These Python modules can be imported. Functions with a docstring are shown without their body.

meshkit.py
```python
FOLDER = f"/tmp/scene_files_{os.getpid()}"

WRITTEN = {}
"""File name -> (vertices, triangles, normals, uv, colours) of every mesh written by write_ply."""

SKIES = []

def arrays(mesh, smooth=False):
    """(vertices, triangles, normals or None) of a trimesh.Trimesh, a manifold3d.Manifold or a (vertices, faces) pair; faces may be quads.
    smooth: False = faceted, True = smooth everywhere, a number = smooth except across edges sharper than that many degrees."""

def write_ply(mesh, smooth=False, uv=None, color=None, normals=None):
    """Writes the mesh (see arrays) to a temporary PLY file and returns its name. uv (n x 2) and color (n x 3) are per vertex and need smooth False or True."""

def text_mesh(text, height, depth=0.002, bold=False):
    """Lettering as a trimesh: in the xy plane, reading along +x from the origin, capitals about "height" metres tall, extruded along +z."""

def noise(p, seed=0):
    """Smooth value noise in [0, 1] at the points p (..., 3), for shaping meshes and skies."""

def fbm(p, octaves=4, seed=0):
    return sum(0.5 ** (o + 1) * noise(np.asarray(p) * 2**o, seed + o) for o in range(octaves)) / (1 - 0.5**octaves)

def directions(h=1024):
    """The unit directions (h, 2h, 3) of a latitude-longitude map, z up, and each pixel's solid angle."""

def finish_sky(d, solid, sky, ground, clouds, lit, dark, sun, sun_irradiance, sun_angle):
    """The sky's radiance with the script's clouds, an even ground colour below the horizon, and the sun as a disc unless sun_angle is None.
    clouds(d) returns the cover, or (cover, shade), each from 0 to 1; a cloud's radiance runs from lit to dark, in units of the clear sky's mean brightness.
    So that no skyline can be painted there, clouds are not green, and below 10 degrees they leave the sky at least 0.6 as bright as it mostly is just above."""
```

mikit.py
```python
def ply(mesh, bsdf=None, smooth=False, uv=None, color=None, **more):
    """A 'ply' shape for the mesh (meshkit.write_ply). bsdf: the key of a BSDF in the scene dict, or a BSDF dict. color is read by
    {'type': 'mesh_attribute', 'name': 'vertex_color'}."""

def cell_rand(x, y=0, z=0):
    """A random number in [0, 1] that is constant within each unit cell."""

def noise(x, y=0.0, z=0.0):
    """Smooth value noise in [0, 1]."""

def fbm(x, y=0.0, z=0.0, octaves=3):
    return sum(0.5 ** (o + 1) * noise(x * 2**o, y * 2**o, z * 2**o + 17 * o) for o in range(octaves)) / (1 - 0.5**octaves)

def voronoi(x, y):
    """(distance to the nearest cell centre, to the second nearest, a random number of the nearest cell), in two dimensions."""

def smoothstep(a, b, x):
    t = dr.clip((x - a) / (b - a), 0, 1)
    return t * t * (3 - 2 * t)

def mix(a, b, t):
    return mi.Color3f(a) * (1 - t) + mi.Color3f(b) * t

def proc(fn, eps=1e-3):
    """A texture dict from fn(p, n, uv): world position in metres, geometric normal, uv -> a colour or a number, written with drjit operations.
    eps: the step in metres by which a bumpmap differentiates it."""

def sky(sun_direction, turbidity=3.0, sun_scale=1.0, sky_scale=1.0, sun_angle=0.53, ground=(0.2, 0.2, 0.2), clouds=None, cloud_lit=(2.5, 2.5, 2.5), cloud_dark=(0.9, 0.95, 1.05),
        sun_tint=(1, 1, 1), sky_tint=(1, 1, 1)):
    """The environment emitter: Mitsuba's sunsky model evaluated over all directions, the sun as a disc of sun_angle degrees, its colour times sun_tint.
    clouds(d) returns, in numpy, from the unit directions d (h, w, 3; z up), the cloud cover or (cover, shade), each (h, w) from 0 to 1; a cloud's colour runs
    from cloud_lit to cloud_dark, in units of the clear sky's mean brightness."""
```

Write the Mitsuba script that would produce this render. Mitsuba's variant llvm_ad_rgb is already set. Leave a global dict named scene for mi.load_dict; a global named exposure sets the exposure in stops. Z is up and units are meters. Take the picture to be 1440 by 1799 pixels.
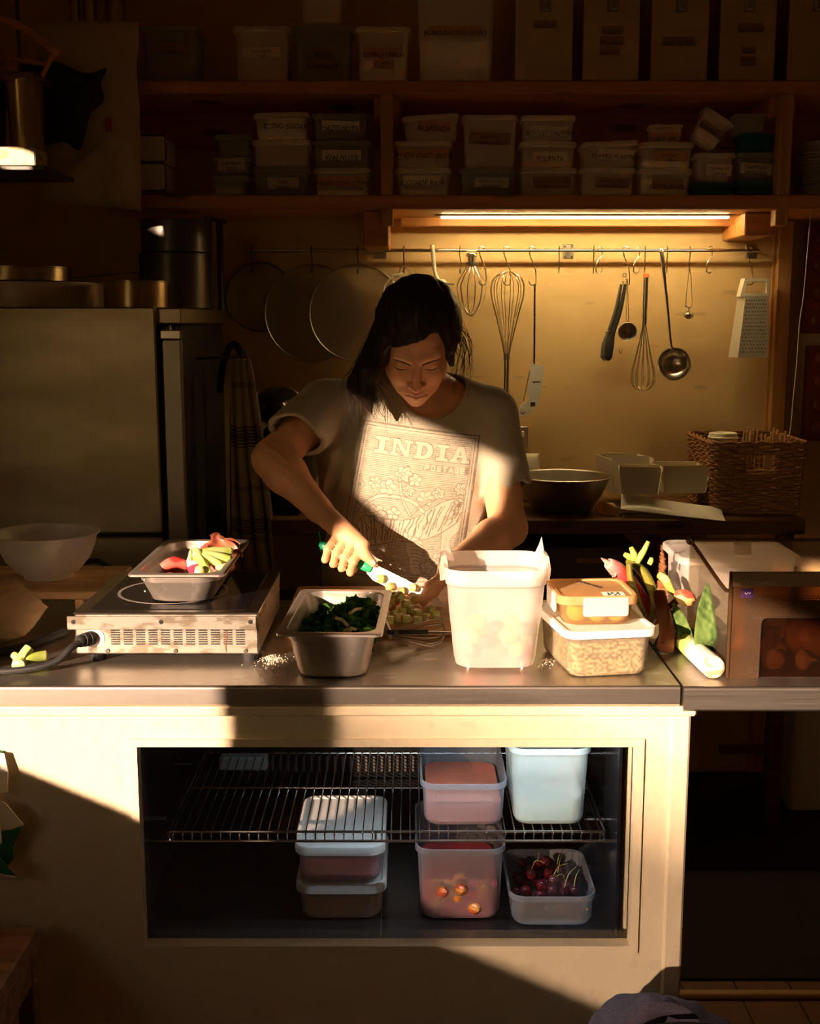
import math, random
import numpy as np, trimesh, manifold3d as m3, shapely
from shapely import affinity
from shapely.geometry import Polygon, Point, box as sbox, LineString
import drjit as dr
import mitsuba as mi
import mikit, meshkit
from mikit import noise, fbm, smoothstep, mix, voronoi, cell_rand

T = mi.ScalarTransform4f
rng = np.random.default_rng(7)
random.seed(7)
scene, labels = {}, {}
PI = math.pi

# ---------------------------------------------------------------- camera, sky, exposure
CAM_Z, PITCH, FPX = 1.516, 9.3, 2065.0
CP, SP = math.cos(math.radians(PITCH)), math.sin(math.radians(PITCH))
scene['camera'] = {'type': 'perspective', 'fov': 2 * math.degrees(math.atan(720 / FPX)), 'fov_axis': 'x', 'near_clip': 0.05, 'far_clip': 100.0,
                   'to_world': T().look_at(origin=[0, 0, CAM_Z], target=[0, CP, CAM_Z - SP], up=[0, 0, 1])}
SUN = np.array([-0.574, -0.819, 0.252])
scene['sky'] = mikit.sky(SUN, turbidity=3.0, sun_scale=4.0, sky_scale=2.1, sun_angle=0.6, ground=(0.14, 0.12, 0.10), sun_tint=(1.0, 0.98, 1.45), sky_tint=(1.1, 0.85, 0.6))
exposure = 1.65
LED_RADIANCE = (18.0, 13.4, 6.2)
UNSEEN_FRIDGE_LED = (2.7, 3.4, 4.0)


def at(u, v, y=None, z=None):
    """The world point seen at a pixel of the photograph, on the plane of that y or that z."""
    a, w = u - 720.0, v - 900.0
    d = np.array([a, FPX * CP - w * SP, -FPX * SP - w * CP])
    t = y / d[1] if y is not None else (z - CAM_Z) / d[2]
    return np.array([0, 0, CAM_Z]) + d * t


# ---------------------------------------------------------------- naming
used = {}


def number(key):
    n = used.get(key, 0)
    used[key] = n + 1
    return key if n == 0 else f'{key}_{n:03d}'


def thing(name, label=None, cat=None, group=None, kind=None):
    key = number(name)
    d = {}
    if label: d['label'] = label
    if cat: d['category'] = cat
    if group: d['group'] = group
    if kind: d['kind'] = kind
    labels[key] = d
    return key


def part(parent, name, mesh, mat, smooth=35, label=None, kind=None, uv=None, color=None, **more):
    key = number(parent + '__' + name)
    scene[key] = mesh if isinstance(mesh, dict) else mikit.ply(mesh, mat, smooth, uv=uv, color=color, **more)
    if isinstance(mesh, dict) and more: scene[key] = {**mesh, **more}
    d = {}
    if label: d['label'] = label
    if kind: d['kind'] = kind
    if d: labels[key] = d
    return key


def single(name, mesh, mat, label, cat, group=None, kind=None, smooth=35, color=None, **more):
    key = thing(name, label, cat, group, kind)
    scene[key] = {**mesh, **more} if isinstance(mesh, dict) else mikit.ply(mesh, mat, smooth, color=color, **more)
    return key


def struct(name, mesh, mat, smooth=False):
    key = number(name)
    scene[key] = mikit.ply(mesh, mat, smooth)
    labels[key] = {'kind': 'structure'}
    return key


# ---------------------------------------------------------------- meshes
def cat(*ms):
    ms = [m for q in ms for m in (q if isinstance(q, (list, tuple)) else [q])]
    return trimesh.util.concatenate(ms)


def bx(x0, x1, y0, y1, z0, z1, c=0.003):
    """A box with chamfered edges."""
    lo, hi = np.minimum([x0, y0, z0], [x1, y1, z1]), np.maximum([x0, y0, z0], [x1, y1, z1])
    c = min(c, 0.45 * float((hi - lo).min()))
    if c <= 0:
        return trimesh.creation.box(bounds=[lo, hi])
    pts = []
    for s in np.ndindex(2, 2, 2):
        p = np.where(s, hi, lo)
        o = np.where(s, -c, c)
        for k in range(3):
            q = p + o
            q[k] = p[k]
            pts.append(q)
    return trimesh.convex.convex_hull(np.array(pts))


def xf(mesh, rot=None, loc=(0, 0, 0), s=1.0):
    """A moved copy: rot = (axis, degrees) or a list of them, applied in order."""
    m = mesh.copy()
    M = np.eye(4)
    if s != 1.0: M = np.diag([s, s, s, 1.0]) if np.isscalar(s) else np.diag([*s, 1.0])
    for ax, deg in ([] if rot is None else rot if isinstance(rot, list) else [rot]):
        ax = {'x': [1, 0, 0], 'y': [0, 1, 0], 'z': [0, 0, 1]}.get(ax, ax) if isinstance(ax, str) else ax
        M = trimesh.transformations.rotation_matrix(math.radians(deg), ax) @ M
    M2 = np.eye(4)
    M2[:3, 3] = loc
    m.apply_transform(M2 @ M)
    return m


def spline(pts, n=40, closed=False):
    """Catmull-Rom through the points."""
    p = np.asarray(pts, float)
    k = len(p)
    out = []
    segs = k if closed else k - 1
    per = max(2, int(round(n / segs)))
    for i in range(segs):
        g = (lambda j: p[j % k]) if closed else (lambda j: p[min(max(j, 0), k - 1)])
        a, b, c, d = g(i - 1), g(i), g(i + 1), g(i + 2)
        for t in np.arange(per) / per:
            out.append(0.5 * (2 * b + (c - a) * t + (2 * a - 5 * b + 4 * c - d) * t * t + (3 * b - a - 3 * c + d) * t ** 3))
    if not closed: out.append(p[-1])
    return np.array(out)


def tube(pts, r, n=8, closed=False, flat=1.0, up=None):
    """A swept round (or flattened) section along a polyline; r may vary along it."""
    p = np.asarray(pts, float)
    k = len(p)
    r = np.atleast_1d(np.asarray(r, float))
    r = np.interp(np.linspace(0, 1, k), np.linspace(0, 1, len(r)), r)
    tan = (np.roll(p, -1, 0) - np.roll(p, 1, 0)) if closed else np.gradient(p, axis=0)
    tan = tan / np.maximum(np.linalg.norm(tan, axis=1, keepdims=True), 1e-12)
    a = np.array(up if up is not None else ([0, 0, 1.0] if abs(tan[0][2]) < 0.9 else [1.0, 0, 0]))
    ring = np.linspace(0, 2 * PI, n, endpoint=False)
    V = np.zeros((k, n, 3))
    for i in range(k):
        a = a - tan[i] * (a @ tan[i])
        a = a / max(np.linalg.norm(a), 1e-12)
        b = np.cross(tan[i], a)
        V[i] = p[i] + r[i] * (np.cos(ring)[:, None] * a * flat + np.sin(ring)[:, None] * b)
    return loft(V, closed=closed)


def loft(V, caps=(True, True), closed=False):
    """Rings of equal count joined to a surface; caps close the ends with a fan."""
    k, n = V.shape[:2]
    v = V.reshape(-1, 3)
    f = []
    i = np.arange(n)
    for a in range(k if closed else k - 1):
        b = (a + 1) % k
        q0, q1, q2, q3 = a * n + i, a * n + (i + 1) % n, b * n + (i + 1) % n, b * n + i
        f += [np.stack([q0, q1, q2], 1), np.stack([q0, q2, q3], 1)]
    if not closed:
        if caps[0]:
            v = np.vstack([v, V[0].mean(0)])
            f.append(np.stack([i * 0 + len(v) - 1, (i + 1) % n, i], 1))
        if caps[1]:
            v = np.vstack([v, V[-1].mean(0)])
            f.append(np.stack([i * 0 + len(v) - 1, (k - 1) * n + i, (k - 1) * n + (i + 1) % n], 1))
    return trimesh.Trimesh(v, np.vstack(f), process=False)


def lathe(prof, n=40, caps=(True, True)):
    prof = np.asarray(prof, float)
    a = np.linspace(0, 2 * PI, n, endpoint=False)
    V = np.stack([np.stack([r * np.cos(a), r * np.sin(a), np.full(n, z)], 1) for r, z in prof])
    return loft(V, caps)


def rrect(w, d, r, n=5):
    """Points of a rounded rectangle in the plane, counter-clockwise."""
    r = min(r, w / 2 - 1e-4, d / 2 - 1e-4)
    out = []
    for cx, cy, a0 in ((w / 2 - r, d / 2 - r, 0), (-w / 2 + r, d / 2 - r, 90), (-w / 2 + r, -d / 2 + r, 180), (w / 2 - r, -d / 2 + r, 270)):
        for t in np.linspace(0, 90, n + 1):
            q = math.radians(a0 + t)
            out.append((cx + r * math.cos(q), cy + r * math.sin(q)))
    return np.array(out)


def rings(specs, n=5):
    """specs: (width, depth, corner radius, z) per ring."""
    return np.stack([np.column_stack([rrect(w, d, r, n), np.full(4 * (n + 1), z)]) for w, d, r, z in specs])


def tub_mesh(w, d, h, taper=0.88, r=0.022, lip=0.004, liph=0.006, fil=0.012):
    """An open thin-walled plastic tub standing on z = 0, its rim w x d."""
    wb, db = w - 2 * lip - (1 - taper) * h * 0.9, d - 2 * lip - (1 - taper) * h * 0.9
    wt, dt = w - 2 * lip, d - 2 * lip
    sp = [(wb - 2 * fil, db - 2 * fil, r - fil * .5, 0.0), (wb - 0.6 * fil, db - 0.6 * fil, r, fil * 0.3), (wb, db, r, fil)]
    for t in (0.5, 1.0):
        sp.append((wb + (wt - wb) * t, db + (dt - db) * t, r, fil + (h - fil) * t))
    sp += [(wt + lip * 1.4, dt + lip * 1.4, r + lip * .7, h + 0.001), (w, d, r + lip, h - 0.001), (w, d, r + lip, h - liph)]
    return loft(rings(sp), caps=(True, False))


def lid_mesh(w, d, h=0.008, r=0.024, rec=0.003):
    """A snap-on lid whose underside stands on z = 0."""
    sp = [(w - .004, d - .004, r, -0.004), (w + .003, d + .003, r + .001, -0.004), (w + .003, d + .003, r + .001, h * .7), (w, d, r, h), (w - .012, d - .012, r - .004, h), (w - .018, d - .018, r - .006, h - rec)]
    return loft(rings(sp), caps=(True, True))


def fill_mesh(w, d, h, r=0.02, bump=0.006, seed=0, n=9):
    """A heap of loose stuff filling a tub from z = 0 to about h."""
    sp = [(w - .01, d - .01, r, 0.0005), (w, d, r, 0.008), (w, d, r, h)]
    V = rings(sp, 6)
    top = [V[-1] * [s, s, 1] for s in (0.85, 0.6, 0.3)]
    V = np.concatenate([V, np.stack(top)])
    z = (meshkit.fbm(V[2:] * 22 + seed * 3.1, 3) - .5) * 2 * bump
    V[2:, :, 2] += z
    return loft(V)


def prism(poly, depth):
    """Polygon (or many) extruded along z."""
    return trimesh.util.concatenate([trimesh.creation.extrude_polygon(g, depth, engine='earcut') for g in getattr(poly, 'geoms', [poly])])


def blob(r, seed, amp=0.15, freq=3.0, sub=3, scale=(1, 1, 1)):
    m = trimesh.creation.icosphere(subdivisions=sub)
    v = m.vertices
    m.vertices = v * (1 + amp * 2 * (meshkit.fbm(v * freq * .5 + seed * 7.3, 3) - .5))[:, None] * np.array(scale) * r
    return m


def text(s, h, depth=0.0006, slant=0.12, jitter=0.0):
    m = meshkit.text_mesh(s, h, depth)
    m.apply_translation(-m.bounds.mean(0) * [1, 1, 0] - [0, 0, m.bounds[0][2]])
    v = m.vertices.copy()
    v[:, 0] += slant * v[:, 1]
    if jitter: v[:, 1] += jitter * h * np.sin(v[:, 0] / h * 1.7 + len(s))
    m.vertices = v
    return m


def frontal(m):
    """From the xy plane (facing +z) to a wall facing the room (-y): x stays, y becomes z."""
    v = np.asarray(m.vertices)
    m = trimesh.Trimesh(np.column_stack([v[:, 0], -v[:, 2], v[:, 1]]), m.faces, process=False)
    return m


# ---------------------------------------------------------------- materials
def mat(key, **kw):
    scene[key] = kw
    return key


def rgb(c):
    return {'type': 'rgb', 'value': list(c)} if isinstance(c, (tuple, list)) else c


def pr(key, color, rough=0.5, metal=0.0, bump=None, bscale=1.0, **kw):
    d = {'type': 'principled', 'base_color': rgb(color), 'roughness': rough, 'metallic': metal, **kw}
    if bump is not None:
        d = {'type': 'bumpmap', 'arbitrary': bump, 'scale': bscale, 'bsdf': d}
    return mat(key, type='twosided', bsdf=d)


def thin(key, color, rough=0.35, dt=1.2, st=0.25, **kw):
    return mat(key, type='principledthin', base_color=rgb(color), roughness=rough, diff_trans=dt, spec_trans=st, eta=1.35, **kw)


def plastic(key, color, rough, dt, st, clear):
    """Milky see-through plastic: a thin scattering sheet that lets part of the light through unscattered."""
    return mat(key, type='blendbsdf', weight=clear, milk={'type': 'principledthin', 'base_color': rgb(color), 'roughness': rough, 'diff_trans': dt, 'spec_trans': st, 'eta': 1.4}, rest={'type': 'null'})


def wood_fn(a, b, axis=0, scale=1.0, knots=True):
    def fn(p, n, uv):
        c = [p.x, p.y, p.z]
        L = c.pop(axis)
        g = fbm(c[0] * 60 * scale + fbm(L * 2.2, c[0] * 5, c[1] * 5) * 5, c[1] * 60 * scale, L * 1.5, 3)
        f = noise(c[0] * 420, c[1] * 420, L * 14)
        t = smoothstep(.25, .75, g) * .75 + f * .25
        col = mix(a, b, t)
        if knots:
            d, _, w = voronoi(L * 2.3, c[1] * 9 + c[0] * 3)
            k = smoothstep(.16, .05, d) * dr.select(w > .45, 1.0, 0.0)
            col = mix(col, mi.Color3f(b) * .22, k * .85)
        return col
    return mikit.proc(fn)


def cream_fn(p, n, uv):
    t = fbm(p.x * 9, p.y * 9, p.z * 9, 3)
    s = noise(p.x * 160, p.y * 160, p.z * 35)
    spots = smoothstep(.80, .86, noise(p.x * 55, p.y * 55, p.z * 40)) * .06
    return mix((.72, .62, .43), (.78, .68, .48), t * .7 + s * .3) * (1 - spots)


def wall_fn(p, n, uv):
    t = fbm(p.x * 3, p.y * 3, p.z * 3, 4)
    k = smoothstep(.76, .84, fbm(p.x * 14, p.y * 14, p.z * 30, 2))
    return mix(mix((.64, .44, .20), (.72, .51, .25), t), (.35, .24, .12), k * .35)


def brushed_fn(p, n, uv):
    return .30 + .12 * noise(p.x * 2.5, p.y * 2.5, p.z * 2.5) + .06 * noise(p.x * 12, p.y * 500, p.z * 500)


def fridge_col(p, n, uv):
    t = fbm(p.x * 4, p.y * 4, p.z * 9, 4)
    s = noise(p.x * 260, p.y * 20, p.z * 5)
    return mix((.38, .31, .20), (.60, .51, .36), smoothstep(.25, .75, t) * .85 + s * .15)


def grubby_col(p, n, uv):
    t = smoothstep(.5, .68, fbm(p.x * 35, p.y * 35, p.z * 60, 4))
    return mix((.62, .58, .50), (.30, .25, .17), t * .8)


def pan_col(p, n, uv):
    t = smoothstep(.62, .74, fbm(p.x * 50, p.y * 50, p.z * 38, 4))
    return mix((.56, .51, .45), (.74, .68, .60), t * .6)


def worktop_col(p, n, uv):
    s = smoothstep(.80, .86, noise(p.x * 30, p.y * 90, p.z * 40)) * smoothstep(.5, .7, noise(p.x * 6, p.y * 6, p.z * 9 + 4))
    t = fbm(p.x * 6, p.y * 14, p.z * 14, 3)
    return mix(mix((.46, .42, .37), (.56, .52, .46), t), (.72, .70, .66), s * .5)


def floor_fn(p, n, uv):
    b = cell_rand(dr.floor(p.x * 8), 3, 1)
    g = fbm(p.x * 60, p.y * 4 + b * 30, b * 9, 3)
    gap = smoothstep(.035, .0, dr.abs(p.x * 8 - dr.round(p.x * 8)))
    return mix(mix((.16, .07, .035), (.26, .12, .06), g * .6 + b * .4), (.02, .01, .01), gap)


pr('m_cream', mikit.proc(cream_fn), .42, bump=mikit.proc(lambda p, n, uv: fbm(p.x * 90, p.y * 90, p.z * 18, 3) * .0008), specular=.4)
pr('m_wall', mikit.proc(wall_fn), .8)
pr('m_ceiling', (.6, .5, .35), .9)
pr('m_dark_wall', (.58, .42, .23), .9)
pr('m_floor_shade', (.022, .012, .010), .85)
pr('m_floor', mikit.proc(floor_fn), .45)
pr('m_pine', wood_fn((.62, .29, .085), (.46, .18, .045), 0), .5)
pr('m_pine_up', wood_fn((.60, .33, .12), (.44, .21, .065), 2), .5)
pr('m_pale_wood', wood_fn((.68, .46, .24), (.52, .31, .13), 0, .8, False), .45)
pr('m_dark_wood', wood_fn((.17, .075, .03), (.09, .038, .016), 0), .4)
pr('m_steel_top', mikit.proc(worktop_col), mikit.proc(brushed_fn), 1.0)
pr('m_fridge', mikit.proc(fridge_col), .38, 1.0)
pr('m_grubby', mikit.proc(grubby_col), .36, .9)
pr('m_pan', mikit.proc(pan_col), .36, .82)
pr('m_steel', (.62, .57, .50), .22, 1.0)
pr('m_steel_dull', (.42, .38, .32), .38, 1.0)
pr('m_wire', (.68, .62, .55), .2, 1.0)
pr('m_dark_steel', (.12, .11, .10), .35, .8)
pr('m_black', (.012, .012, .012), .4)
pr('m_black_gloss', (.008, .008, .009), .12)
pr('m_black_matte', (.02, .018, .016), .8)
pr('m_liner', (.006, .006, .006), .22)
pr('m_white_plastic', (.80, .78, .72), .35)
pr('m_cream_plastic', (.80, .74, .58), .4)
pr('m_white_bowl', (.80, .76, .71), .28)
pr('m_paper', (.82, .78, .68), .8)
pr('m_card', (.66, .60, .46), .85)
pr('m_ink', (.02, .018, .02), .7)
pr('m_tape', (.56, .31, .12), .7)
pr('m_label', (.88, .80, .62), .8)
pr('m_rubber', (.015, .015, .015), .65)
plastic('m_tub', (.90, .88, .82), .22, .55, .15, .36)
plastic('m_tub_milky', (.80, .80, .78), .3, .6, .1, .2)
plastic('m_tub_grey', (.58, .58, .54), .25, .6, .2, .30)
plastic('m_tub_green', (.14, .28, .18), .25, .6, .2, .35)
plastic('m_tub_teal', (.06, .28, .28), .25, .6, .2, .3)
plastic('m_bucket', (.93, .91, .88), .3, .9, .15, .36)
plastic('m_grain_box', (.42, .40, .34), .2, .6, .2, .49)
thin('m_lid', (.86, .84, .78), .4, .7, .08)
plastic('m_lid_amber', (.86, .62, .30), .2, .6, .1, .30)
mat('m_pane', type='thindielectric', int_ior=1.5)

pr('m_orange_plastic', (.75, .22, .08), .4)
def sieve_fn(p, n, uv):
    return mix((.34, .27, .17), (.44, .36, .24), noise(p.x * 30, p.z * 30))
mat('m_sieve', type='twosided', bsdf={'type': 'principled', 'base_color': mikit.proc(sieve_fn), 'roughness': .7})
thin('m_sieve_fine', (.72, .66, .56), .1, .5, .8)
pr('m_grater', (.60, .56, .48), .35, .35)
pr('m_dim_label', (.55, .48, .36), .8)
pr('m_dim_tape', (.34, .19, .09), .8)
pr('m_tin_edge', (.85, .72, .48), .25, 1.0)
# ---------------------------------------------------------------- the room
WALL_Y, XL, XR = 3.80, -1.60, 2.30
X_SHADE = -.55
struct('floor', bx(XL - .1, XR + .1, -2.6, 4.15, -.06, 0, 0), 'm_floor')
struct('ceiling', bx(XL - .1, XR + .1, -2.6, 4.15, 2.75, 2.83, 0), 'm_ceiling')
struct('wall_back', bx(XL - .06, 1.145, WALL_Y, WALL_Y + .08, 0, 2.75, 0), 'm_wall')
struct('wall_back', bx(1.145, XR + .06, WALL_Y + .16, WALL_Y + .24, 0, 2.75, 0), 'm_dark_wall')
struct('wall_right', bx(XR, XR + .06, -2.6, 4.1, 0, 2.75, 0), 'm_dark_wall')
struct('wall_front', bx(XL - .06, XR + .06, -2.6, -2.54, 0, 2.75, 0), 'm_dark_wall')
# unseen window in the left wall, shaped to let in the sunbeam: sill at 1.15 m, head at 2.0 m
W0, W1, ZS, ZH = -1.62, 0.80, 1.15, 2.02
hole = Polygon([(W0, ZS), (W1, ZS), (W1, ZH), (W0, ZH)])
wl = Polygon([(-2.6, 0), (3.95, 0), (3.95, 2.75), (-2.6, 2.75)]).difference(hole).difference(sbox(1.955, 2.15, 2.185, 2.235))  # small upper opening, out of view, lets sun onto the metal box
w = prism(wl, .05)
w.vertices = np.column_stack([XL - .05 + w.vertices[:, 2], w.vertices[:, 0], w.vertices[:, 1]])
w.fix_normals()
struct('wall_left', w, 'm_dark_wall')
win = thing('window_1', kind='structure')
part(win, 'mullion', bx(XL - .05, XL, -.30, -.03, 1.68, ZH, .004), 'm_pine_up')  # out of view, wide enough to keep sun off the rear counter
sg = prism(Polygon([(.92, 1.58), (.62, 1.62), (.42, 1.66), (.32, 1.70), (.305, 1.765), (.43, 1.80), (.435, ZH + .02), (.92, ZH + .02)]), .008)
sg.vertices = np.column_stack([XL - .045 + sg.vertices[:, 2], sg.vertices[:, 0], sg.vertices[:, 1]])
sg.fix_normals()
part(win, 'hanging_board', sg, 'm_dark_wood', False)  # unseen blocker, its outline cut to shade the forearm and bound the beam
part(win, 'mullion', bx(XL - .05, XL, -.17, .045, ZS, 1.68, .004), 'm_pine_up')  # out of view, shades a band of the cabinet front
part(win, 'sill', bx(XL - .08, XL + .01, W0 - .05, W1 + .05, ZS - .03, ZS, .004), 'm_pine_up')
for k in range(63):      # unseen slats that dim the sun on the cabinet's right, thinner towards the top
    z = ZS + .004 + k * .0086
    q = min(1, max(0, (z - 1.46) / .22))
    part(win, 'blind_slat', bx(XL - .03, XL - .028, W0, -.17, z, z + .0062 - .0054 * q, 0), 'm_dark_wood', False)
struct('floor_mat', bx(X_SHADE, 2.28, 2.52, 3.78, .0005, .006, 0), 'm_floor_shade')  # near-black sheet standing in for deep shade on the floor
# ---------------------------------------------------------------- the front counter with its display fridge
CT = 0.90            # top of the steel worktops
FY = 1.945           # front face of the cabinet
X1 = 0.484           # right end of the cabinet
cab = thing('display_cabinet', 'cream painted counter cabinet with a large glazed opening below the steel worktop', 'cabinet')
GX0, GX1, GZ0, GZ1 = at(241, 1300, y=FY)[0], at(1117, 1300, y=FY)[0], at(700, 1660, y=FY)[2], at(700, 1311, y=FY)[2]
front = sbox(-1.25, 0.002, X1 - .034, .845).difference(sbox(GX0, GZ0, GX1, GZ1))
m = frontal(prism(front, .022)); m.apply_translation([0, FY + .022, 0]); m.fix_normals()
part(cab, 'front_panel', m, 'm_cream', False)
part(cab, 'corner_post', bx(X1 - .034, X1, FY - .006, FY + .05, .002, .845, .004), 'm_cream')
part(cab, 'top_rail', bx(-1.25, X1 + .006, FY - .016, FY + .03, .845, .862, .003), 'm_cream')
part(cab, 'side_panel', bx(X1 - .012, X1 - .002, FY + .05, 2.50, .01, .845, .001), 'm_cream')
part(cab, 'back_panel', bx(-1.25, X1 - .012, 2.49, 2.50, .01, .86, .001), 'm_dark_wood')
# moulding around the opening: four mitred strips
mw, mt = .014, .006
for q in ([(GX0, GZ1), (GX1, GZ1), (GX1 + mw, GZ1 + mw), (GX0 - mw, GZ1 + mw)], [(GX0 - mw, GZ0 - mw), (GX1 + mw, GZ0 - mw), (GX1, GZ0), (GX0, GZ0)],
          [(GX0 - mw, GZ0 - mw), (GX0, GZ0), (GX0, GZ1), (GX0 - mw, GZ1 + mw)], [(GX1, GZ0), (GX1 + mw, GZ0 - mw), (GX1 + mw, GZ1 + mw), (GX1, GZ1)]):
    m = frontal(prism(Polygon(q), .022 + mt)); m.apply_translation([0, FY + .022, 0]); m.fix_normals()
    part(cab, 'moulding', m, 'm_cream', False)
part(cab, 'glass_pane', bx(GX0 - .004, GX1 + .004, FY + .023, FY + .0235, GZ0 - .004, GZ1 + .004, 0), 'm_pane', False)
# the cold chamber: black lined, mirror-dark side glass
IZ0, IZ1, IY = GZ0 - .012, GZ1 + .03, 2.44
IX0, IX1 = GX0 - .03, GX1 - .022
part(cab, 'liner_floor', bx(IX0, IX1, FY + .03, IY, IZ0 - .01, IZ0, 0), 'm_liner', False)
part(cab, 'liner_back', bx(IX0, IX1, IY, IY + .01, IZ0, IZ1, 0), 'm_liner', False)
part(cab, 'liner_top', bx(IX0, IX1, FY + .03, IY, IZ1, IZ1 + .01, 0), 'm_liner', False)
part(cab, 'liner_side', bx(IX0 - .01, IX0, FY + .03, IY, IZ0, IZ1, 0), 'm_liner', False)
part(cab, 'side_glass', bx(IX1, IX1 + .005, FY + .03, IY, IZ0, IZ1, 0), 'm_black_gloss', False)
part(cab, 'door_jamb', bx(IX1 + .018, IX1 + .024, FY + .04, FY + .07, IZ0 + .02, IZ1, .001), 'm_cream')
part(cab, 'floor_join', bx(at(668, 1640, y=1.99)[0] - .001, at(668, 1640, y=1.99)[0] + .001, FY + .03, IY, IZ0, IZ0 + .0012, 0), 'm_dark_steel', False)
for k in range(26):      # slotted air grille at the back
    part(cab, 'grille_slat', bx(-.37 + k * .017, -.37 + k * .017 + .006, IY - .004, IY, IZ0 + .14, IZ0 + .175, .001), 'm_steel_dull')
fl = part(cab, 'lamp', bx(GX0 + .25, GX1 - .03, FY + .028, FY + .040, GZ1 + .006, GZ1 + .014, .002), 'm_white_plastic')  # out of view behind the opening's top edge, lights the tubs
scene[number(cab + '__lamp__diffuser')] = mikit.ply(trimesh.Trimesh([[GX0 + .30, FY + .030, GZ1 + .005], [GX1 - .04, FY + .030, GZ1 + .005], [GX1 - .04, FY + .038, GZ1 + .005], [GX0 + .30, FY + .038, GZ1 + .005]], [[0, 2, 1], [0, 3, 2]]), 'm_white_plastic',
    emitter={'type': 'area', 'radiance': rgb([8 * q for q in UNSEEN_FRIDGE_LED])})

# worktops: folded sheet steel with a rounded nose
SEAM = at(1197, 1205, z=CT)[0]


def worktop(x0, x1, yf, yb, drop):
    r = .006
    prof = [(yb, CT - .03), (yb, CT)] + [(yf + r - r * math.sin(a), CT - r + r * math.cos(a)) for a in np.linspace(0, PI / 2, 6)] + [(yf, CT - drop + .004), (yf + .004, CT - drop), (yf + .02, CT - drop), (yf + .02, CT - .03)]
    m = prism(Polygon(prof), x1 - x0)
    m.vertices = np.column_stack([x0 + m.vertices[:, 2], m.vertices[:, 0], m.vertices[:, 1]])
    m.fix_normals()
    return m


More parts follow.
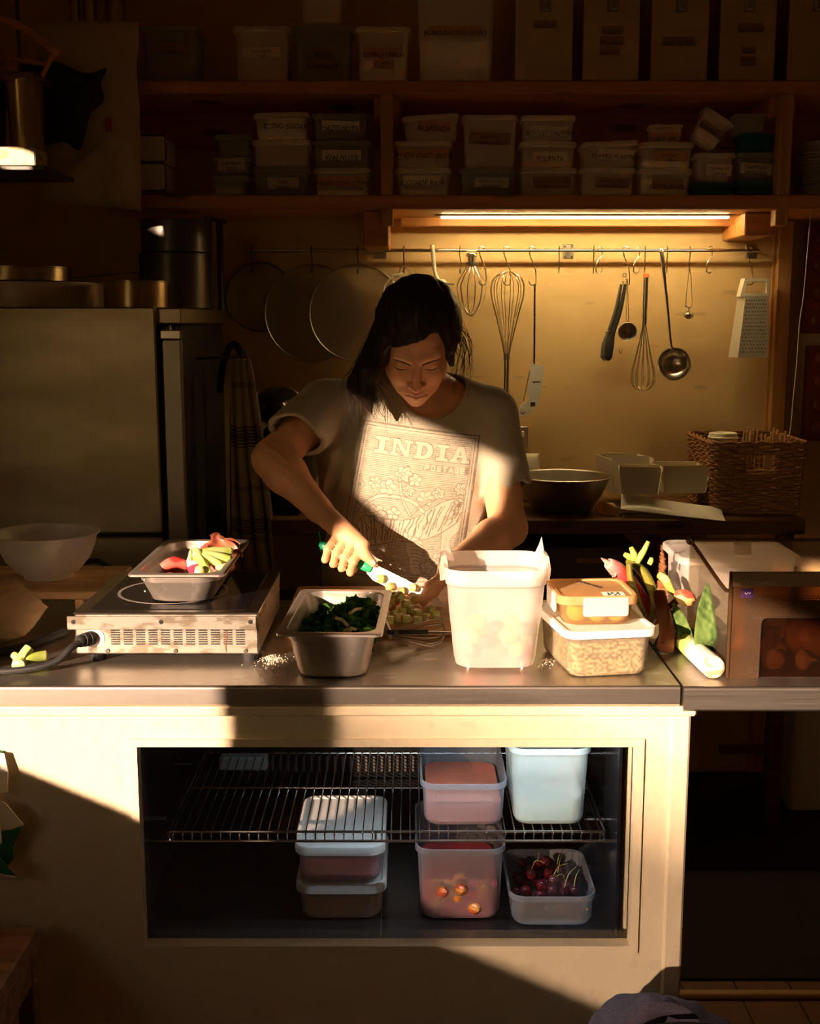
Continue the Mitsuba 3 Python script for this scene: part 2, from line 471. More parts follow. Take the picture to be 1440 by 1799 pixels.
single('steel_worktop', worktop(-1.25, SEAM - .0025, 1.927, 2.55, .036), 'm_steel_top', 'long scuffed stainless steel worktop on top of the cream cabinet', 'worktop', smooth=30)
tb = thing('steel_table', 'stainless steel table to the right of the cabinet with a drawer bin standing on it', 'table')
part(tb, 'tabletop', worktop(SEAM + .0025, 1.55, 1.922, 2.55, .044), 'm_steel_top', 30)
for y in (2.1, 2.46):
    part(tb, 'leg', bx(1.46, 1.50, y, y + .04, 0, CT - .03, .004), 'm_dark_steel')
part(tb, 'leg', bx(SEAM + .03, SEAM + .07, 2.45, 2.49, 0, CT - .03, .004), 'm_dark_steel')
# ---------------------------------------------------------------- shelves on the back wall
SY = 3.45
LZ0, LZ1 = at(720, 368, y=SY)[2], at(720, 343, y=SY)[2]
UZ0, UZ1 = at(720, 165, y=SY)[2], at(720, 142, y=SY)[2]
sh = thing('wall_shelf', 'two-tier pine wall shelf carrying rows of labelled food tubs and tins', 'shelf')
part(sh, 'board', bx(-.86, 1.75, SY, WALL_Y - .002, LZ0, LZ1, .003), 'm_pine')
part(sh, 'board', bx(-.86, 1.75, SY, WALL_Y - .002, UZ0, UZ1, .003), 'm_pine')
P0, P1 = at(668, 250, y=SY)[0], at(690, 250, y=SY)[0]
Q0, Q1 = at(1369, 250, y=SY)[0], at(1392, 250, y=SY)[0]
for a, b in ((P0, P1), (Q0, Q1)):
    part(sh, 'post', bx(a, b, SY + .004, SY + .05, LZ1, UZ0, .002), 'm_pine_up')
    part(sh, 'post', bx(a, b, SY + .004, SY + .05, LZ0 - .045, LZ0, .002), 'm_pine_up')
    part(sh, 'side_block', bx(a - .02, b + .02, SY + .051, SY + .30, UZ0 - .055, UZ0, .002), 'm_pine')
part(sh, 'back_batten', bx(-.86, 1.75, WALL_Y - .03, WALL_Y - .002, UZ0 - .10, UZ0, .002), 'm_pine')
part(sh, 'front_batten', bx(P1 + .02, Q0 - .02, 3.715, 3.735, at(1000, 398, y=3.715)[2], LZ0, .002), 'm_pine')
br = part(sh, 'bracket', bx(at(640, 380, y=3.6)[0], at(684, 380, y=3.6)[0], 3.5, WALL_Y - .002, LZ0 - .10, LZ0, .003), 'm_pine')
part(sh, 'bracket', bx(at(1308, 395, y=3.55)[0], at(1360, 395, y=3.55)[0], 3.55, WALL_Y - .002, at(1300, 414, y=3.55)[2], LZ0, .003), 'm_pine')
ey = lathe([(.009, 0), (.009, .003), (.006, .003), (.006, 0)], 14, (False, False))
part(sh, 'screw_eye', xf(ey, ('x', 90), at(1374, 341, y=SY - .002)), 'm_wire')

# strip lamp under the lower shelf
LY = 3.615
lx0, lx1 = at(775, 378, y=LY)[0], at(1281, 378, y=LY)[0]
lz = LZ0 - .0125
lp = thing('strip_light', 'slim lit strip lamp fixed under the lower pine shelf', 'lamp')
part(lp, 'housing', bx(lx0 - .02, lx1 + .02, LY - .005, LY + .025, lz + .007, LZ0, .002), 'm_steel_dull')
scene[number(lp + '__tube')] = mikit.ply(bx(lx0, lx1, LY, LY + .02, lz + .001, lz + .007, .001), 'm_white_plastic', emitter={'type': 'area', 'radiance': rgb(LED_RADIANCE)})

# ---------------------------------------------------------------- rear counter
RY, RZ1 = 3.35, at(1000, 913, y=3.35)[2]
RZ0 = at(1000, 940, y=3.35)[2]
rx1 = at(1415, 920, y=RY)[0]
rc = thing('rear_counter', 'dark wooden counter along the back wall behind the person', 'counter')
part(rc, 'top', bx(-.50, rx1, RY, WALL_Y - .002, RZ0, RZ1, .004), 'm_dark_wood')
lx = at(1365, 1300, y=RY)[0]
part(rc, 'leg', bx(lx - .022, lx + .022, RY + .01, RY + .055, 0, RZ0, .003), 'm_dark_wood')
part(rc, 'leg', bx(-.48, -.44, RY + .01, RY + .055, 0, RZ0, .003), 'm_dark_wood')
part(rc, 'low_shelf', bx(-.44, rx1 - .08, RY + .05, WALL_Y - .02, .62, .64, .002), 'm_dark_wood')
part(rc, 'stretcher', bx(lx - .16, lx - .022, RY + .02, RY + .05, at(1300, 1330, y=RY)[2], at(1300, 1319, y=RY)[2], .002), 'm_dark_wood')

# ---------------------------------------------------------------- tall steel fridge on the left
FX = at(320, 700, y=3.0)[0]
FT = at(100, 540, y=3.0)[2]
dx = at(279, 700, y=3.0)[0]
fr = thing('steel_fridge', 'tall worn stainless steel fridge at the left with pans and tins on its top', 'fridge')
part(fr, 'body', bx(-1.52, FX - .004, 3.03, 3.70, .06, FT - .045, .003), 'm_black')
part(fr, 'top_slab', bx(-1.54, FX + .001, 3.012, 3.72, FT - .042, FT - .002, .003), 'm_fridge')
part(fr, 'door', bx(-1.52, dx, 2.985, 3.028, at(100, 935, y=3.0)[2], FT, .004), 'm_fridge')
part(fr, 'drawer_front', bx(-1.52, dx, 2.985, 3.028, .12, at(100, 943, y=3.0)[2], .004), 'm_fridge')
px0 = at(287, 700, y=3.0)[0]
part(fr, 'frame_post', bx(px0, FX, 3.0, 3.028, .06, at(300, 597, y=3.0)[2] - .0, .003), 'm_steel_dull')
part(fr, 'hinge', bx(px0 - .002, FX + .003, 2.99, 3.028, at(300, 597, y=3.0)[2], at(300, 580, y=3.0)[2], .003), 'm_steel')
part(fr, 'hinge_pin', xf(lathe([(.003, 0), (.003, .012)], 8), None, (px0 + .02, 3.01, at(300, 580, y=3.0)[2])), 'm_steel')
for x in (-1.45, FX - .08):
    for y in (3.08, 3.64):
        part(fr, 'foot', xf(lathe([(.02, 0), (.024, .01), (.02, .06)], 12), None, (x, y, 0)), 'm_black')
# ---------------------------------------------------------------- the hanging rail and what hangs on it
WY = WALL_Y
RAILY = WY - .055
ra, rb = at(437, 440, y=RAILY), at(1333, 441, y=RAILY)
RAILZ = (ra[2] + rb[2]) / 2
rail = thing('hanging_rail', 'long steel rail fixed to the yellow wall, with hooks and utensils hanging from it', 'rail')
part(rail, 'bar', tube([[ra[0], RAILY, RAILZ], [rb[0], RAILY, RAILZ]], .0052, 12), 'm_steel')
for u in (437, 669, 1002, 1327):
    x = at(u, 440, y=RAILY)[0]
    b = part(rail, 'bracket', cat(bx(x - .017, x + .017, WY - .004, WY - .001, RAILZ - .022, RAILZ + .022, .001), bx(x - .003, x + .003, RAILY, WY - .002, RAILZ - .004, RAILZ + .004, .001)), 'm_steel_dull')
    for sx in (-.011, .011):
        for sz in (-.016, .016):
            part(b, 'screw', xf(lathe([(.0035, 0), (.003, .0015)], 10), ('x', 90), (x + sx, WY - .004, RAILZ + sz)), 'm_wire')


def hook_mesh(h=.088, w=.034, rot=0.0):
    """An S hook: rail at its top bend, origin on the rail's axis."""
    r = .0085
    a = [(r * math.cos(t), r * math.sin(t)) for t in np.linspace(-.35, PI, 8)]
    lo = (w * .15, -h + .014)
    b = [(lo[0] + .012 * math.cos(t), lo[1] + .012 * math.sin(t)) for t in np.linspace(-PI * .15, -PI * 1.02, 9)][::-1]
    p = [(-r, 0)] if False else []
    pts = a + [(-r * .6, -.02), (w * .15 + .008, -h * .55)] + b[::-1]
    pts = np.array(pts)
    P = np.column_stack([pts[:, 0], np.zeros(len(pts)), pts[:, 1]])
    return xf(tube(spline(P, 60), .0019, 7), ('z', rot))


HY = RAILY
hooks = [(442, 0), (547, 0), (628, 0), (709, 0), (808, 1), (846, 2), (889, 2), (934, 2), (982, 1), (1043, 1), (1054, 3), (1099, 2), (1120, 3), (1133, 1), (1172, 1), (1212, 1), (1248, 3), (1316, 2)]
hook_ply = {0: mikit.ply(hook_mesh(.075, .03, 86), 'm_dark_steel'), 1: mikit.ply(hook_mesh(.075, .03, 80), 'm_wire'), 2: mikit.ply(hook_mesh(.112, .03, 12), 'm_wire'), 3: mikit.ply(hook_mesh(.075, .026, -150), 'm_wire')}
hook_words = {442: 'dark hook on the wall rail holding the smallest drum sieve at the far left', 547: 'dark hook on the wall rail holding the middle drum sieve', 628: 'dark hook on the wall rail holding the drum sieve next to the hair', 709: 'dark hook on the wall rail above the dark haired person, holding the small sieve',
    808: 'short hook on the rail just left of the round mixer whisk head', 846: 'long S hook on the rail between the mixer whisk head and the big balloon whisk', 889: 'long S hook on the rail holding the big balloon whisk', 934: 'long S hook on the rail holding the white folding thermometer',
    982: 'empty short hook on the rail left of the double bracket', 1043: 'empty short hook seen edge on, first right of the double bracket', 1054: 'empty S hook seen from the side, second right of the double bracket', 1099: 'S hook on the rail holding the black tongs',
    1120: 'empty S hook on the rail between the tongs and the steel handled whisk', 1133: 'hook on the rail holding the whisk with the orange end cap', 1172: 'empty short hook on the rail hard against the ladle', 1212: 'hook on the rail holding the tea infuser', 1248: 'empty S hook on the rail right of the tea infuser', 1316: 'long S hook on the rail holding the box grater'}
for u, k in hooks:
    x = at(u, 440, y=RAILY)[0]
    single('s_hook', hook_ply[k], None, hook_words[u], 'hook', 'hooks on the wall rail', to_world=T().translate([x, RAILY, RAILZ + .0035]))


def wz(u, v, y=None):
    return at(u, v, y=RAILY - .004 if y is None else y)


# drum sieves: a thin bent hoop and a mesh sheet, leaning flat on the wall
for (u0, u1, v0, v1, words, matm) in ((395, 517, 462, 583, 'smallest drum sieve with a pale mesh, leftmost on the wall rail', 'm_sieve'), (464, 635, 465, 638, 'large steel hoop sieve, middle of the three on the wall rail', 'm_sieve_fine'), (543, 712, 463, 638, 'large steel hoop sieve hanging right beside the dark hair', 'm_sieve_fine')):
    c = wz((u0 + u1) / 2, (v0 + v1) / 2, WY - .035)
    r = (wz(u1, v0, WY - .035)[0] - wz(u0, v0, WY - .035)[0]) / 2
    yy = {395: WY - .018, 464: WY - .033, 543: WY - .050}[u0]
    hang = c[2] + r
    t = thing('drum_sieve', words, 'sieve', 'drum sieves on the wall rail')
    hoop = lathe([(r - .003, -.008), (r, -.008), (r, .004), (r - .002, .0055), (r - .004, .004), (r - .004, -.007)], 56, (False, False))
    part(t, 'hoop', xf(hoop, ('x', 90), (c[0], yy, c[2])), 'm_steel_dull' if u0 > 400 else 'm_dark_wood')
    part(t, 'mesh', xf(lathe([(0.001, .0), (r - .004, .0)], 56, (False, False)), ('x', 90), (c[0], yy, c[2])), matm)

# small tilted sieve half behind the head
c = wz(702, 510)
t = thing('hand_sieve', 'small round sieve with a pale rim hanging partly behind the dark hair', 'sieve')
part(t, 'rim', xf(tube([[.052 * math.cos(a), 0, .052 * math.sin(a)] for a in np.linspace(0, 2 * PI, 40, endpoint=False)], .0028, 8, True), None, (c[0], RAILY - .005, c[2] - .01)), 'm_cream_plastic')
part(t, 'handle', tube([[c[0] - .05, RAILY - .005, c[2] + .012], [c[0] - .02, RAILY - .008, c[2] + .045], [c[0] + .012, RAILY - .005, c[2] + .05]], .0035, 8), 'm_cream_plastic')
part(t, 'hanging_loop', tube(spline([[c[0] - .005, RAILY - .006, c[2] + .045], [c[0] + .012, RAILY - .006, c[2] + .075], [c[0] + .045, RAILY - .006, c[2] + .04]], 16), .0016, 6), 'm_wire')

# pale mixer paddle hooked directly over the rail
c = wz(760, 436)
t = thing('mixer_hook', 'pale cream mixer attachment with a curved stem hooked over the rail above the head', 'mixer attachment')
e = wz(770, 494)
part(t, 'stem', tube(spline([[c[0] - .002, RAILY - .010, c[2] + .008], [c[0] + .001, RAILY - .012, c[2] - .02], [c[0] + .006, RAILY - .014, e[2] + .03], [e[0], RAILY - .014, e[2]]], 20), [.007, .0065, .0055, .006], 10), 'm_cream_plastic')
part(t, 'blade', xf(lathe([(.002, .012), (.008, .010), (.014, .003), (.038, .0), (.036, -.003), (.002, -.004)], 24), ('y', 6), (e[0] + .012, RAILY - .014, e[2] - .006)), 'm_cream_plastic')

# stand-mixer whisk head
c = wz(828, 480)
t = thing('mixer_whisk', 'round wire mixer whisk head with a ribbed metal collar, hanging from the rail', 'mixer whisk')
top, col, bot = wz(828, 447), wz(828, 463), wz(828, 556)
part(t, 'collar', xf(lathe([(.004, .030), (.0155, .030), (.017, .027), (.017, .021), (.013, .018), (.013, .002), (.015, .0)], 24), None, (col[0], RAILY - .012, col[2])), 'm_steel')
part(t, 'pin', tube([[top[0], RAILY - .004, top[2]], [col[0], RAILY - .012, col[2] + .028]], .002, 6), 'm_wire')
part(t, 'seat', xf(lathe([(.014, -.006), (.019, -.004), (.018, .002), (.004, .003)], 20), None, (col[0], RAILY - .012, col[2])), 'm_black')
H = col[2] - bot[2]
for k in range(6):
    a = PI * k / 6 + .2
    pr_ = [(.010, -.004), (.042, -H * .35), (.046, -H * .5), (.034, -H * .78), (0.0, -H)]
    half = [(s * r, z) for s, lst in ((1, pr_), (-1, pr_[::-1][1:])) for r, z in lst]
    part(t, 'wire', tube(spline([[col[0] + q * math.cos(a), RAILY - .012 + q * math.sin(a) * .8, col[2] + z] for q, z in half], 40), .0012, 6), 'm_wire')


def balloon(t, base, length, width, n=6, r=.0012, up=1, matw='m_wire', yscale=.7, turn=.1):
    """Wire loops of a whisk from base, in direction +z*up."""
    for k in range(n):
        a = PI * k / n + turn
        pr_ = [(.006, 0), (.014, .18), (.030, .48), (.046, .76), (.036, .93), (0.0, 1.0)]
        half = [(s * q * width / .092, z * length) for s, lst in ((1, pr_), (-1, pr_[::-1][1:])) for q, z in lst]
        part(t, 'wire', tube(spline([[base[0] + q * math.cos(a), base[1] + q * math.sin(a) * yscale, base[2] + up * z] for q, z in half], 44), r, 6), matw)


t = thing('balloon_whisk', 'largest balloon whisk, hanging by its wires with the handle down behind the shoulder', 'whisk')
b, tp, hb = wz(889, 628), wz(891, 478), wz(889, 760)
balloon(t, (b[0], RAILY - .02, b[2]), tp[2] - b[2], wz(922, 500)[0] - wz(862, 500)[0], 6)
part(t, 'handle', tube([[b[0], RAILY - .02, b[2] - .004], [b[0], RAILY - .02, hb[2]]], .0088, 16), 'm_steel')
part(t, 'ferrule', tube([[b[0], RAILY - .02, b[2] + .012], [b[0], RAILY - .02, b[2] - .008]], .0098, 16), 'm_steel_dull')

# white folding thermometer
t = thing('thermometer', 'white folding thermometer with a long black probe hanging from the rail', 'thermometer')
p0, p1 = wz(939, 500), wz(938, 640)
part(t, 'probe', tube([[p0[0], RAILY - .006, p0[2]], [p1[0], RAILY - .006, p1[2]]], .0028, 8), 'm_black')
pts = [(931, 639), (956, 643), (950, 688), (946, 710), (926, 730), (914, 731), (911, 722), (914, 714), (924, 707), (929, 699), (926, 692), (930, 660)]
pl = Polygon([(wz(u, v)[0], wz(u, v)[2]) for u, v in pts]).buffer(-.002).buffer(.002)
m = frontal(prism(pl, .012)); m.apply_translation([0, RAILY + .002, 0])
b = part(t, 'body', m, 'm_white_plastic', 25)
q = wz(919, 721)
part(b, 'dial', xf(lathe([(.0078, .0), (.0078, .0015), (.0062, .0018), (.0058, .0008), (.0035, .0008), (.003, .0018), (.0005, .0018)], 24), ('x', 90), (q[0], RAILY - .010, q[2])), 'm_white_plastic')
q = wz(936, 710)
part(b, 'screen', bx(q[0] - .0085, q[0] + .006, RAILY - .0112, RAILY - .010, q[2] - .006, q[2] + .006, .0005), 'm_dark_steel')
q0, q1 = wz(935, 669), wz(948, 672)
part(b, 'slot', bx(q0[0], q1[0], RAILY - .0108, RAILY - .0098, q1[2], q1[2] + .003, .0003), 'm_black')
q0, q1 = wz(930, 652), wz(919, 706)
part(t, 'spike', tube([[q0[0], RAILY - .006, q0[2]], [q1[0], RAILY - .006, q1[2]]], .0014, 6), 'm_wire')

# tongs
t = thing('tongs', 'closed kitchen tongs with black scalloped heads hanging left of the small strainer', 'tongs')
for off, matt in ((0, 'm_black_matte'), (-.012, 'm_steel_dull')):
    q = [wz(u, v) for u, v in ((1097, 500), (1088, 545), (1077, 580), (1070, 606), (1067, 634))]
    P = np.array([[p[0] + off, RAILY - .016 - off * .6, p[2]] for p in q])
    part(t, 'arm', tube(spline(P, 24), np.interp(np.linspace(0, 1, len(spline(P, 24))), [0, .3, .55, .75, .93, 1], [.005, .0075, .0075, .0135, .012, .004]), 10, flat=.5, up=[0, 1, 0]), matt)
    for k in range(5):
        f = .62 + k * .08
        c = P[0] + (P[-1] - P[0]) * f
        part(t, 'scallop', xf(blob(.0042, k, .02, 2, 1, (1, .7, 1)), None, (c[0] - .0125, c[1], c[2])), matt)
q = wz(1096, 484)
part(t, 'ring', xf(tube([[.0055 * math.cos(a), 0, .0055 * math.sin(a)] for a in np.linspace(0, 2 * PI, 16, endpoint=False)], .0015, 6, True), None, (q[0], RAILY - .014, q[2])), 'm_steel_dull')

# small strainer behind the tongs
t = thing('strainer', 'small round tea strainer hanging behind the black tongs', 'strainer')
q = wz(1101, 583, RAILY + .01)
bowl = lathe([(.0285, .0), (.030, .001), (.0285, .003), (.026, .0), (.022, -.012), (.012, -.021), (.001, -.024)], 28, (False, True))
part(t, 'bowl', xf(bowl, ('x', 100), (q[0], RAILY + .002, q[2])), 'm_steel_dull')
w0 = wz(1100, 490, RAILY + .01)
for s in (-.004, .004):
    part(t, 'handle_wire', tube([[w0[0] + s * .4, RAILY + .004, w0[2]], [q[0] + s, RAILY + .004, q[2] + .028]], .0013, 6), 'm_wire')
q2 = wz(1089, 618, RAILY + .01)
part(t, 'rest_loop', tube(spline([[q2[0] - .005, RAILY + .004, q2[2] + .008], [q2[0], RAILY, q2[2] - .006], [q2[0] + .006, RAILY + .004, q2[2] + .008]], 12), .0011, 6), 'm_wire')

# steel handled whisk
t = thing('hand_whisk', 'whisk with a polished steel handle and orange end cap hanging wires down', 'whisk')
a0, a1, a2 = wz(1132, 484), wz(1130, 572), wz(1128, 688)
hy = RAILY - .018
part(t, 'handle', xf(lathe([(.004, 0), (.0078, .003), (.0078, .028), (.0082, .029), (.0082, .031), (.0078, .032), (.0085, .10), (.0085, a0[2] - a1[2] - .004), (.004, a0[2] - a1[2])], 20), None, (a1[0], hy, a1[2])), 'm_steel')
part(t, 'end_cap', xf(lathe([(.0088, 0), (.0095, .002), (.0095, .011), (.007, .0125)], 16), None, (a1[0], hy, a0[2] - .008)), 'm_orange_plastic')
balloon(t, (a1[0], hy, a1[2] + .002), a1[2] - a2[2], .077, 6, .0011, -1, 'm_wire', .8, .3)

# ladle
t = thing('ladle', 'long steel ladle with a deep round bowl hanging from the rail', 'ladle')
q = wz(1180, 639)
sm = spline([[0, 0, 0], [1, 1, 1]], 2)
hp = [wz(u, v) for u, v in ((1160, 437), (1163, 470), (1170, 540), (1175, 600), (1178, 616))]
P = spline([[p[0], RAILY - (.014 + .004 * i), p[2]] for i, p in enumerate(hp)], 24)
part(t, 'handle', tube(P, np.interp(np.linspace(0, 1, len(P)), [0, .04, .12, .4, 1], [.003, .0055, .0075, .0042, .0035]), 10, flat=.35, up=[0, 1, 0]), 'm_steel')
r = (wz(1208, 640)[0] - wz(1152, 640)[0]) / 2
bowl = lathe([(r, 0), (r + .0012, .0008), (r - .001, .0016), (r * .96, -.006), (r * .82, -.020), (r * .5, -.031), (.001, -.035)], 40, (False, True))
part(t, 'bowl', xf(bowl, ('x', 82), (q[0], RAILY - .036, q[2])), 'm_steel')

# tea infuser
t = thing('tea_infuser', 'small steel tea infuser with a squeeze handle hanging from the rail', 'tea infuser')
c0, c1, c2 = wz(1211, 483), wz(1209, 537), wz(1209, 553)
part(t, 'spring_handle', tube(spline([[c1[0] - .010, RAILY - .006, c1[2] - .002], [c1[0] - .0085, RAILY - .006, c1[2] + .025], [c0[0] - .003, RAILY - .006, c0[2] + .002], [c0[0] + .003, RAILY - .006, c0[2] + .002], [c1[0] + .0095, RAILY - .006, c1[2] + .025], [c1[0] + .011, RAILY - .006, c1[2] - .002]], 30), .0013, 6), 'm_wire')
part(t, 'cross_arm', tube([[c1[0] - .011, RAILY - .006, c1[2] - .002], [c1[0], RAILY - .006, c1[2] - .008], [c1[0] + .011, RAILY - .006, c1[2] - .002]], .0018, 6), 'm_steel_dull')
part(t, 'stem', tube([[c1[0], RAILY - .006, c1[2] - .006], [c2[0], RAILY - .006, c2[2] + .012]], .0018, 6), 'm_steel_dull')
for s in (-1, 1):
    part(t, 'basket_half', xf(lathe([(.001, .010), (.006, .009), (.010, .004), (.0125, -.002), (.0128, -.004)], 20, (True, False)), [('y', 90 * s), ('z', 15)], (c2[0] + s * .0014, RAILY - .006, c2[2] - .002), (1, 1.0, 1.35)), 'm_steel_dull')

# box grater: tapered four-sided steel with a cream plastic top
t = thing('box_grater', 'box grater with a cream plastic handle hanging at the right end of the rail', 'grater')
g0, g1 = wz(1297, 521), wz(1283, 628)
gx0, gx1 = (wz(1301, 523)[0], wz(1343, 523)[0]), (wz(1287, 627)[0], wz(1342, 627)[0])
zt, zb = g0[2], g1[2]
yf, yb, yft = RAILY - .048, RAILY + .012, RAILY - .042
V = np.array([[[gx0[0] - .006, yb, zt], [gx0[0] + .004, yft, zt], [gx0[1], yft, zt], [gx0[1] + .004, yb, zt]], [[gx1[0] - .010, yb, zb], [gx1[0] + .004, yf, zb], [gx1[1], yf, zb], [gx1[1] + .006, yb, zb]]])
g = part(t, 'body', loft(V, (True, False)), 'm_grater', False)
tooth = mikit.ply(xf(lathe([(.0026, 0), (.0016, .0016), (.0005, .0020)], 6), [('x', 90)]), 'm_steel_dull')
hole = mikit.ply(xf(lathe([(.0021, 0), (.0001, .0004)], 6), [('x', 90)]), 'm_black')
nr = 15
for i in range(nr):
    f = .07 + .84 * i / (nr - 1)
    xa, xb = gx0[0] + .010 + (gx1[0] - gx0[0]) * f, gx0[1] - .005 + (gx1[1] - gx0[1]) * f
    for j in range(8):
        s = (j + (.5 if i % 2 else 0)) / 8
        part(g, 'grating_tooth', hole, None, to_world=T().translate([xa + (xb - xa) * s, yft + (yf - yft) * f - .0003, zt + (zb - zt) * f]))
fz = wz(1300, 490)[2]
hand = Polygon([(gx0[0] - .012, zt - .002), (gx0[1] + .006, zt - .002), (gx0[1] + .006, zt + .006), (gx0[1] + .001, fz), (gx0[0] + .000, fz), (gx0[0] - .011, zt + .006)])
hand = hand.difference(Polygon([(gx0[0] + .002, zt + .009), (gx0[1] - .006, zt + .009), (gx0[1] - .008, fz - .010), (gx0[0] + .007, fz - .010)]))
m = frontal(prism(hand, .045)); m.apply_translation([0, RAILY + .004, 0])
part(t, 'handle', m, 'm_cream_plastic', 25)
# ---------------------------------------------------------------- tubs on the two shelves
MM = {'clear': 'm_tub', 'grey': 'm_tub_grey', 'milky': 'm_tub_milky', 'green': 'm_tub_green', 'teal': 'm_tub_teal'}


def sticker(parent, u0, u1, v0, v1, y, lines, tape='m_label', tilt=0.0, cut=0.0, ink=True, lean=4.0):
    """A paper or tape strip on a front face at depth y, with handwriting."""
    a, b = at(u0, v1, y=y), at(u1, v0, y=y)
    w, h = b[0] - a[0], b[2] - a[2]
    c = (a + b) / 2
    p = Polygon([(-w / 2, -h / 2), (w / 2 - cut * w, -h / 2), (w / 2, h / 2), (-w / 2 + cut * .3 * w, h / 2)])
    R = [('y', -tilt), ('x', lean)]
    s = part(parent, 'sticker', xf(frontal(prism(p, .0006)), R, c), tape, False)
    k = len(lines)
    for i, t in enumerate(lines):
        if not t: continue
        hh = min(h / (k * 1.75 + .3), w * .95 / max(1, .66 * len(t)))
        m = frontal(text(t, hh, .0004, .18, .10))
        part(s, 'lettering', xf(m, R, c + np.array([0, -.0008, (k / 2 - i - .5) * h / (k + .15) - hh * .5 + hh * .0])), 'm_ink', False)


def shelf_tub(u0, u1, v0, v1, y=SY + .045, look='clear', base=None, depth=None, label='', group=None, taper=.90, fill=None, lid=True, roll=0.0, name='food_tub', st=(), fill_label=''):
    """A lidded tub whose front shows as this pixel box."""
    a, b = at(u0, v1, y=y), at(u1, v0, y=y)
    w, h = b[0] - a[0], b[2] - a[2]
    z = a[2] if base is None else base
    d = depth or w * .72
    lh = .008 if lid else 0
    M = T().translate([(a[0] + b[0]) / 2, y + d / 2, z]) @ T().rotate([0, 1, 0], roll)
    t = thing(name, label, 'tub', group)
    r = min(.02, w * .16)
    part(t, 'body', tub_mesh(w - .002, d - .002, h - lh - .001, taper, r), MM[look], 50, to_world=M)
    if lid: part(t, 'lid', lid_mesh(w, d, lh, r + .003), MM[look], 40, to_world=M @ T().translate([0, 0, h - lh]))
    for q in st: sticker(t, *q[:4], y - .0045 if len(q) < 9 else q[8], *q[4:8])
    if fill:
        fh, col, mats = fill
        wb = w - .012 - (1 - taper) * h * .9
        part(t, 'contents', fill_mesh(wb, d - .012 - (1 - taper) * h * .9, h * fh, r, .004, int(u0)), mats, label=fill_label, to_world=M @ T().translate([0, 0, .0015]))
    return z + h


pr('m_flour', (.86, .80, .66), .9)
pr('m_polenta', (.80, .52, .14), .9)
pr('m_oats', mikit.proc(lambda p, n, uv: mix((.42, .27, .13), (.68, .50, .28), noise(p.x * 260, p.y * 260, p.z * 260))), .9)
pr('m_brownfill', (.40, .22, .10), .9)
G1 = 'labelled food tubs on the middle shelf'
Z = LZ1
def stack(rows, **kw):
    z = Z
    for r in rows:
        z = shelf_tub(base=z + .0006, **{**kw, **r})
Y0 = SY + .045
stack([dict(u0=371, u1=434, v0=304, v1=341, label='small tub of brown sugar at the foot of the narrow left stack', fill=(.42, 'sugar', 'm_flour'), fill_label='pale sugar lying in the small tub at the foot of the narrow left stack', look='grey'),
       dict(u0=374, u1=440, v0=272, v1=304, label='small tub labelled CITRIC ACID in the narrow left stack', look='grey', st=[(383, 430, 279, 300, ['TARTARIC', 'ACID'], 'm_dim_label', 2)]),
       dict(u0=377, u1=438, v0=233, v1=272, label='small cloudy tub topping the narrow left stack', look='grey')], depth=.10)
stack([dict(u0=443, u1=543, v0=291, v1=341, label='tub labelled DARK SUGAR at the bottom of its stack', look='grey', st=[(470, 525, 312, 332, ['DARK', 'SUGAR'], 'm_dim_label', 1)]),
       dict(u0=443, u1=544, v0=242, v1=291, label='plain unlabelled cloudy tub under the ICING SUGAR tub'),
       dict(u0=446, u1=542, v0=193, v1=241, label='tub labelled ICING SUGAR topping its stack', fill=(.42, 'sugar', 'm_flour'), fill_label='white icing sugar half filling the ICING SUGAR tub', roll=-1.5, st=[(470, 533, 208, 228, ['ICING SUGAR'], 'm_label', -1)])], group=G1)
stack([dict(u0=551, u1=652, v0=291, v1=341, label='tub labelled BAKING SODA CITRIC with brown tape', fill=(.2, 'soda', 'm_flour'), fill_label='white powder on the bottom of the BAKING SODA tub', st=[(557, 642, 310, 328, ['BAKING SODA CITRIC'], 'm_tape', 0)]),
       dict(u0=549, u1=651, v0=243, v1=291, label='tub labelled WALNUTS on a pale strip', look='grey', st=[(566, 634, 264, 282, ['WALNUTS'], 'm_label', 0)]),
       dict(u0=548, u1=648, v0=196, v1=243, label='tub labelled HAZELNUTS on top of the WALNUTS tub', look='grey', st=[(565, 631, 213, 230, ['HAZELNUTS'], 'm_label', -2)])], group=G1)
stack([dict(u0=694, u1=793, v0=292, v1=342, label='tub labelled JOCONDE BASE right of the shelf post', fill=(.24, 'flour', 'm_flour'), fill_label='pale flour on the bottom of the JOCONDE BASE tub', st=[(709, 773, 309, 326, ['JOCONDE BASE'], 'm_label', 0)]),
       dict(u0=693, u1=794, v0=245, v1=292, label='tub labelled WHITE CHOC with dark tape', st=[(700, 788, 262, 278, ['WHITE CHOC (BITS)'], 'm_tape', -1)]),
       dict(u0=709, u1=808, v0=198, v1=244, label='tilted tub labelled ALMONDS on top of the WHITE CHOC tub', look='clear', roll=-4.0, st=[(734, 790, 213, 231, ['ALMONDS'], 'm_tape', -2)])], group=G1)
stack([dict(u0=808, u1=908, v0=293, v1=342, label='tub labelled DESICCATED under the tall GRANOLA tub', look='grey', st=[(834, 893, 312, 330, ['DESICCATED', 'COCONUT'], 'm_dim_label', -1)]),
       dict(u0=812, u1=911, v0=199, v1=293, label='tall cloudy tub labelled GRANOLA', taper=.93, st=[(824, 897, 234, 254, ['CRUNCHY', 'GRANOLA DUST'], 'm_dim_tape', -2)])], group=G1)
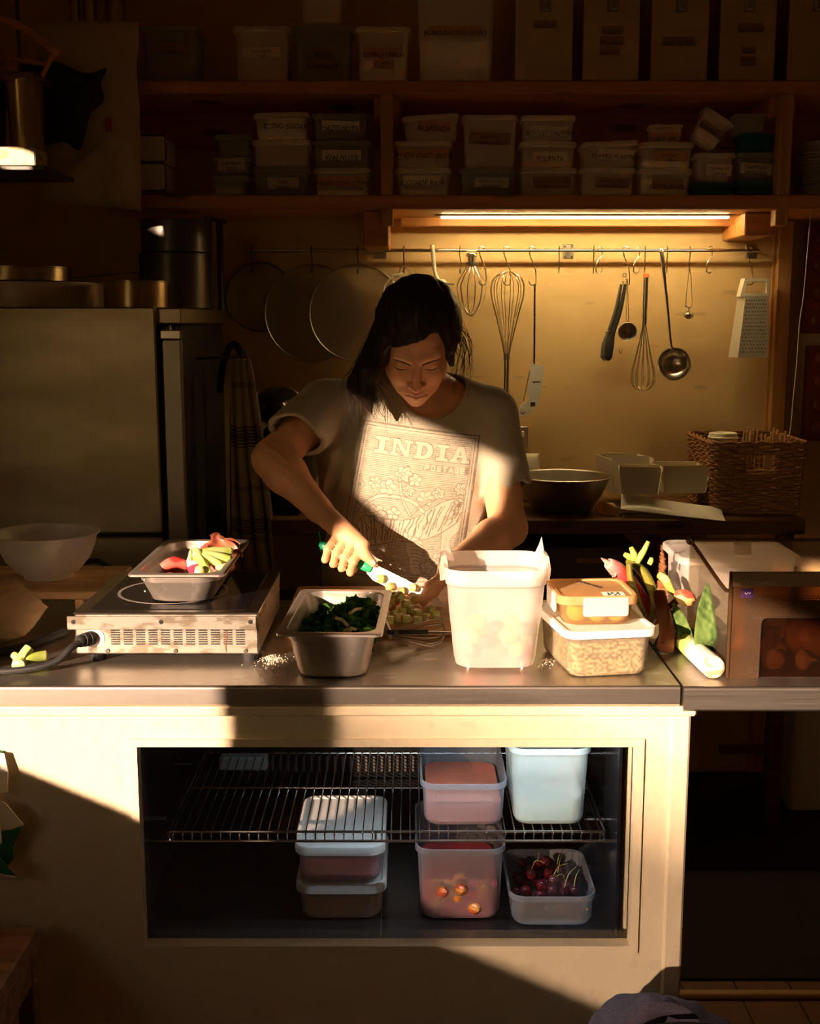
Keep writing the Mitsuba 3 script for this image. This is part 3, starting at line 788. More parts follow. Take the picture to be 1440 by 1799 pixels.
stack([dict(u0=914, u1=1014, v0=293, v1=343, label='tub with smudged dark tape under the POLENTA tub', look='clear', st=[(936, 1003, 311, 331, ['NOCCIOLA CREAM', 'SHORT DOUGH'], 'm_dim_tape', 0)]),
       dict(u0=914, u1=1014, v0=247, v1=293, label='tub labelled POLENTA with yellow grain inside', fill=(.22, 'polenta', 'm_polenta'), fill_label='yellow polenta in the bottom of the POLENTA tub', st=[(936, 997, 267, 283, ['POLENTA'], 'm_label', 0)]),
       dict(u0=917, u1=1012, v0=201, v1=247, label='tub labelled BISCUIT CRUMBS topping the POLENTA stack', st=[(931, 999, 222, 238, ['BISCUIT CRUMBS'], 'm_label', 0, .03)])], group=G1)
stack([dict(u0=1019, u1=1118, v0=294, v1=344, label='tub labelled CORNMEAL LAYER with pale crumbs behind the writing', fill=(.35, 'crumbs', 'm_flour'), fill_label='pale crumbs in the CORNMEAL tub under FLAKED ALMONDS', st=[(1045, 1106, 312, 330, ['CRUSHED OATS', 'FLOWER CRISP'], 'm_dim_tape', -2)]),
       dict(u0=1023, u1=1124, v0=247, v1=294, label='tilted tub labelled FLAKED ALMONDS on a torn pale strip', roll=-2.4, st=[(1049, 1117, 263, 281, ['FLAKED ALMONDS'], 'm_label', -3, .12)])], group=G1)
stack([dict(u0=1122, u1=1218, v0=296, v1=345, label='tub labelled PLAIN heaped with flour on its left', fill=(.6, 'flour', 'm_flour'), fill_label='cream flour heaped in the tub labelled PLAIN', st=[(1145, 1200, 316, 333, ['FLOUR PLAIN'], 'm_dim_tape', -1)]),
       dict(u0=1124, u1=1221, v0=250, v1=296, label='tub labelled SEA SALT above the PLAIN flour tub', fill=(.25, 'salt', 'm_flour'), fill_label='pale salt in the SEA SALT tub', st=[(1148, 1207, 266, 284, ['SEA SALT', 'FINE'], 'm_tape', -1)]),
       dict(u0=1141, u1=1203, v0=219, v1=250, label='small open tub labelled TABLE SALT on the SEA SALT tub', lid=False, fill=(.7, 'salt', 'm_flour'), fill_label='salt heaped in the small TABLE SALT tub', depth=.08, st=[(1143, 1193, 234, 249, ['TABLE SALT'], 'm_tape', 0)])], group=G1)
stack([dict(u0=1216, u1=1292, v0=321, v1=345, label='low green tinted tub under the CREAM OF TARTAR tub', look='green', depth=.10),
       dict(u0=1220, u1=1293, v0=269, v1=321, label='tub labelled CREAM OF TARTAR on the low green tub', look='clear', taper=.75, depth=.10, st=[(1240, 1285, 289, 309, ['CREAM OF', 'TARTAR'], 'm_label', -2)])], group=G1)
stack([dict(u0=1294, u1=1367, v0=317, v1=345, label='green tinted tub at the foot of the last stack beside the shelf post', look='green', depth=.10),
       dict(u0=1296, u1=1366, v0=267, v1=316, label='dim labelled tub second up in the last stack beside the shelf post', look='grey', taper=.8, depth=.10, st=[(1300, 1356, 287, 306, ['COMPOUND', 'STABILISER'], 'm_dim_label', -3)]),
       dict(u0=1300, u1=1366, v0=234, v1=266, label='teal tub third up in the last stack beside the shelf post', look='teal', depth=.10),
       dict(u0=1288, u1=1352, v0=198, v1=233, label='grey open tub topping the last stack beside the shelf post', look='grey', lid=False, depth=.10)], group=G1)
# the tub tipped on top of CREAM OF TARTAR
t = thing('food_tub', 'tub of baking powder lying tipped on its corner, half full and tilted', 'tub', G1)
c = at(1244, 232, y=SY + .10)
M = T().translate([float(c[0]), float(c[1]), float(c[2]) - .0]) @ T().rotate([0, 1, 0], 32) @ T().translate([0, 0, -.045])
part(t, 'body', tub_mesh(.095, .075, .085, .86, .014), 'm_tub', 50, to_world=M)
part(t, 'lid', lid_mesh(.097, .077, .007, .016), 'm_tub', 40, to_world=M @ T().translate([0, 0, .085]))
s = part(t, 'sticker', xf(frontal(prism(sbox(-.040, -.011, .040, .011), .0006)), ('x', 6)), 'm_dim_tape', False, to_world=M @ T().translate([.002, -.0375, .046]))
part(s, 'lettering', xf(frontal(text('BAKING P', .012)), ('x', 6)), 'm_ink', False, to_world=M @ T().translate([.002, -.0386, .041]))
part(t, 'contents', fill_mesh(.074, .054, .032, .012, .003, 5), 'm_flour', label='white baking powder in the tipped tub', to_world=M @ T().translate([0, 0, .0015]))
# two pale boxes at the left end
for v0, v1, w_ in ((238, 285, 'upper of two pale enamel boxes beside the hanging sack'), (287, 336, 'lower of two pale enamel boxes beside the hanging sack')):
    a, b = at(246, v1, y=SY + .04), at(290, v0, y=SY + .04)
    t = thing('enamel_box', w_, 'box', 'pale boxes beside the sack')
    part(t, 'body', xf(loft(rings([(.10, b[2] - a[2] - .002, .010, 0), (.10, b[2] - a[2] - .002, .010, .14)], 5)), ('x', 90), (b[0] - .05, SY + .18, (a[2] + b[2]) / 2 + .0)), 'm_cream_plastic', 30)
    part(t, 'rim', xf(tube(np.column_stack([rrect(.10, b[2] - a[2] - .002, .010), np.zeros(24)]), .002, 6, True), ('x', 90), (b[0] - .05, SY + .04, (a[2] + b[2]) / 2)), 'm_black')

# upper shelf
Z = UZ1
G2 = 'large tubs on the top shelf'
def one(**kw):
    return shelf_tub(base=Z + .0006, **{**dict(group=G2, y=Y0, depth=.15), **kw})
one(u0=246, u1=347, v0=36, v1=137, label='large dim tub with a brown tape label, leftmost on the top shelf', look='grey', taper=.95, st=[(275, 325, 76, 93, ['LEMON', 'CURDS'], 'm_dim_tape', -3)])
one(u0=410, u1=508, v0=37, v1=138, label='large tub labelled PORT WEIGHT with brown meal in its lower half', taper=.95, fill=(.5, 'meal', 'm_oats'), fill_label='brown meal in the lower half of the second large tub', st=[(426, 492, 84, 101, ['SOY WHEAT', 'FLOUR'], 'm_label', 1)])
zt = one(u0=515, u1=618, v0=37, v1=139, label='large grey green tub labelled CURRANTS on the top shelf', look='grey', taper=.95, st=[(555, 580, 85, 100, ['MIXED'], 'm_dim_tape', 0), (541, 590, 105, 121, ['CURRANTS'], 'm_dim_tape', -2)])
a = at(525, 37, y=Y0)
Z = zt; one(u0=526, u1=603, v0=-62, v1=35, label='tub of brown meal standing on the grey green tub, cut by the top edge', taper=.95, depth=.12, fill=(.8, 'meal', 'm_oats'), fill_label='brown meal in the tub stacked on the grey green tub'); Z = UZ1
one(u0=624, u1=720, v0=40, v1=140, label='large tub of white cornflour with two brown tape labels', taper=.93, roll=.6, fill=(.62, 'flour', 'm_flour'), fill_label='white cornflour filling the tub with two tape labels', st=[(638, 708, 85, 101, ['CORN STARCH'], 'm_tape', 0, .05), (657, 689, 105, 121, ['POWDER', '25'], 'm_tape', 0, -.05)])
one(u0=731, u1=872, v0=-25, v1=139, label='largest tall cloudy tub labelled BLIND BAKING BEANS on the top shelf', taper=.95, depth=.2, fill=(.45, 'beans', 'm_flour'), fill_label='pale baking beans in the tall cloudy tub', st=[(751, 849, 46, 62, ['BLIND BAKING BEANS'], 'm_tape', 0, .04)])
pr('m_tin', mikit.proc(lambda p, n, uv: mix((.52, .40, .24), (.66, .54, .36), fbm(p.x * 20, p.y * 20, p.z * 20, 3))), .14, 1.0)
tins = [(903, 1010, [(936, 978, 36, 50, ['SPICES'])], 'hinged catering tin marked SPICES, leftmost of the tall tins'),
        (1021, 1128, [(1057, 1096, 46, 61, ['SEEDS']), (1053, 1096, 64, 80, ['PULSES']), (1053, 1089, 82, 98, ['(NUTS)'])], 'tall tin with three labels, SEEDS uppermost'),
        (1140, 1250, [(1163, 1219, 65, 81, ['CAKE BOXES'])], 'tall tin marked CAKE BOXES'),
        (1260, 1369, [(1296, 1341, 41, 57, ['TEA BAGS']), (1302, 1328, 82, 95, ['CHAI']), (1300, 1328, 99, 116, ['HERBAL', 'SACHETS'])], 'tall tin marked TEA BAGS with small labels below'),
        (1380, 1490, [], 'unmarked tall tin cut by the right edge of the picture')]
for u0, u1, st, words in tins:
    y = SY + .012
    a, b = at(u0, 142, y=y), at(u1, -45, y=y)
    z0, z1, xa, xb = UZ1, b[2], a[0], b[0]
    t = thing('storage_tin', words, 'tin', 'tall hinged tins on the top shelf')
    part(t, 'body', bx(xa, xb, y, y + .22, z0 + .0005, z1, .003), 'm_tin')
    part(t, 'seam', tube([[xa + .004, y - .001, z0 + .003], [xa + .004, y - .001, z1 - .003]], .0022, 6), 'm_tin_edge')  # rolled edge in paler metal, standing in for a side reflection
    h = at((u0 + u1) / 2 + 2, 10, y=y)
    hd = part(t, 'clasp', cat(xf(bx(-.016, .016, -.004, 0, -.018, .02, .002), None, (h[0], y, h[2]))), 'm_steel_dull')
    part(hd, 'lever', tube(spline([[h[0] - .007, y - .005, h[2] + .016], [h[0] - .008, y - .010, h[2] - .008], [h[0], y - .011, h[2] - .013], [h[0] + .008, y - .010, h[2] - .008], [h[0] + .007, y - .005, h[2] + .016]], 20), .0028, 7), 'm_steel')
    for q in st:
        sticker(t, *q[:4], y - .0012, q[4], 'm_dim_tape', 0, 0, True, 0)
# plates at the right end of the middle shelf
c = at(1460, 340, y=SY + .16)
plate = mikit.ply(lathe([(.001, .004), (.058, .004), (.074, .010), (.110, .0155), (.112, .0175), (.108, .0175), (.073, .0125), (.058, .0065), (.001, .0065)], 40, (False, False)), 'm_white_bowl', 40)
for k in range(16):
    single('plate', plate, None, 'stoneware plate in the stack at the right end of the middle shelf', 'plate', 'stacked plates at the right end of the shelf', to_world=T().translate([float(c[0]), float(c[1]), LZ1 - .0035 + k * .0098]))
# ---------------------------------------------------------------- on top of the fridge
def cyl_tin(name, words, cat_, u0, u1, v0, v1, y, matt, group=None, lip=True, cx=None, z=None):
    """A round tin whose front shows as this pixel box; y is its axis."""
    a, b = at(u0, v1, y=y), at(u1, v0, y=y)
    r = (b[0] - a[0]) / 2
    zz = FT - .002 if z is None else z
    h = max(b[2] - zz, .02)
    t = thing(name, words, cat_, group)
    prof = [(.001, .001), (r - .004, .0), (r, .003), (r, h - .004), (r + .002, h - .002), (r + .001, h), (r - .002, h - .002), (r - .002, .004), (.001, .003)]
    part(t, 'body', xf(lathe(prof, 48, (False, False)), None, ((a[0] + b[0]) / 2, y, zz)), matt, 30)
    if lip: part(t, 'rim', xf(tube([[(r + .0015) * math.cos(q), (r + .0015) * math.sin(q), h - .002] for q in np.linspace(0, 2 * PI, 48, endpoint=False)], .0022, 6, True), None, ((a[0] + b[0]) / 2, y, zz)), matt)
    return t, zz + h


pr('m_brass', mikit.proc(lambda p, n, uv: mix((.34, .25, .13), (.62, .48, .27), noise(p.x * 60 + p.y * 40, 3, p.z * 6))), .28, 1.0)
pr('m_tray', (.52, .42, .30), .45, .6)
_, zt = cyl_tin('cake_tin', 'wide shallow cake tin standing on the fridge at the far left', 'cake tin', -70, 176, 498, 540, 3.22, 'm_tray')
cyl_tin('cake_tin', 'small round tin standing on the wide shallow cake tin', 'cake tin', -60, 124, 470, 497, 3.2, 'm_brass', z=zt + .001)
cyl_tin('cake_tin', 'tall round steel cake ring beside the wide tin on the fridge', 'cake tin', 184, 293, 494, 540, 3.13, 'm_brass')
cyl_tin('cake_tin', 'small banded tin at the back right corner of the fridge top', 'cake tin', 319, 358, 507, 537, 3.55, 'm_brass')
_, zp = cyl_tin('stock_pot', 'dark steel pot at the bottom of the pair on the fridge', 'pot', 248, 366, 447, 535, 3.42, 'm_dark_steel')
cyl_tin('stock_pot', 'dark steel pot set in the top of the lower pot on the fridge', 'pot', 250, 366, 388, 447, 3.42, 'm_dark_steel', z=zp + .001)
q0, q1 = at(128, 490, y=3.38), at(248, 477, y=3.38)
t = thing('palette_knife', 'long flat palette knife lying slanted across the tins on the fridge', 'palette knife')
part(t, 'blade', tube([[q0[0], 3.36, q0[2]], [q1[0], 3.375, q1[2] - .002]], [.010, .012], 8, flat=.12, up=[0, 0, 1]), 'm_steel_dull')
part(t, 'handle', tube([[q0[0] - .09, 3.345, q0[2] - .012], [q0[0], 3.36, q0[2]]], .009, 10, flat=.6, up=[0, 0, 1]), 'm_dark_wood')

# wire rack over the fridge with the top-left clutter
RKZ = at(30, 291, y=2.98)[2]
rk = thing('steel_rack', 'steel rack standing on the fridge, its shelf carrying a bright metal box', 'rack')
part(rk, 'shelf', bx(-1.52, at(78, 291, y=2.98)[0], 2.98, 3.24, RKZ - .012, RKZ, .002), 'm_dark_steel')
pxk = at(368, 460, y=3.56)[0]
for x, y in ((pxk, 3.56), (at(387, 460, y=3.66)[0], 3.66)):
    part(rk, 'pole', tube([[x, y, FT - .002], [x, y, at(368, 382, y=3.56)[2]]], .010, 10), 'm_dark_steel')
for x, y in ((-1.46, 3.05), (-1.46, 3.22)):
    part(rk, 'pole', tube([[x, y, FT - .002], [x, y, RKZ - .006]], .009, 10), 'm_dark_steel')
part(rk, 'hanger_rod', tube([[at(44, 291, y=3.23)[0], 3.232, RKZ - .006], [at(44, 291, y=3.23)[0], 3.232, 2.749]], .005, 8), 'm_dark_steel')
part(rk, 'cross_bar', tube([[pxk, 3.56, at(368, 384, y=3.56)[2]], [at(395, 392, y=3.66)[0], 3.66, at(395, 391, y=3.66)[2]]], .006, 8), 'm_dark_steel')
# lit metal box
a, b = at(-30, 291, y=3.0), at(61, 258, y=3.0)
pr('m_brass_lit', mikit.proc(lambda p, n, uv: mix((.50, .41, .24), (.30, .22, .10), smoothstep(.52, .7, fbm(p.x * 40, p.y * 40, p.z * 60, 3)))), .45, .2)
single('metal_box', bx(a[0], b[0], 3.0, 3.10, RKZ + .0005, b[2], .003), 'm_brass_lit', 'spotted pale metal box catching light on the rack at the far left', 'box')
# tall steel pots standing behind the box
for k, (u0, u1, v0, words) in enumerate(((-85, 8, 136, 'tall steel bain-marie pot cut by the left edge'), (16, 76, 142, 'tall narrow steel pot beside the hanging sack'))):
    y = 3.13
    a, b = at(u0, 258, y=y), at(u1, v0, y=y)
    r = (b[0] - a[0]) / 2
    h = b[2] - RKZ
    part(thing('steel_pot', words, 'pot', 'tall steel pots on the rack'), 'body', xf(lathe([(.001, 0), (r * .8, 0), (r * .82, .005), (r, h - .006), (r + .004, h - .003), (r + .003, h), (r - .003, h - .004), (r * .78, .006), (.001, .004)], 40, (False, False)), None, ((a[0] + b[0]) / 2, y, RKZ + .0005)), 'm_brass', 30)
# trug with bent handles on the pots
t = thing('trug', 'wooden trug with an arched bent handle standing on the tall pots', 'trug')
y = 3.12
pts = [at(u, v, y=y) for u, v in ((-60, 22), (0, 33), (45, 52), (85, 82), (103, 96))]
part(t, 'handle', tube(spline(pts, 24), .010, 8, flat=.45, up=[0, 1, 0]), 'm_pine')
pts = [at(u, v, y=y + .02) for u, v in ((-60, 97), (0, 102), (45, 108), (82, 112))]
part(t, 'rail', tube(spline(pts, 16), .007, 8), 'm_pine')
for (u0, v0, u1, v1) in ((97, 88, 70, 143), (14, 105, 6, 140)):
    part(t, 'strut', tube([at(u0, v0, y=y + .01), at(u1, v1, y=y + .01)], .006, 8), 'm_pine')
a, b = at(-60, 146, y=y), at(74, 134, y=y)
part(t, 'base', bx(a[0], b[0], 3.06, 3.20, at(0, 143, y=y)[2], at(0, 134, y=y)[2], .003), 'm_dark_wood')

# the big pale sack hanging in front of the shelf end
def cushion(corners, thick, nu=40, nv=60, seed=1, amp=.012):
    """A stuffed cloth bag between four corners (bl, br, tr, tl) facing -y, with creases."""
    bl, br, tr, tl = [np.array(c, float) for c in corners]
    u, v = np.meshgrid(np.linspace(0, 1, nu), np.linspace(0, 1, nv))
    P = ((1 - u) * (1 - v))[..., None] * bl + (u * (1 - v))[..., None] * br + (u * v)[..., None] * tr + ((1 - u) * v)[..., None] * tl
    prof = np.clip(4 * u * (1 - u), 0, 1) ** .45 * np.clip(4 * v * (1 - v), 0, 1) ** .35
    q = P.copy(); q[..., 1] = 0
    fold = meshkit.fbm(np.stack([P[..., 0] * 9 + P[..., 2] * 5, P[..., 2] * 4 - P[..., 0] * 3, 0 * u + seed], -1), 4, seed) - .5
    rid = np.abs(meshkit.fbm(np.stack([P[..., 0] * 5 - P[..., 2] * 6, P[..., 2] * 2.5, 0 * u + seed + 4], -1), 3, seed + 3) - .5)
    F, B = P.copy(), P.copy()
    F[..., 1] -= prof * thick / 2 + (fold * 2 * amp - np.clip(.10 - rid, 0, 1) * amp * 5) * np.clip(prof * 2, 0, 1)
    B[..., 1] += prof * thick / 2
    edge = meshkit.fbm(np.stack([P[..., 2] * 12, P[..., 0] * 12, 0 * u + 9], -1), 3) - .5
    F[..., 0] += edge * .018 * (1 - prof); B[..., 0] += edge * .018 * (1 - prof)
    V = np.vstack([F.reshape(-1, 3), B.reshape(-1, 3)])
    i = np.arange((nv - 1) * nu).reshape(nv - 1, nu)[:, :-1].ravel()
    f1 = np.vstack([np.stack([i, i + 1, i + nu + 1], 1), np.stack([i, i + nu + 1, i + nu], 1)])
    o = nu * nv
    f2 = f1[:, ::-1] + o
    rim = np.concatenate([np.arange(nu - 1), np.arange(nv - 1) * nu + nu - 1, (nv - 1) * nu + np.arange(nu - 1, 0, -1), np.arange(nv - 1, 0, -1) * nu])
    nx = np.roll(rim, -1)
    f3 = np.vstack([np.stack([rim, rim + o, nx + o], 1), np.stack([rim, nx + o, nx], 1)])
    return trimesh.Trimesh(V, np.vstack([f1, f2, f3]), process=False)


def pillow(pts, y, th, seed):
    """A soft patch: a closed outline swollen to both sides."""
    P = spline(np.array([[at(u, v, y=y)[0], at(u, v, y=y)[2]] for u, v in pts]), 70, closed=True)
    c = P.mean(0)
    V = []
    for side in (-1, 1):
        rs = [np.column_stack([c[0] + (P[:, 0] - c[0]) * k, np.full(len(P), y + side * th * math.sqrt(1 - k * k)), c[1] + (P[:, 1] - c[1]) * k]) for k in (.05, .3, .55, .75, .9, .98, 1.0)]
        V += rs if side < 0 else rs[::-1][1:]
    m = loft(np.array(V))
    v = m.vertices
    m.vertices = v + np.column_stack([0 * v[:, 0], (meshkit.fbm(v * [14, 6, 9] + seed, 3) - .5) * th * 1.2, 0 * v[:, 0]])
    m.fix_normals()
    return m


pr('m_sack', (.52, .42, .27), .8)
ys = 3.36
t = thing('sack', 'large creased pale sack hanging in front of the shelf end at the upper left', 'sack')
part(t, 'body', cushion([at(70, 352, y=ys), at(250, 371, y=ys), at(240, 38, y=ys), at(62, 36, y=ys)], .12, seed=3, amp=.022), 'm_sack', True)
c0, c1 = at(184, 206, y=ys - .062), at(196, 232, y=ys - .062)
part(t, 'red_mark', bx(c0[0], c1[0], ys - .063, ys - .060, c1[2], c0[2], .002), 'm_red_mark')
q = [at(u, v, y=3.17) for u, v in ((100, 115), (140, 128), (186, 122), (178, 150), (178, 175), (120, 170))]
t = thing('dark_cloth', 'dark irregular shape over the middle of the pale sack', 'cloth')  # irregular dark outline, built as a soft patch
part(t, 'fold', pillow([(40, 112), (100, 110), (138, 126), (160, 128), (187, 121), (177, 148), (182, 176), (160, 200), (150, 236), (138, 264), (110, 250), (60, 254), (34, 200)], 3.268, .022, 3), 'm_black_matte', True)
pr('m_red_mark', (.30, .03, .02), .8)
for k, (u, wd, words) in enumerate(((132, .016, 'thin steel canister behind the sack, leftmost of three'), (158, .020, 'middle canister of the three behind the sack'), (203, .030, 'widest canister of the three behind the sack'))):
    c = at(u, 44, y=3.62)
    t = thing('canister', words, 'canister', 'canisters at the left end of the top shelf')
    part(t, 'body', xf(lathe([(.001, 0), (wd, 0), (wd, .27), (wd * .9, .29), (.001, .29)], 24), None, (c[0], 3.62, UZ1 + .0005)), 'm_brass', 30)
    part(t, 'lid', xf(lathe([(wd + .002, 0), (wd + .002, .02), (wd, .024), (.001, .024)], 24), None, (c[0], 3.62, UZ1 + .29)), 'm_dark_steel', 30)

# ---------------------------------------------------------------- cloths on the fridge side
def drape(top, width_top, bottom, width_bot, nfold=4, amp=.02, seed=0, nu=48, nv=60, thick=.004, uneven=.05):
    """A hanging cloth: gathered at the top point, falling to the bottom point."""
    top, bottom = np.array(top, float), np.array(bottom, float)
    u, v = np.meshgrid(np.linspace(-1, 1, nu), np.linspace(0, 1, nv))
    w = width_top + (width_bot - width_top) * v ** .6
    L = 1 + uneven * meshkit.fbm(np.stack([u * 1.7 + seed, 0 * u, 0 * u], -1), 2)
    P = top + (bottom - top) * (v * L)[..., None]
    ph = nfold * PI * u + seed + .8 * np.sin(2.2 * v + seed)
    P[..., 0] += u * w / 2 + amp * .35 * np.cos(ph) * v
    P[..., 1] += amp * np.sin(ph) * (.35 + .65 * v) + .012 * meshkit.fbm(np.stack([u * 2, v * 3, 0 * u + seed], -1), 3)
    V = np.vstack([P.reshape(-1, 3), P.reshape(-1, 3) + [0, thick, 0]])
    i = np.arange((nv - 1) * nu).reshape(nv - 1, nu)[:, :-1].ravel()
    f1 = np.vstack([np.stack([i, i + nu, i + nu + 1], 1), np.stack([i, i + nu + 1, i + 1], 1)])
    o = nu * nv
    rim = np.concatenate([np.arange(nu - 1), np.arange(nv - 1) * nu + nu - 1, (nv - 1) * nu + np.arange(nu - 1, 0, -1), np.arange(nv - 1, 0, -1) * nu])
    nx = np.roll(rim, -1)
    uv = np.vstack([np.column_stack([u.ravel(), v.ravel()])] * 2)
    return trimesh.Trimesh(V, np.vstack([f1, f1[:, ::-1] + o, np.stack([rim, nx, nx + o], 1), np.stack([rim, nx + o, rim + o], 1)]), process=False), uv


def towel_fn(p, n, uv):
    s, t = uv.x, uv.y
    band = dr.select(dr.abs(dr.abs(t - .36) - 0.0) < .05, 1.0, 0.0) + dr.select(dr.abs(t - .78) < .04, 1.0, 0.0)
    stripe = dr.select(dr.sin(t * 420) > .1, 1.0, 0.0) * band
    chk = dr.select(dr.abs(dr.sin(s * 9)) > .985, .35, 0.0) + dr.select(dr.abs(dr.sin(t * 13)) > .985, .35, 0.0)
    w = noise(p.x * 700, p.y * 700, p.z * 700) * .2
    return mix((.36, .26, .14), (.05, .025, .03), dr.clip(stripe * .9 + chk + w * .4, 0, 1))


mat('m_towel', type='twosided', bsdf={'type': 'principled', 'base_color': mikit.proc(towel_fn), 'roughness': .9})
pr('m_brown_cloth', (.10, .065, .035), .9)
ty = 3.22
ht = at(424, 650, y=ty)
pg = part(fr, 'peg', tube([[FX - .002, ty + .01, ht[2] + .03], [ht[0], ty + .01, ht[2] + .034], [ht[0] + .01, ty + .01, ht[2] + .05]], .004, 8), 'm_dark_steel')
m, uv = drape(ht + [0, 0, .03], .045, at(449, 1010, y=ty), .12, 3, .022, 1.3, uneven=-.12)
t = thing('tea_towel', 'striped tan tea towel hanging in folds from the fridge side', 'tea towel')
part(t, 'cloth', m, 'm_towel', True, uv=uv)
m, uv = drape(at(424, 640, y=ty + .16), .05, at(440, 940, y=ty + .16), .13, 4, .02, .4)
t = thing('apron', 'dark brown apron hanging behind the striped tea towel', 'apron')
part(t, 'cloth', m, 'm_brown_cloth', True, uv=uv)
part(t, 'strap', tube(spline([at(386, 690, y=ty + .13), at(392, 640, y=ty + .13), at(410, 605, y=ty + .13), at(432, 640, y=ty + .13), at(446, 690, y=ty + .13)], 24), .010, 8, flat=.25, up=[0, 1, 0]), 'm_black_matte')

# ---------------------------------------------------------------- on the rear counter
RT = RZ1
c = at(492, 800, y=3.58)
mx = thing('stand_mixer', 'glossy black stand mixer with a steel bowl on the rear counter behind the raised arm', 'stand mixer')
part(mx, 'base', bx(c[0] - .10, c[0] + .08, 3.42, 3.74, RT + .0005, RT + .04, .012), 'm_black_gloss')
part(mx, 'column', bx(c[0] - .06, c[0] + .04, 3.64, 3.74, RT + .04, RT + .25, .02), 'm_black_gloss')
hz = at(492, 716, y=3.56)[2]
part(mx, 'motor_head', xf(trimesh.creation.icosphere(subdivisions=3), None, (c[0], 3.58, hz), (.075, .17, .062)), 'm_black_gloss', True)
part(mx, 'band', xf(tube([[.0745 * math.cos(a), 0, .0615 * math.sin(a)] for a in np.linspace(0, 2 * PI, 30, endpoint=False)], .003, 6, True), None, (c[0], 3.58, hz)), 'm_steel')
part(mx, 'hub_knob', xf(lathe([(.012, 0), (.014, .01), (.010, .016), (.001, .017)], 16), ('x', 90), (c[0] + .01, 3.425, at(492, 745, y=3.45)[2])), 'm_steel')
part(mx, 'bowl', xf(lathe([(.05, .0), (.085, .03), (.10, .07), (.105, .13), (.108, .132), (.102, .132), (.08, .03), (.001, .01)], 36, (True, False)), None, (c[0] + .02, 3.52, RT + .041)), 'm_dark_steel')

c = at(990, 870, y=3.52)
a0, a1 = at(905, 840, y=3.52)[0], at(1073, 840, y=3.52)[0]
R, H = (a1 - a0) / 2, at(990, 836, y=3.52)[2] - RT
t = thing('mixing_bowl', 'wide dark steel mixing bowl on the rear counter beside the sleeve', 'bowl')
part(t, 'body', xf(lathe([(.001, .003), (R * .52, .0), (R * .62, .006), (R * .80, H * .45), (R * .97, H * .97), (R * 1.02, H), (R * 1.0, H + .002), (R * .95, H * .97), (R * .78, H * .45), (R * .58, .010), (.001, .006)], 48, (False, False)), None, ((a0 + a1) / 2, 3.52, RT + .0005)), 'm_steel_dull')
c = at(917, 767, y=WY - .004)
t = thing('wall_socket', 'small pale electric socket on the wall above the steel bowl', 'socket')
part(t, 'plate', bx(c[0] - .018, c[0] + .018, WY - .012, WY - .001, c[2] - .033, c[2] + .033, .003), 'm_steel_dull')
part(t, 'switch', bx(c[0] - .006, c[0] + .006, WY - .016, WY - .012, c[2] - .002, c[2] + .018, .002), 'm_cream_plastic')
a, b = at(912, 830, y=3.68), at(948, 797, y=3.68)
t = thing('paper_packet', 'crumpled pale packet standing behind the steel bowl', 'packet')
part(t, 'body', cushion([(a[0], 3.68, RT + .001), (b[0], 3.68, RT + .001), (b[0], 3.68, b[2]), (a[0], 3.68, b[2])], .05, 18, 26, 5, .004), 'm_card', True)
# egg shells and eggs
pr('m_egg', mikit.proc(lambda p, n, uv: mix((.62, .36, .18), (.72, .46, .26), noise(p.x * 300, p.y * 300, p.z * 300))), .5)
for k, (u, v, r, rot, words) in enumerate(((1058, 884, .021, (70, 20), 'brown egg shell half leaning on another beside the steel bowl'), (1071, 897, .020, (110, -50), 'brown egg shell half lying in front of the other shell'))):
    c = at(u, v, y=3.43 - k * .02)
    m = lathe([(.001, -1.15), (.35, -1.08), (.72, -.8), (.95, -.35), (1.0, 0), (.95, .12), (.90, .02), (.70, -.72), (.3, -1.0), (.001, -1.08)], 20, (False, False))
    single('egg_shell', xf(m, [('x', rot[0]), ('z', rot[1])], (c[0], c[1], RT + r * .98), r), 'm_egg', words, 'egg shell', 'egg shells on the rear counter', smooth=True)
# cooling rack under the cartons
t = thing('cooling_rack', 'dark wire cooling rack lying under the cardboard cartons', 'cooling rack')
x0, x1 = at(1085, 895, y=3.45)[0], at(1165, 895, y=3.45)[0]
for k in range(9):
    part(t, 'wire', tube([[x0 + k * (x1 - x0) / 8, 3.40, RT + .010], [x0 + k * (x1 - x0) / 8, 3.62, RT + .010]], .0016, 6), 'm_dark_steel')
for y in (3.40, 3.51, 3.62):
    part(t, 'cross_wire', tube([[x0, y, RT + .008], [x1, y, RT + .008]], .002, 6), 'm_dark_steel')
for x in (x0, x1):
    for y in (3.40, 3.62):
        part(t, 'foot', tube([[x, y, RT + .0005], [x, y, RT + .008]], .003, 6), 'm_dark_steel')


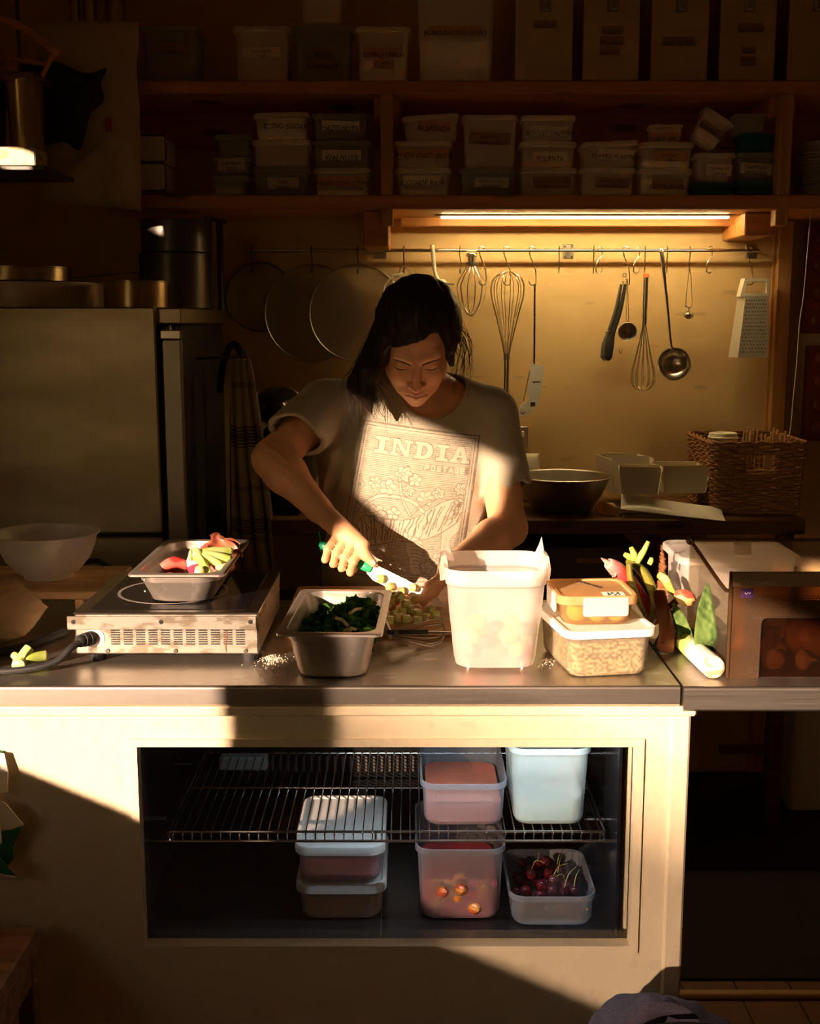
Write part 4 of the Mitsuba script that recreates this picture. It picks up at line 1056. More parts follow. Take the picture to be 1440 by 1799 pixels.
def carton(u0, u1, v0, v1, y, depth, words, rot):
    """An open folded cardboard tray with flared sides and rounded flap corners."""
    a, b = at(u0, v1, y=y), at(u1, v0, y=y)
    w, h = b[0] - a[0], b[2] - a[2]
    M = T().translate([(a[0] + b[0]) / 2, y + depth / 2, a[2]]) @ T().rotate([0, 0, 1], rot)
    t = thing('carton', words, 'carton', 'takeaway cartons on the rear counter')
    th = .0016
    part(t, 'base', bx(-w * .42, w * .42, -depth * .42, depth * .42, 0, th, 0), 'm_card', False, to_world=M)
    for s in (-1, 1):
        side = frontal(prism(Polygon([(-w * .42, 0), (w * .42, 0), (w * .5, h * .92), (w * .47, h), (-w * .47, h), (-w * .5, h * .92)]), th))
        part(t, 'side', xf(side, ('x', 8 * s), (0, s * depth * .43, 0)), 'm_card', False, to_world=M)
        end = frontal(prism(Polygon([(-depth * .42, 0), (depth * .42, 0), (depth * .48, h * .86), (depth * .44, h * .95), (-depth * .44, h * .95), (-depth * .48, h * .86)]), th))
        part(t, 'side', xf(end, [('z', 90), ('y', 8 * s)], (s * w * .43, 0, 0)), 'm_card', False, to_world=M)
    return t


carton(1066, 1140, 803, 868, 3.60, .15, 'tall open cardboard carton at the back, beside the steel bowl', 12)
carton(1092, 1166, 822, 870, 3.40, .10, 'open cardboard carton in the middle of the three', -8)
carton(1160, 1246, 820, 868, 3.46, .16, 'open cardboard carton touching the wicker basket', 4)
t = thing('paper_bag', 'flat wrinkled white paper bag lying in front of the cardboard cartons', 'paper bag')
m = cushion([(-.15, 0, -.06), (.15, 0, -.05), (.14, 0, .06), (-.15, 0, .07)], .02, 30, 24, 11, .006)
m = xf(m, [('x', -78), ('z', -10), ('y', 6)], (at(1182, 890, y=3.41)[0], 3.41, RT + .022))
part(t, 'sheet', m, 'm_paper', True)


def wicker_basket(name, words, x0, x1, y0, y1, z0, z1, rows, matt, hole=True, seed=0):
    """A woven willow box: wavy weavers round upright stakes, plaited rims, hand hole in front."""
    t = thing(name, words, 'basket')
    W, D, H = x1 - x0, y1 - y0, z1 - z0
    cx, cy = (x0 + x1) / 2, (y0 + y1) / 2
    n = 96
    per = rrect(1, 1, .06, 3)
    def loop(z, f):
        base = rrect(W * f, D * f, .03, 6)
        d = np.r_[0, np.cumsum(np.linalg.norm(np.diff(np.vstack([base, base[:1]]), axis=0), axis=1))]
        s = np.linspace(0, d[-1], n, endpoint=False)
        b2 = np.vstack([base, base[:1]])
        return np.column_stack([np.interp(s, d, b2[:, 0]), np.interp(s, d, b2[:, 1])])
    ms = []
    r = H / rows * .52
    for k in range(rows):
        z = z0 + (k + .5) * H / rows
        f = .94 + .06 * k / rows
        P = loop(z, f)
        nn = P / np.maximum(np.linalg.norm(P, axis=1, keepdims=True), 1e-9)
        P = P + nn * (.0035 * np.where((np.arange(n) // 2 + k) % 2, 1, -1))[:, None]
        zz = z + .0015 * np.sin(np.arange(n) * .9 + k * 2)
        V = np.column_stack([cx + P[:, 0], cy + P[:, 1], zz])
        if hole and H * .62 < z - z0 < H * .82:
            keep = ~((np.abs(P[:, 0]) < W * .13) & (P[:, 1] < 0))
            i0 = np.argmax(~keep); V = np.roll(V, -i0, 0); keep = np.roll(keep, -i0)
            V = V[keep]
            ms.append(tube(V, r, 5))
        else:
            ms.append(tube(V, r, 5, True))
    part(t, 'weave', cat(ms), matt, True, kind='stuff')
    P = loop(0, .965)
    st = [tube([[cx + p[0] * .97, cy + p[1] * .97, z0], [cx + p[0] * 1.02, cy + p[1] * 1.02, z1]], .003, 5) for p in P[::3] if not (hole and abs(p[0]) < W * .13 and p[1] < 0)]
    part(t, 'stakes', cat(st), matt, True, kind='stuff')
    for z, f in ((z0 + .004, .95), (z1, 1.0)):
        P = loop(z, f)
        ms = []
        for ph in (0, PI):
            V = np.column_stack([cx + P[:, 0] + .004 * np.cos(np.arange(n) * .8 + ph), cy + P[:, 1], z + .004 * np.sin(np.arange(n) * .8 + ph)])
            ms.append(tube(V, .0045, 6, True))
        part(t, 'plaited_rim', cat(ms), matt, True)
    part(t, 'base', bx(x0 + .02, x1 - .02, y0 + .02, y1 - .02, z0 + .001, z0 + .006, .002), matt)
    return t


pr('m_wicker', mikit.proc(lambda p, n, uv: mix((.34, .16, .06), (.22, .09, .035), noise(p.x * 60, p.y * 60, p.z * 150))), .55)
bx0, bx1 = at(1252, 905, y=3.42)[0], at(1425, 905, y=3.42)[0]
btop = at(1330, 780, y=3.42)[2]
wicker_basket('wicker_basket', 'brown wicker basket with a hand hole, holding cups and sticks on the rear counter', bx0 - .005, bx1 - .02, 3.42, 3.76, RT + .0055, btop, 24, 'm_wicker')
c = at(1270, 768, y=3.58)
t = thing('takeaway_cup', 'cream takeaway cup with a domed lid poking out of the wicker basket', 'cup')
part(t, 'body', xf(lathe([(.030, 0), (.043, .10), (.043, .102), (.001, .102)], 28), None, (c[0], 3.58, c[2] - .105)), 'm_cream_plastic')
part(t, 'lid', xf(lathe([(.046, 0), (.047, .004), (.044, .006), (.042, .016), (.034, .018), (.032, .015), (.001, .015)], 28), None, (c[0], 3.58, c[2] - .004)), 'm_cream_plastic')
for k in range(16):
    u = [1308, 1314, 1320, 1325, 1331, 1338, 1345, 1318, 1350, 1355, 1360, 1366, 1372, 1380, 1363, 1376][k]
    v = [757, 752, 755, 753, 757, 762, 763, 760, 768, 760, 752, 756, 765, 758, 763, 762][k]
    c = at(u, v, y=3.52 + .012 * (k % 4))
    b = c + [(-.012 + .002 * (k % 7)), .01, -.13]
    single('wood_stick', tube([b, c], .0036, 7), 'm_pale_wood', 'pale round wooden stick standing in a bundle in the wicker basket', 'stick', 'sticks in the wicker basket')

# under the rear counter
x0, x1 = at(1168, 990, y=3.46)[0], at(1240, 990, y=3.46)[0]
wicker_basket('wicker_basket', 'dark wicker basket on the low shelf under the rear counter', x0, x1, 3.46, 3.76, .641, .88, 20, 'm_wicker', False, 3)
for k, (u0, u1, words) in enumerate(((880, 960, 'dark storage box under the rear counter, left of the other box'), (965, 1120, 'wider dark storage box with a label strip under the rear counter'))):
    a, b = at(u0, 1000, y=3.43), at(u1, 955, y=3.43)
    t = thing('storage_box', words, 'box', 'dark boxes under the rear counter')
    part(t, 'body', bx(a[0], b[0], 3.43, 3.72, .6405, .85, .006), 'm_box_dark')
    part(t, 'front_rim', bx(a[0] + .006, b[0] - .006, 3.424, 3.43, .838, .848, .002), 'm_box_dark')
    part(t, 'sticker', bx((a[0] + b[0]) / 2 - .05, (a[0] + b[0]) / 2 + .05, 3.4285, 3.43, .80, .815, 0), 'm_dim_tape', False)
pr('m_box_dark', (.10, .085, .065), .5)

# ---------------------------------------------------------------- the right edge: door post, cable, red trays, bin
a, b = at(1340, 600, y=WY - .03)[0], at(1366, 600, y=WY - .03)[0]
struct('trim_1', bx(b - .012, b + .034, WY - .03, WY - .001, RZ1, LZ0 - .005, .003), 'm_pine_up')
struct('trim_2', bx(1.145, 1.165, WY - .01, WY + .16, 0, 2.6, .002), 'm_pine_up')
struct('trim_3', bx(X1 + .006, 2.25, at(1300, 1757, z=0)[1], at(1300, 1738, z=0.012)[1], 0, .012, .003), 'm_pale_wood')
pts = [at(u, v, y=3.46) for u, v in ((1424, 372), (1418, 440), (1411, 520), (1404, 570), (1399, 640), (1394, 690), (1388, 755), (1384, 768))]
single('white_cable', tube(spline(pts, 50), .0016, 6), 'm_white_plastic', 'thin white cable hanging down at the right edge of the shelf', 'cable')
pr('m_red', (.20, .035, .02), .4)
for k, (v0, v1, words) in enumerate(((392, 586, 'upper of two dark red moulded trays at the right edge'), (608, 775, 'lower of two dark red moulded trays at the right edge'))):
    y = 3.9
    a, b = at(1410, v1, y=y), at(1475, v0, y=y)
    t = thing('moulded_tray', words, 'tray', 'red moulded trays at the right edge')
    part(t, 'panel', bx(a[0], b[0], y, y + .03, a[2], b[2], .004), 'm_red')
    for j in range(4):
        for i in range(1):
            part(t, 'dome', xf(trimesh.creation.icosphere(subdivisions=2), None, ((a[0] + b[0]) / 2 + .0 + i * .06, y, a[2] + (j + .5) * (b[2] - a[2]) / 4), (.032, .014, .032)), 'm_red', True)
struct('wall_recess', bx(1.24, 1.9, 3.93, 3.96, 0, 2.6, 0), 'm_dark_wall')
a, b = at(1376, 1465, y=3.42), at(1460, 1200, y=3.42)
t = thing('white_bin', 'white bin standing on the floor in the dark under the counters at the right', 'bin')
part(t, 'body', xf(loft(rings([(.24, .26, .02, 0), (.27, .29, .025, .50), (.28, .30, .025, .505), (.26, .28, .02, .505), (.23, .25, .02, .02)])), None, (a[0] + .15, 3.6, .001)), 'm_white_plastic')
part(t, 'lid', xf(loft(rings([(.285, .305, .025, 0), (.285, .305, .025, .03), (.25, .27, .02, .05)])), None, (a[0] + .15, 3.6, .506)), 'm_white_plastic')
# ---------------------------------------------------------------- induction hob
HZ = .995
hx0, hx1, hy0, hy1 = -.608, -.274, 2.060, 2.415
hob = thing('induction_hob', 'grubby portable steel induction hob with a black glass top and vented end', 'hob')
part(hob, 'body', bx(hx0 + .002, hx1, hy0 + .004, hy1, CT + .016, HZ - .002, .003), 'm_grubby')
part(hob, 'top_frame', bx(hx0, hx1 + .002, hy0 + .001, hy1 + .002, HZ - .004, HZ, .0015), 'm_steel')
part(hob, 'glass_top', bx(hx0 + .026, hx1 - .022, hy0 + .020, hy1 - .006, HZ - .002, HZ + .0012, .001), 'm_black_gloss')
rg = part(hob, 'ring_mark', xf(lathe([(.100, 0), (.106, .0003), (.106, 0)], 64, (False, False)), None, (hx0 + .15, hy0 + .165, HZ + .0014)), 'm_ring')
pr('m_ring', (.22, .21, .20), .4)
fl_ = part(hob, 'flange', bx(hx0 - .010, hx1 - .003, hy0 - .003, hy0 - .0008, HZ - .031, HZ - .006, .0008), 'm_grubby')
for x in (hx0 + .002, hx0 + .160, hx1 - .013):
    part(fl_, 'hole', xf(lathe([(.0042, 0), (.001, .0002)], 16), ('x', 90), (x, hy0 - .0031, HZ - .0165)), 'm_black')
slot = mikit.ply(bx(0, .0165, -.0004, .0002, 0, .0022, 0), 'm_black')
for i in range(11):
    for j in range(7):
        part(hob, 'vent_slot', slot, None, to_world=T().translate([hx0 + .067 + i * .0226, hy0 + .0038, CT + .0345 + j * .0043]))
for x in (hx0 + .060, hx0 + .183, hx1 - .024):
    s = part(hob, 'screw', xf(lathe([(.0042, 0), (.0040, .0015), (.003, .0022), (.0012, .0022), (.001, .001)], 14), ('x', 90), (x, hy0 + .004, CT + .023)), 'm_steel')
for x in (hx0 + .036, hx1 - .020):
    for y in (hy0 + .03, hy1 - .03):
        part(hob, 'foot', xf(lathe([(.013, 0), (.0135, .003), (.016, .017), (.001, .017)], 20), None, (x, y, CT)), 'm_rubber')
part(hob, 'drip_stain', tube(spline([[hx1 - .059, hy0 + .0036, CT + .060], [hx1 - .058, hy0 + .0034, CT + .045], [hx1 - .060, hy0 + .0034, CT + .030], [hx1 - .0585, hy0 + .0036, CT + .020]], 14), [.0012, .0018, .0013, .0012, .0006], 6, flat=.4, up=[0, 1, 0]), 'm_rust')
pr('m_rust', (.16, .05, .02), .7)
gx, gz = hx0 + .033, CT + .047
part(hob, 'cord_plate', xf(lathe([(.018, 0), (.018, .0012), (.001, .0012)], 24), ('x', 90), (gx + .004, hy0 + .004, gz)), 'm_cream_plastic')
gl = part(hob, 'cord_gland', xf(lathe([(.013, 0), (.013, .008), (.0115, .009), (.0125, .011), (.0125, .019), (.0105, .020), (.0115, .022), (.0115, .028), (.009, .032), (.001, .032)], 24), [('x', 90), ('z', -38)], (gx, hy0 + .004, gz)), 'm_rubber')
pts = [[gx - .006, hy0 - .010, gz], [gx - .026, hy0 - .034, gz - .006], [gx - .05, hy0 - .052, CT + .020], [gx - .10, hy0 - .068, CT + .0095], [gx - .18, hy0 - .072, CT + .0065], [gx - .28, hy0 - .055, CT + .0065], [gx - .42, hy0 + .0, CT + .0065]]
part(hob, 'power_cord', tube(spline(pts, 60), .0062, 10), 'm_rubber')

# ---------------------------------------------------------------- steel pans
def gn_pan(name, words, w, d, h, x, y, z, rot, dull):
    t = thing(name, words, 'pan', 'steel catering pans on the counter')
    iw, idp = w - .030, d - .030
    bw, bd = iw - .026, idp - .026
    sp = [(bw - .030, bd - .030, .030, .0), (bw - .008, bd - .008, .034, .004), (bw, bd, .036, .014), (iw - .006, idp - .006, .034, h - .022), (iw - .001, idp - .001, .034, h - .019), (iw, idp, .034, h - .004), (iw + .003, idp + .003, .034, h - .001), (w - .006, d - .006, .012, h), (w, d, .012, h - .002), (w, d, .012, h - .006), (w - .002, d - .002, .012, h - .006)]
    M = T().translate([x, y, z]) @ T().rotate([0, 0, 1], rot)
    part(t, 'body', loft(rings(sp, 8), (True, False)), dull, 40, to_world=M)
    return t, M


hp_, HM = gn_pan('catering_pan', 'shallow steel pan of vegetable trimmings standing on the induction hob', .178, .345, .062, -.427, 2.268, HZ + .0014, 0, 'm_pan')
kp_, KM = gn_pan('catering_pan', 'deep steel pan of chopped dark greens at the front edge of the worktop', .182, .335, .089, -.132, 2.104, CT + .0004, -2.0, 'm_pan')
# punched dots on the hob pan's corner
for z in (.026, .048):
    part(hp_, 'rivet_dot', xf(lathe([(.0016, 0), (.001, .0006)], 8), ('x', 90), (-.427 - .062, 2.268 - .1512 - (z - .02) * .06, HZ + z)), 'm_white_plastic')


# vegetable trimmings on the hob pan
def skin(a, b, t=.5, f=40):
    return mikit.proc(lambda p, n, uv: mix(a, b, smoothstep(t - .12, t + .12, noise(p.x * f, p.y * f, p.z * f))))


pr('m_radish', mikit.proc(lambda p, n, uv: mix((.82, .74, .66), (.62, .05, .10), smoothstep(.42, .55, .5 + (HZ + .052 - p.z) * 22 + noise(p.x * 60, p.y * 60) * .25 - .1))), .3)
pr('m_stub', skin((.45, .56, .10), (.62, .70, .24)), .4)
pr('m_cut', skin((.74, .78, .40), (.62, .70, .22), .5, 160), .45)
pr('m_onion_skin', skin((.42, .13, .06), (.24, .05, .03), .5, 70), .4)
pr('m_red_stalk', skin((.45, .04, .04), (.62, .16, .12), .5, 60), .35)
pr('m_pink', skin((.74, .38, .30), (.60, .14, .14), .45, 50), .4)
pr('m_peel', skin((.40, .34, .08), (.24, .20, .04), .5, 60), .5)
fz = HZ + .012
def veg(name, mesh, mt, words, cat_, group='trimmings in the pan on the hob'):
    return single(name, mesh, mt, words, cat_, group, smooth=True)


for k, (x, y, r, sc, words) in enumerate(((-.415, 2.235, .021, (.9, .9, 1.2), 'round radish with a white top lying in the middle of the hob pan'), (-.460, 2.20, .016, (1, 1, .8), 'small dark red radish deep in the left of the hob pan'), (-.395, 2.215, .011, (1, 1, 1), 'tiny pale radish end under the green stub in the hob pan'))):
    veg('radish', xf(blob(r, k, .05, 2, 3, sc), None, (x, y, fz + r * sc[2] + (.016 if k == 0 else .006))), 'm_radish' if k != 1 else 'm_red_stalk', words, 'radish')
# the green stub: a fat base with a few branching stalks
def green_stub(base, tips, r0, r1):
    base = np.array(base, float)
    ms = []
    for tp, q in tips:
        tp = np.array(tp, float)
        ms.append(tube(spline([base, base + (tp - base) * .45 + [0, 0, .003], tp], 12), [r0 * .75, r1 * q], 10))
    ms.append(xf(blob(r0 * 1.05, 3, .08, 2, 3), None, base))
    return cat(ms)


b = np.array([-.412, 2.225, HZ + .073])
t = thing('celery_stub', 'bright green branching vegetable stub lying on top of the trimmings in the hob pan', 'vegetable stub')
part(t, 'stalks', green_stub(b, [(b + [.060, .045, -.002], 1), (b + [.046, .002, -.022], 1), (b + [.062, .02, -.014], 1), (b + [.03, -.030, -.034], .8)], .013, .009), 'm_stub', True)
part(t, 'cut_end', xf(blob(.012, 9, .05, 2, 2, (.45, 1, 1)), None, b + [-.009, -.004, 0]), 'm_cut', True)
for k, (x, y, z, r, sc, mt, words) in enumerate(((-.368, 2.255, .045, .020, (1.3, 1, .9), 'm_pink', 'pink onion half at the right of the hob pan'), (-.362, 2.215, .050, .012, (1, 1, .6), 'm_cut', 'pale green cut slice against the right wall of the hob pan'), (-.400, 2.185, .048, .012, (.8, .8, 1), 'm_cut', 'pale green stalk end near the front of the hob pan'),
        (-.430, 2.165, .034, .018, (1.5, 1, .6), 'm_peel', 'olive peel at the front of the hob pan'), (-.455, 2.175, .032, .016, (1.2, 1, .5), 'm_peel', 'dull green peel at the front left of the hob pan'), (-.375, 2.175, .040, .014, (1.6, .8, .6), 'm_pink', 'pink trimming at the front right of the hob pan'), (-.405, 2.30, .040, .022, (1.6, 1.1, .6), 'm_peel', 'brown green peel at the back of the hob pan'), (-.47, 2.29, .02, .022, (1.1, 1.3, .6), 'm_red_stalk', 'dark red trimming at the back left of the hob pan'))):
    veg('vegetable_trimming', xf(blob(r, k + 20, .14, 3, 3, sc), ('z', 30 * k), (x, y, HZ + z)), mt, words, 'vegetable trimming')
veg('rhubarb_piece', tube(spline([[-.478, 2.215, HZ + .050], [-.455, 2.225, HZ + .058], [-.432, 2.235, HZ + .050]], 12), [.008, .011, .012, .010, .009], 10), 'm_red_stalk', 'dark red stalk end leaning on the radish in the hob pan', 'rhubarb')


def flake(pts, th=.0012, curl=.006, seed=0):
    """A curled leaf of skin through these points: a small bent sheet with thickness."""
    p = spline(np.array(pts, float), 20)
    k = len(p)
    tan = np.gradient(p, axis=0); tan /= np.linalg.norm(tan, axis=1, keepdims=True)
    side = np.cross(tan, [0.2, .9, .4]); side /= np.linalg.norm(side, axis=1, keepdims=True)
    nrm = np.cross(side, tan)
    w = .013 * np.sin(np.linspace(.25, PI - .1, k)) ** .7 + .001
    s = np.linspace(-1, 1, 7)
    top = np.stack([p + side * (w * q)[:, None] + nrm * (curl * (q * q - .3) + .002 * np.sin(np.arange(k) * .7 + seed + q * 3))[:, None] for q in s], 1)
    ring = np.concatenate([top, (top - nrm[:, None] * th)[:, ::-1]], 1)
    return loft(ring)


o = np.array([-.372, 2.315, HZ + .066])
for k, (q, words) in enumerate((([(-.045, -.01, .0), (-.02, 0, .006), (.01, .002, .010), (.03, 0, .004)], 'broad dry red onion skin at the back right of the hob pan'), ([(-.03, -.02, .012), (-.014, -.01, .012), (.01, -.012, .006), (.038, -.02, -.012)], 'red onion skin with a torn edge draped over the pan trimmings'), ([(-.024, .0, .032), (-.018, 0, .022), (-.008, -.002, .012), (.0, -.004, -.004)], 'thin onion skin sliver standing upright above the hob pan'))):
    veg('onion_skin', flake([o + np.array(a) for a in q], seed=k), 'm_onion_skin', words, 'onion skin')

# chopped greens
def leaf_heap(seed, n, cx, cy, sx, sy, z0, hfun, mats, size=(.010, .018)):
    r = np.random.default_rng(seed)
    ms = []
    for k in range(n):
        a, q = r.random() * 2 * PI, math.sqrt(r.random())
        x, y = cx + sx * q * math.cos(a), cy + sy * q * math.sin(a)
        s = r.uniform(*size)
        g = np.linspace(-1, 1, 7)
        U, V = np.meshgrid(g, g)
        Z = .35 * np.sin(U * 3 + r.random() * 6) * np.cos(V * 3.3 + r.random() * 6) + .25 * r.standard_normal(U.shape) * .5
        rad = 1 / np.maximum(1, np.sqrt(U ** 2 + V ** 2) * .95)
        P = np.column_stack([(U * rad).ravel(), (V * rad * r.uniform(.5, .9)).ravel(), Z.ravel()]) * s
        i = np.arange(42).reshape(6, 7)[:, :6].ravel()
        f = np.vstack([np.stack([i, i + 1, i + 8], 1), np.stack([i, i + 8, i + 7], 1)])
        m = trimesh.Trimesh(P, f, process=False)
        ms.append(xf(m, [('x', r.uniform(-70, 70)), ('y', r.uniform(-50, 50)), ('z', r.uniform(0, 360))], (x, y, z0 + hfun(x, y) * r.uniform(.55, 1.05))))
    return cat(ms)


mat('m_greens', type='principledthin', base_color=mikit.proc(lambda p, n, uv: mix((.025, .09, .015), (.10, .24, .035), noise(p.x * 70, p.y * 70, p.z * 70))), roughness=.35, diff_trans=.5, spec_trans=0.0, eta=1.4)
hf = lambda x, y: .050 + .034 * math.exp(-((x + .102) ** 2 / .0018 + (y - 2.15) ** 2 / .006))
single('chopped_greens', leaf_heap(4, 420, -.130, 2.11, .068, .135, CT + .006, hf, None), 'm_greens', 'heap of chopped dark leafy greens filling the deep steel pan', 'greens', kind='stuff', smooth=True)
pr('m_stem', skin((.62, .60, .30), (.45, .32, .16), .5, 90), .5)
for k, (p0, p1, r, words) in enumerate((((-.135, 2.085, .079), (-.112, 2.06, .070), .0032, 'pale green leaf stem lying slanted on the chopped greens'), ((-.112, 2.10, .082), (-.090, 2.115, .088), .0034, 'pinkish stem piece pointing up out of the chopped greens'), ((-.118, 2.03, .068), (-.095, 2.035, .070), .0030, 'pale stem nearest the front of the chopped greens'), ((-.105, 2.045, .070), (-.108, 2.015, .064), .0036, 'short pale stem crossing another on the greens'))):
    a, b = np.array(p0), np.array(p1); a[2] += CT; b[2] += CT
    veg('leaf_stem', tube(spline([a, (a + b) / 2 + [0, .002, .003], b], 10), r, 8), 'm_stem', words, 'stem', 'stems on the chopped greens')

# ---------------------------------------------------------------- cutting board, diced celery, whisk
BT = .930
bd = thing('cutting_board', 'wooden cutting board under the diced green vegetable in front of the person', 'cutting board')
part(bd, 'board', xf(loft(rings([(.485, .305, .015, 0), (.49, .31, .016, .002), (.49, .31, .016, BT - CT - .003), (.486, .306, .015, BT - CT)], 5)), None, (-.005, 2.402, CT + .0003)), 'm_board', 30)
pr('m_board', wood_fn((.56, .34, .15), (.42, .23, .08), 0, .9, False), .5)
pr('m_dice', mikit.proc(lambda p, n, uv: mix((.50, .56, .12), (.66, .68, .26), noise(p.x * 160, p.y * 160, p.z * 160))), .4)
pr('m_dice_red', mikit.proc(lambda p, n, uv: mix((.60, .56, .18), (.60, .20, .12), smoothstep(.42, .6, noise(p.x * 80, p.y * 80, p.z * 80)))), .4)


def dice(s, seed):
    m = xf(loft(rings([(s * .8, s * .75, s * .22, 0), (s, s * .92, s * .28, s * .12), (s, s * .92, s * .28, s * .75), (s * .8, s * .75, s * .25, s * .88)], 3)), None, (0, 0, -s * .44))
    m.vertices = m.vertices * (1 + .25 * (meshkit.fbm(m.vertices / s * 1.2 + seed, 2) - .5))[:, None]
    return m


dspots = [(690, 1069, 0), (706, 1074, 0), (720, 1070, 0), (733, 1078, 0), (749, 1084, 0), (733, 1090, 0), (764, 1080, 0), (697, 1056, 1), (712, 1060, 1), (686, 1056, 1), (700, 1085, 0), (692, 1079, 0), (714, 1087, 0), (702, 1047, 2), (690, 1044, 2), (680, 1063, 1), (757, 1072, 0), (684, 1090, 0)]
for k, (u, v, lev) in enumerate(dspots):
    s = .0150 + .004 * ((k * 37) % 7) / 7
    c = at(u, v, z=BT + s * .5 + lev * .014)
    single('vegetable_dice', xf(dice(s, k), [('x', 25 * lev + 7 * k), ('z', 37 * k)] if lev else ('z', 37 * k), (c[0], c[1], BT + s * .45 + .0005 + lev * .0135)), 'm_dice_red' if k in (7, 0, 10, 4) else 'm_dice', 'small chopped piece of green and pink stalk in the pile on the cutting board', 'chopped vegetable', 'diced stalks on the cutting board', smooth=True)

t = thing('balloon_whisk', 'wire balloon whisk lying on the worktop between the greens pan and the white bucket', 'whisk')
w0, w1 = at(690, 1118, z=CT + .03), at(781, 1108, z=CT + .03)
L = np.linalg.norm(w1[:2] - w0[:2])
for k in range(7):
    a = PI * k / 7 + .15
    pr_ = [(.004, 0), (.012, .2), (.024, .5), (.031, .75), (.024, .94), (0.0, 1.0)]
    half = [(s * q, z) for s, lst in ((1, pr_), (-1, pr_[::-1][1:])) for q, z in lst]
    V = []
    for q, z in half:
        p = w0 + (w1 - w0) * z
        V.append([p[0] + q * math.cos(a) * .1, p[1] + q * math.cos(a) * 1.15, CT + .031 + q * math.sin(a) * .9])
    part(t, 'wire', tube(spline(V, 44), .0011, 6), 'm_steel_dull')
hx = w0 - (w1 - w0) / L * .004
part(t, 'handle', tube([hx, hx + np.array([-.012, .05, .012]), hx + np.array([-.03, .15, .016])], [.006, .007, .009], 12), 'm_steel_dull')
t = thing('steel_spatula', 'narrow dark handled spatula lying behind the whisk on the worktop', 'spatula')
a, b = at(680, 1111, z=CT + .04), at(800, 1111, z=CT + .04)
part(t, 'handle', tube([a, a + (b - a) * .6], .0045, 8), 'm_black')
part(t, 'band', tube([a + (b - a) * .10, a + (b - a) * .17], .0050, 8), 'm_steel')
part(t, 'blade', tube([a + (b - a) * .58, b], .007, 8, flat=.25, up=[0, 0, 1]), 'm_steel')

# ---------------------------------------------------------------- white bucket with vegetables inside
bkx, bky = .152, 2.080
bk = thing('white_bucket', 'tall translucent white bucket with snap clips, coloured vegetables showing through its base', 'bucket')
sp = [(.115, .120, .030, .004), (.140, .145, .036, .008), (.146, .150, .038, .020), (.158, .160, .038, .082), (.160, .162, .038, .084), (.172, .174, .038, .155), (.178, .180, .040, .157), (.182, .184, .040, .184), (.184, .186, .041, .187), (.180, .182, .040, .1865), (.175, .177, .039, .160)]
part(bk, 'body', xf(loft(rings(sp, 8), (True, False)), None, (bkx, bky, CT)), 'm_bucket', 45)
for x in (-.048, .048):
    for y in (-.05, .05):
        part(bk, 'foot', xf(lathe([(.0022, 0), (.003, .008), (.001, .008)], 10), None, (bkx + x, bky + y, CT)), 'm_white_plastic')
for s, tip in ((1, .040), (-1, .040)):
    x = bkx + s * .092
    part(bk, 'clip', xf(frontal(prism(Polygon([(-.010, -.022), (.006, -.026), (.008, -.004), (.004, .018), (-.004, .022), (-.008, .004)]), .045)), None if s > 0 else ('z', 180), (x, bky + s * .022, CT + .180)), 'm_bucket', 30)
    part(bk, 'spike', xf(loft(np.stack([np.column_stack([rrect(w, w * .6, w * .2, 3), np.full(16, z)]) + [off, 0, 0] for w, z, off in ((.022, 0, 0), (.018, .012, .002), (.008, .028, .004), (.001, .042, .005))])), None if s > 0 else ('z', 180), (x - s * .010, bky + .02, CT + .184)), 'm_bucket', 30)
cols = [('m_v_red', (.62, .05, .04)), ('m_v_yellow', (.82, .62, .10)), ('m_v_dark', (.05, .10, .05)), ('m_v_orange', (.75, .30, .06)), ('m_v_purple', (.30, .04, .14)), ('m_v_green', (.18, .32, .06))]
for k_, c_ in cols: pr(k_, c_, .5)
cn = {'m_v_red': 'red', 'm_v_yellow': 'yellow', 'm_v_dark': 'dark green', 'm_v_orange': 'orange', 'm_v_purple': 'purple', 'm_v_green': 'green'}
bv = [(-.040, -.048, .020, 0), (-.055, -.02, .045, 2), (-.02, -.056, .040, 0), (.005, -.055, .022, 2), (.022, -.054, .052, 1), (.040, -.050, .024, 3), (.052, -.03, .046, 5), (-.030, -.03, .068, 5), (.0, -.05, .064, 0), (.03, -.04, .070, 1), (-.045, -.045, .046, 1), (.052, -.048, .060, 2), (.0, 0, .02, 4), (.03, .02, .03, 2), (-.03, .02, .04, 1), (.048, -.04, .010, 4)]
for k, (x, y, z, c) in enumerate(bv):
    single('chopped_vegetable', xf(blob(.0165, k + 50, .16, 2.5, 2, (1, .9, .8)), ('z', 50 * k), (bkx + x, bky + y, CT + .012 + max(z, .016))), cols[c][0], f'{cn[cols[c][0]]} vegetable chunk seen blurred through the wall of the white bucket', 'vegetable', 'vegetable chunks in the white bucket', smooth=True)

# ---------------------------------------------------------------- two lidded boxes
def RM(x, y, z, r):
    return T().translate([x, y, z]) @ T().rotate([0, 0, 1], r)


M = RM(.3336, 2.071, CT, 9)
t = thing('food_box', 'larger lidded box of pale grain carrying the smaller box', 'box', 'lidded boxes on the worktop')
part(t, 'body', tub_mesh(.158, .208, .078, .90, .022), 'm_grain_box', 45, to_world=M)
part(t, 'lid', lid_mesh(.166, .216, .009, .026), 'm_white_plastic', 40, to_world=M @ T().translate([0, 0, .078]))
pr('m_grain', mikit.proc(lambda p, n, uv: mix((.34, .22, .06), (.92, .76, .36), smoothstep(.3, .7, noise(p.x * 230, p.y * 230, p.z * 230)))), .6)
part(t, 'grain', fill_mesh(.137, .187, .060, .018, .005, 9), 'm_grain', label='pale golden cooked grain seen through the box wall', to_world=M @ T().translate([0, 0, .002]))
M = RM(.324, 2.058, CT + .0875, 3)
t = thing('food_box', 'smaller clip-lid box of yellow potatoes on top of the grain box', 'box', 'lidded boxes on the worktop')
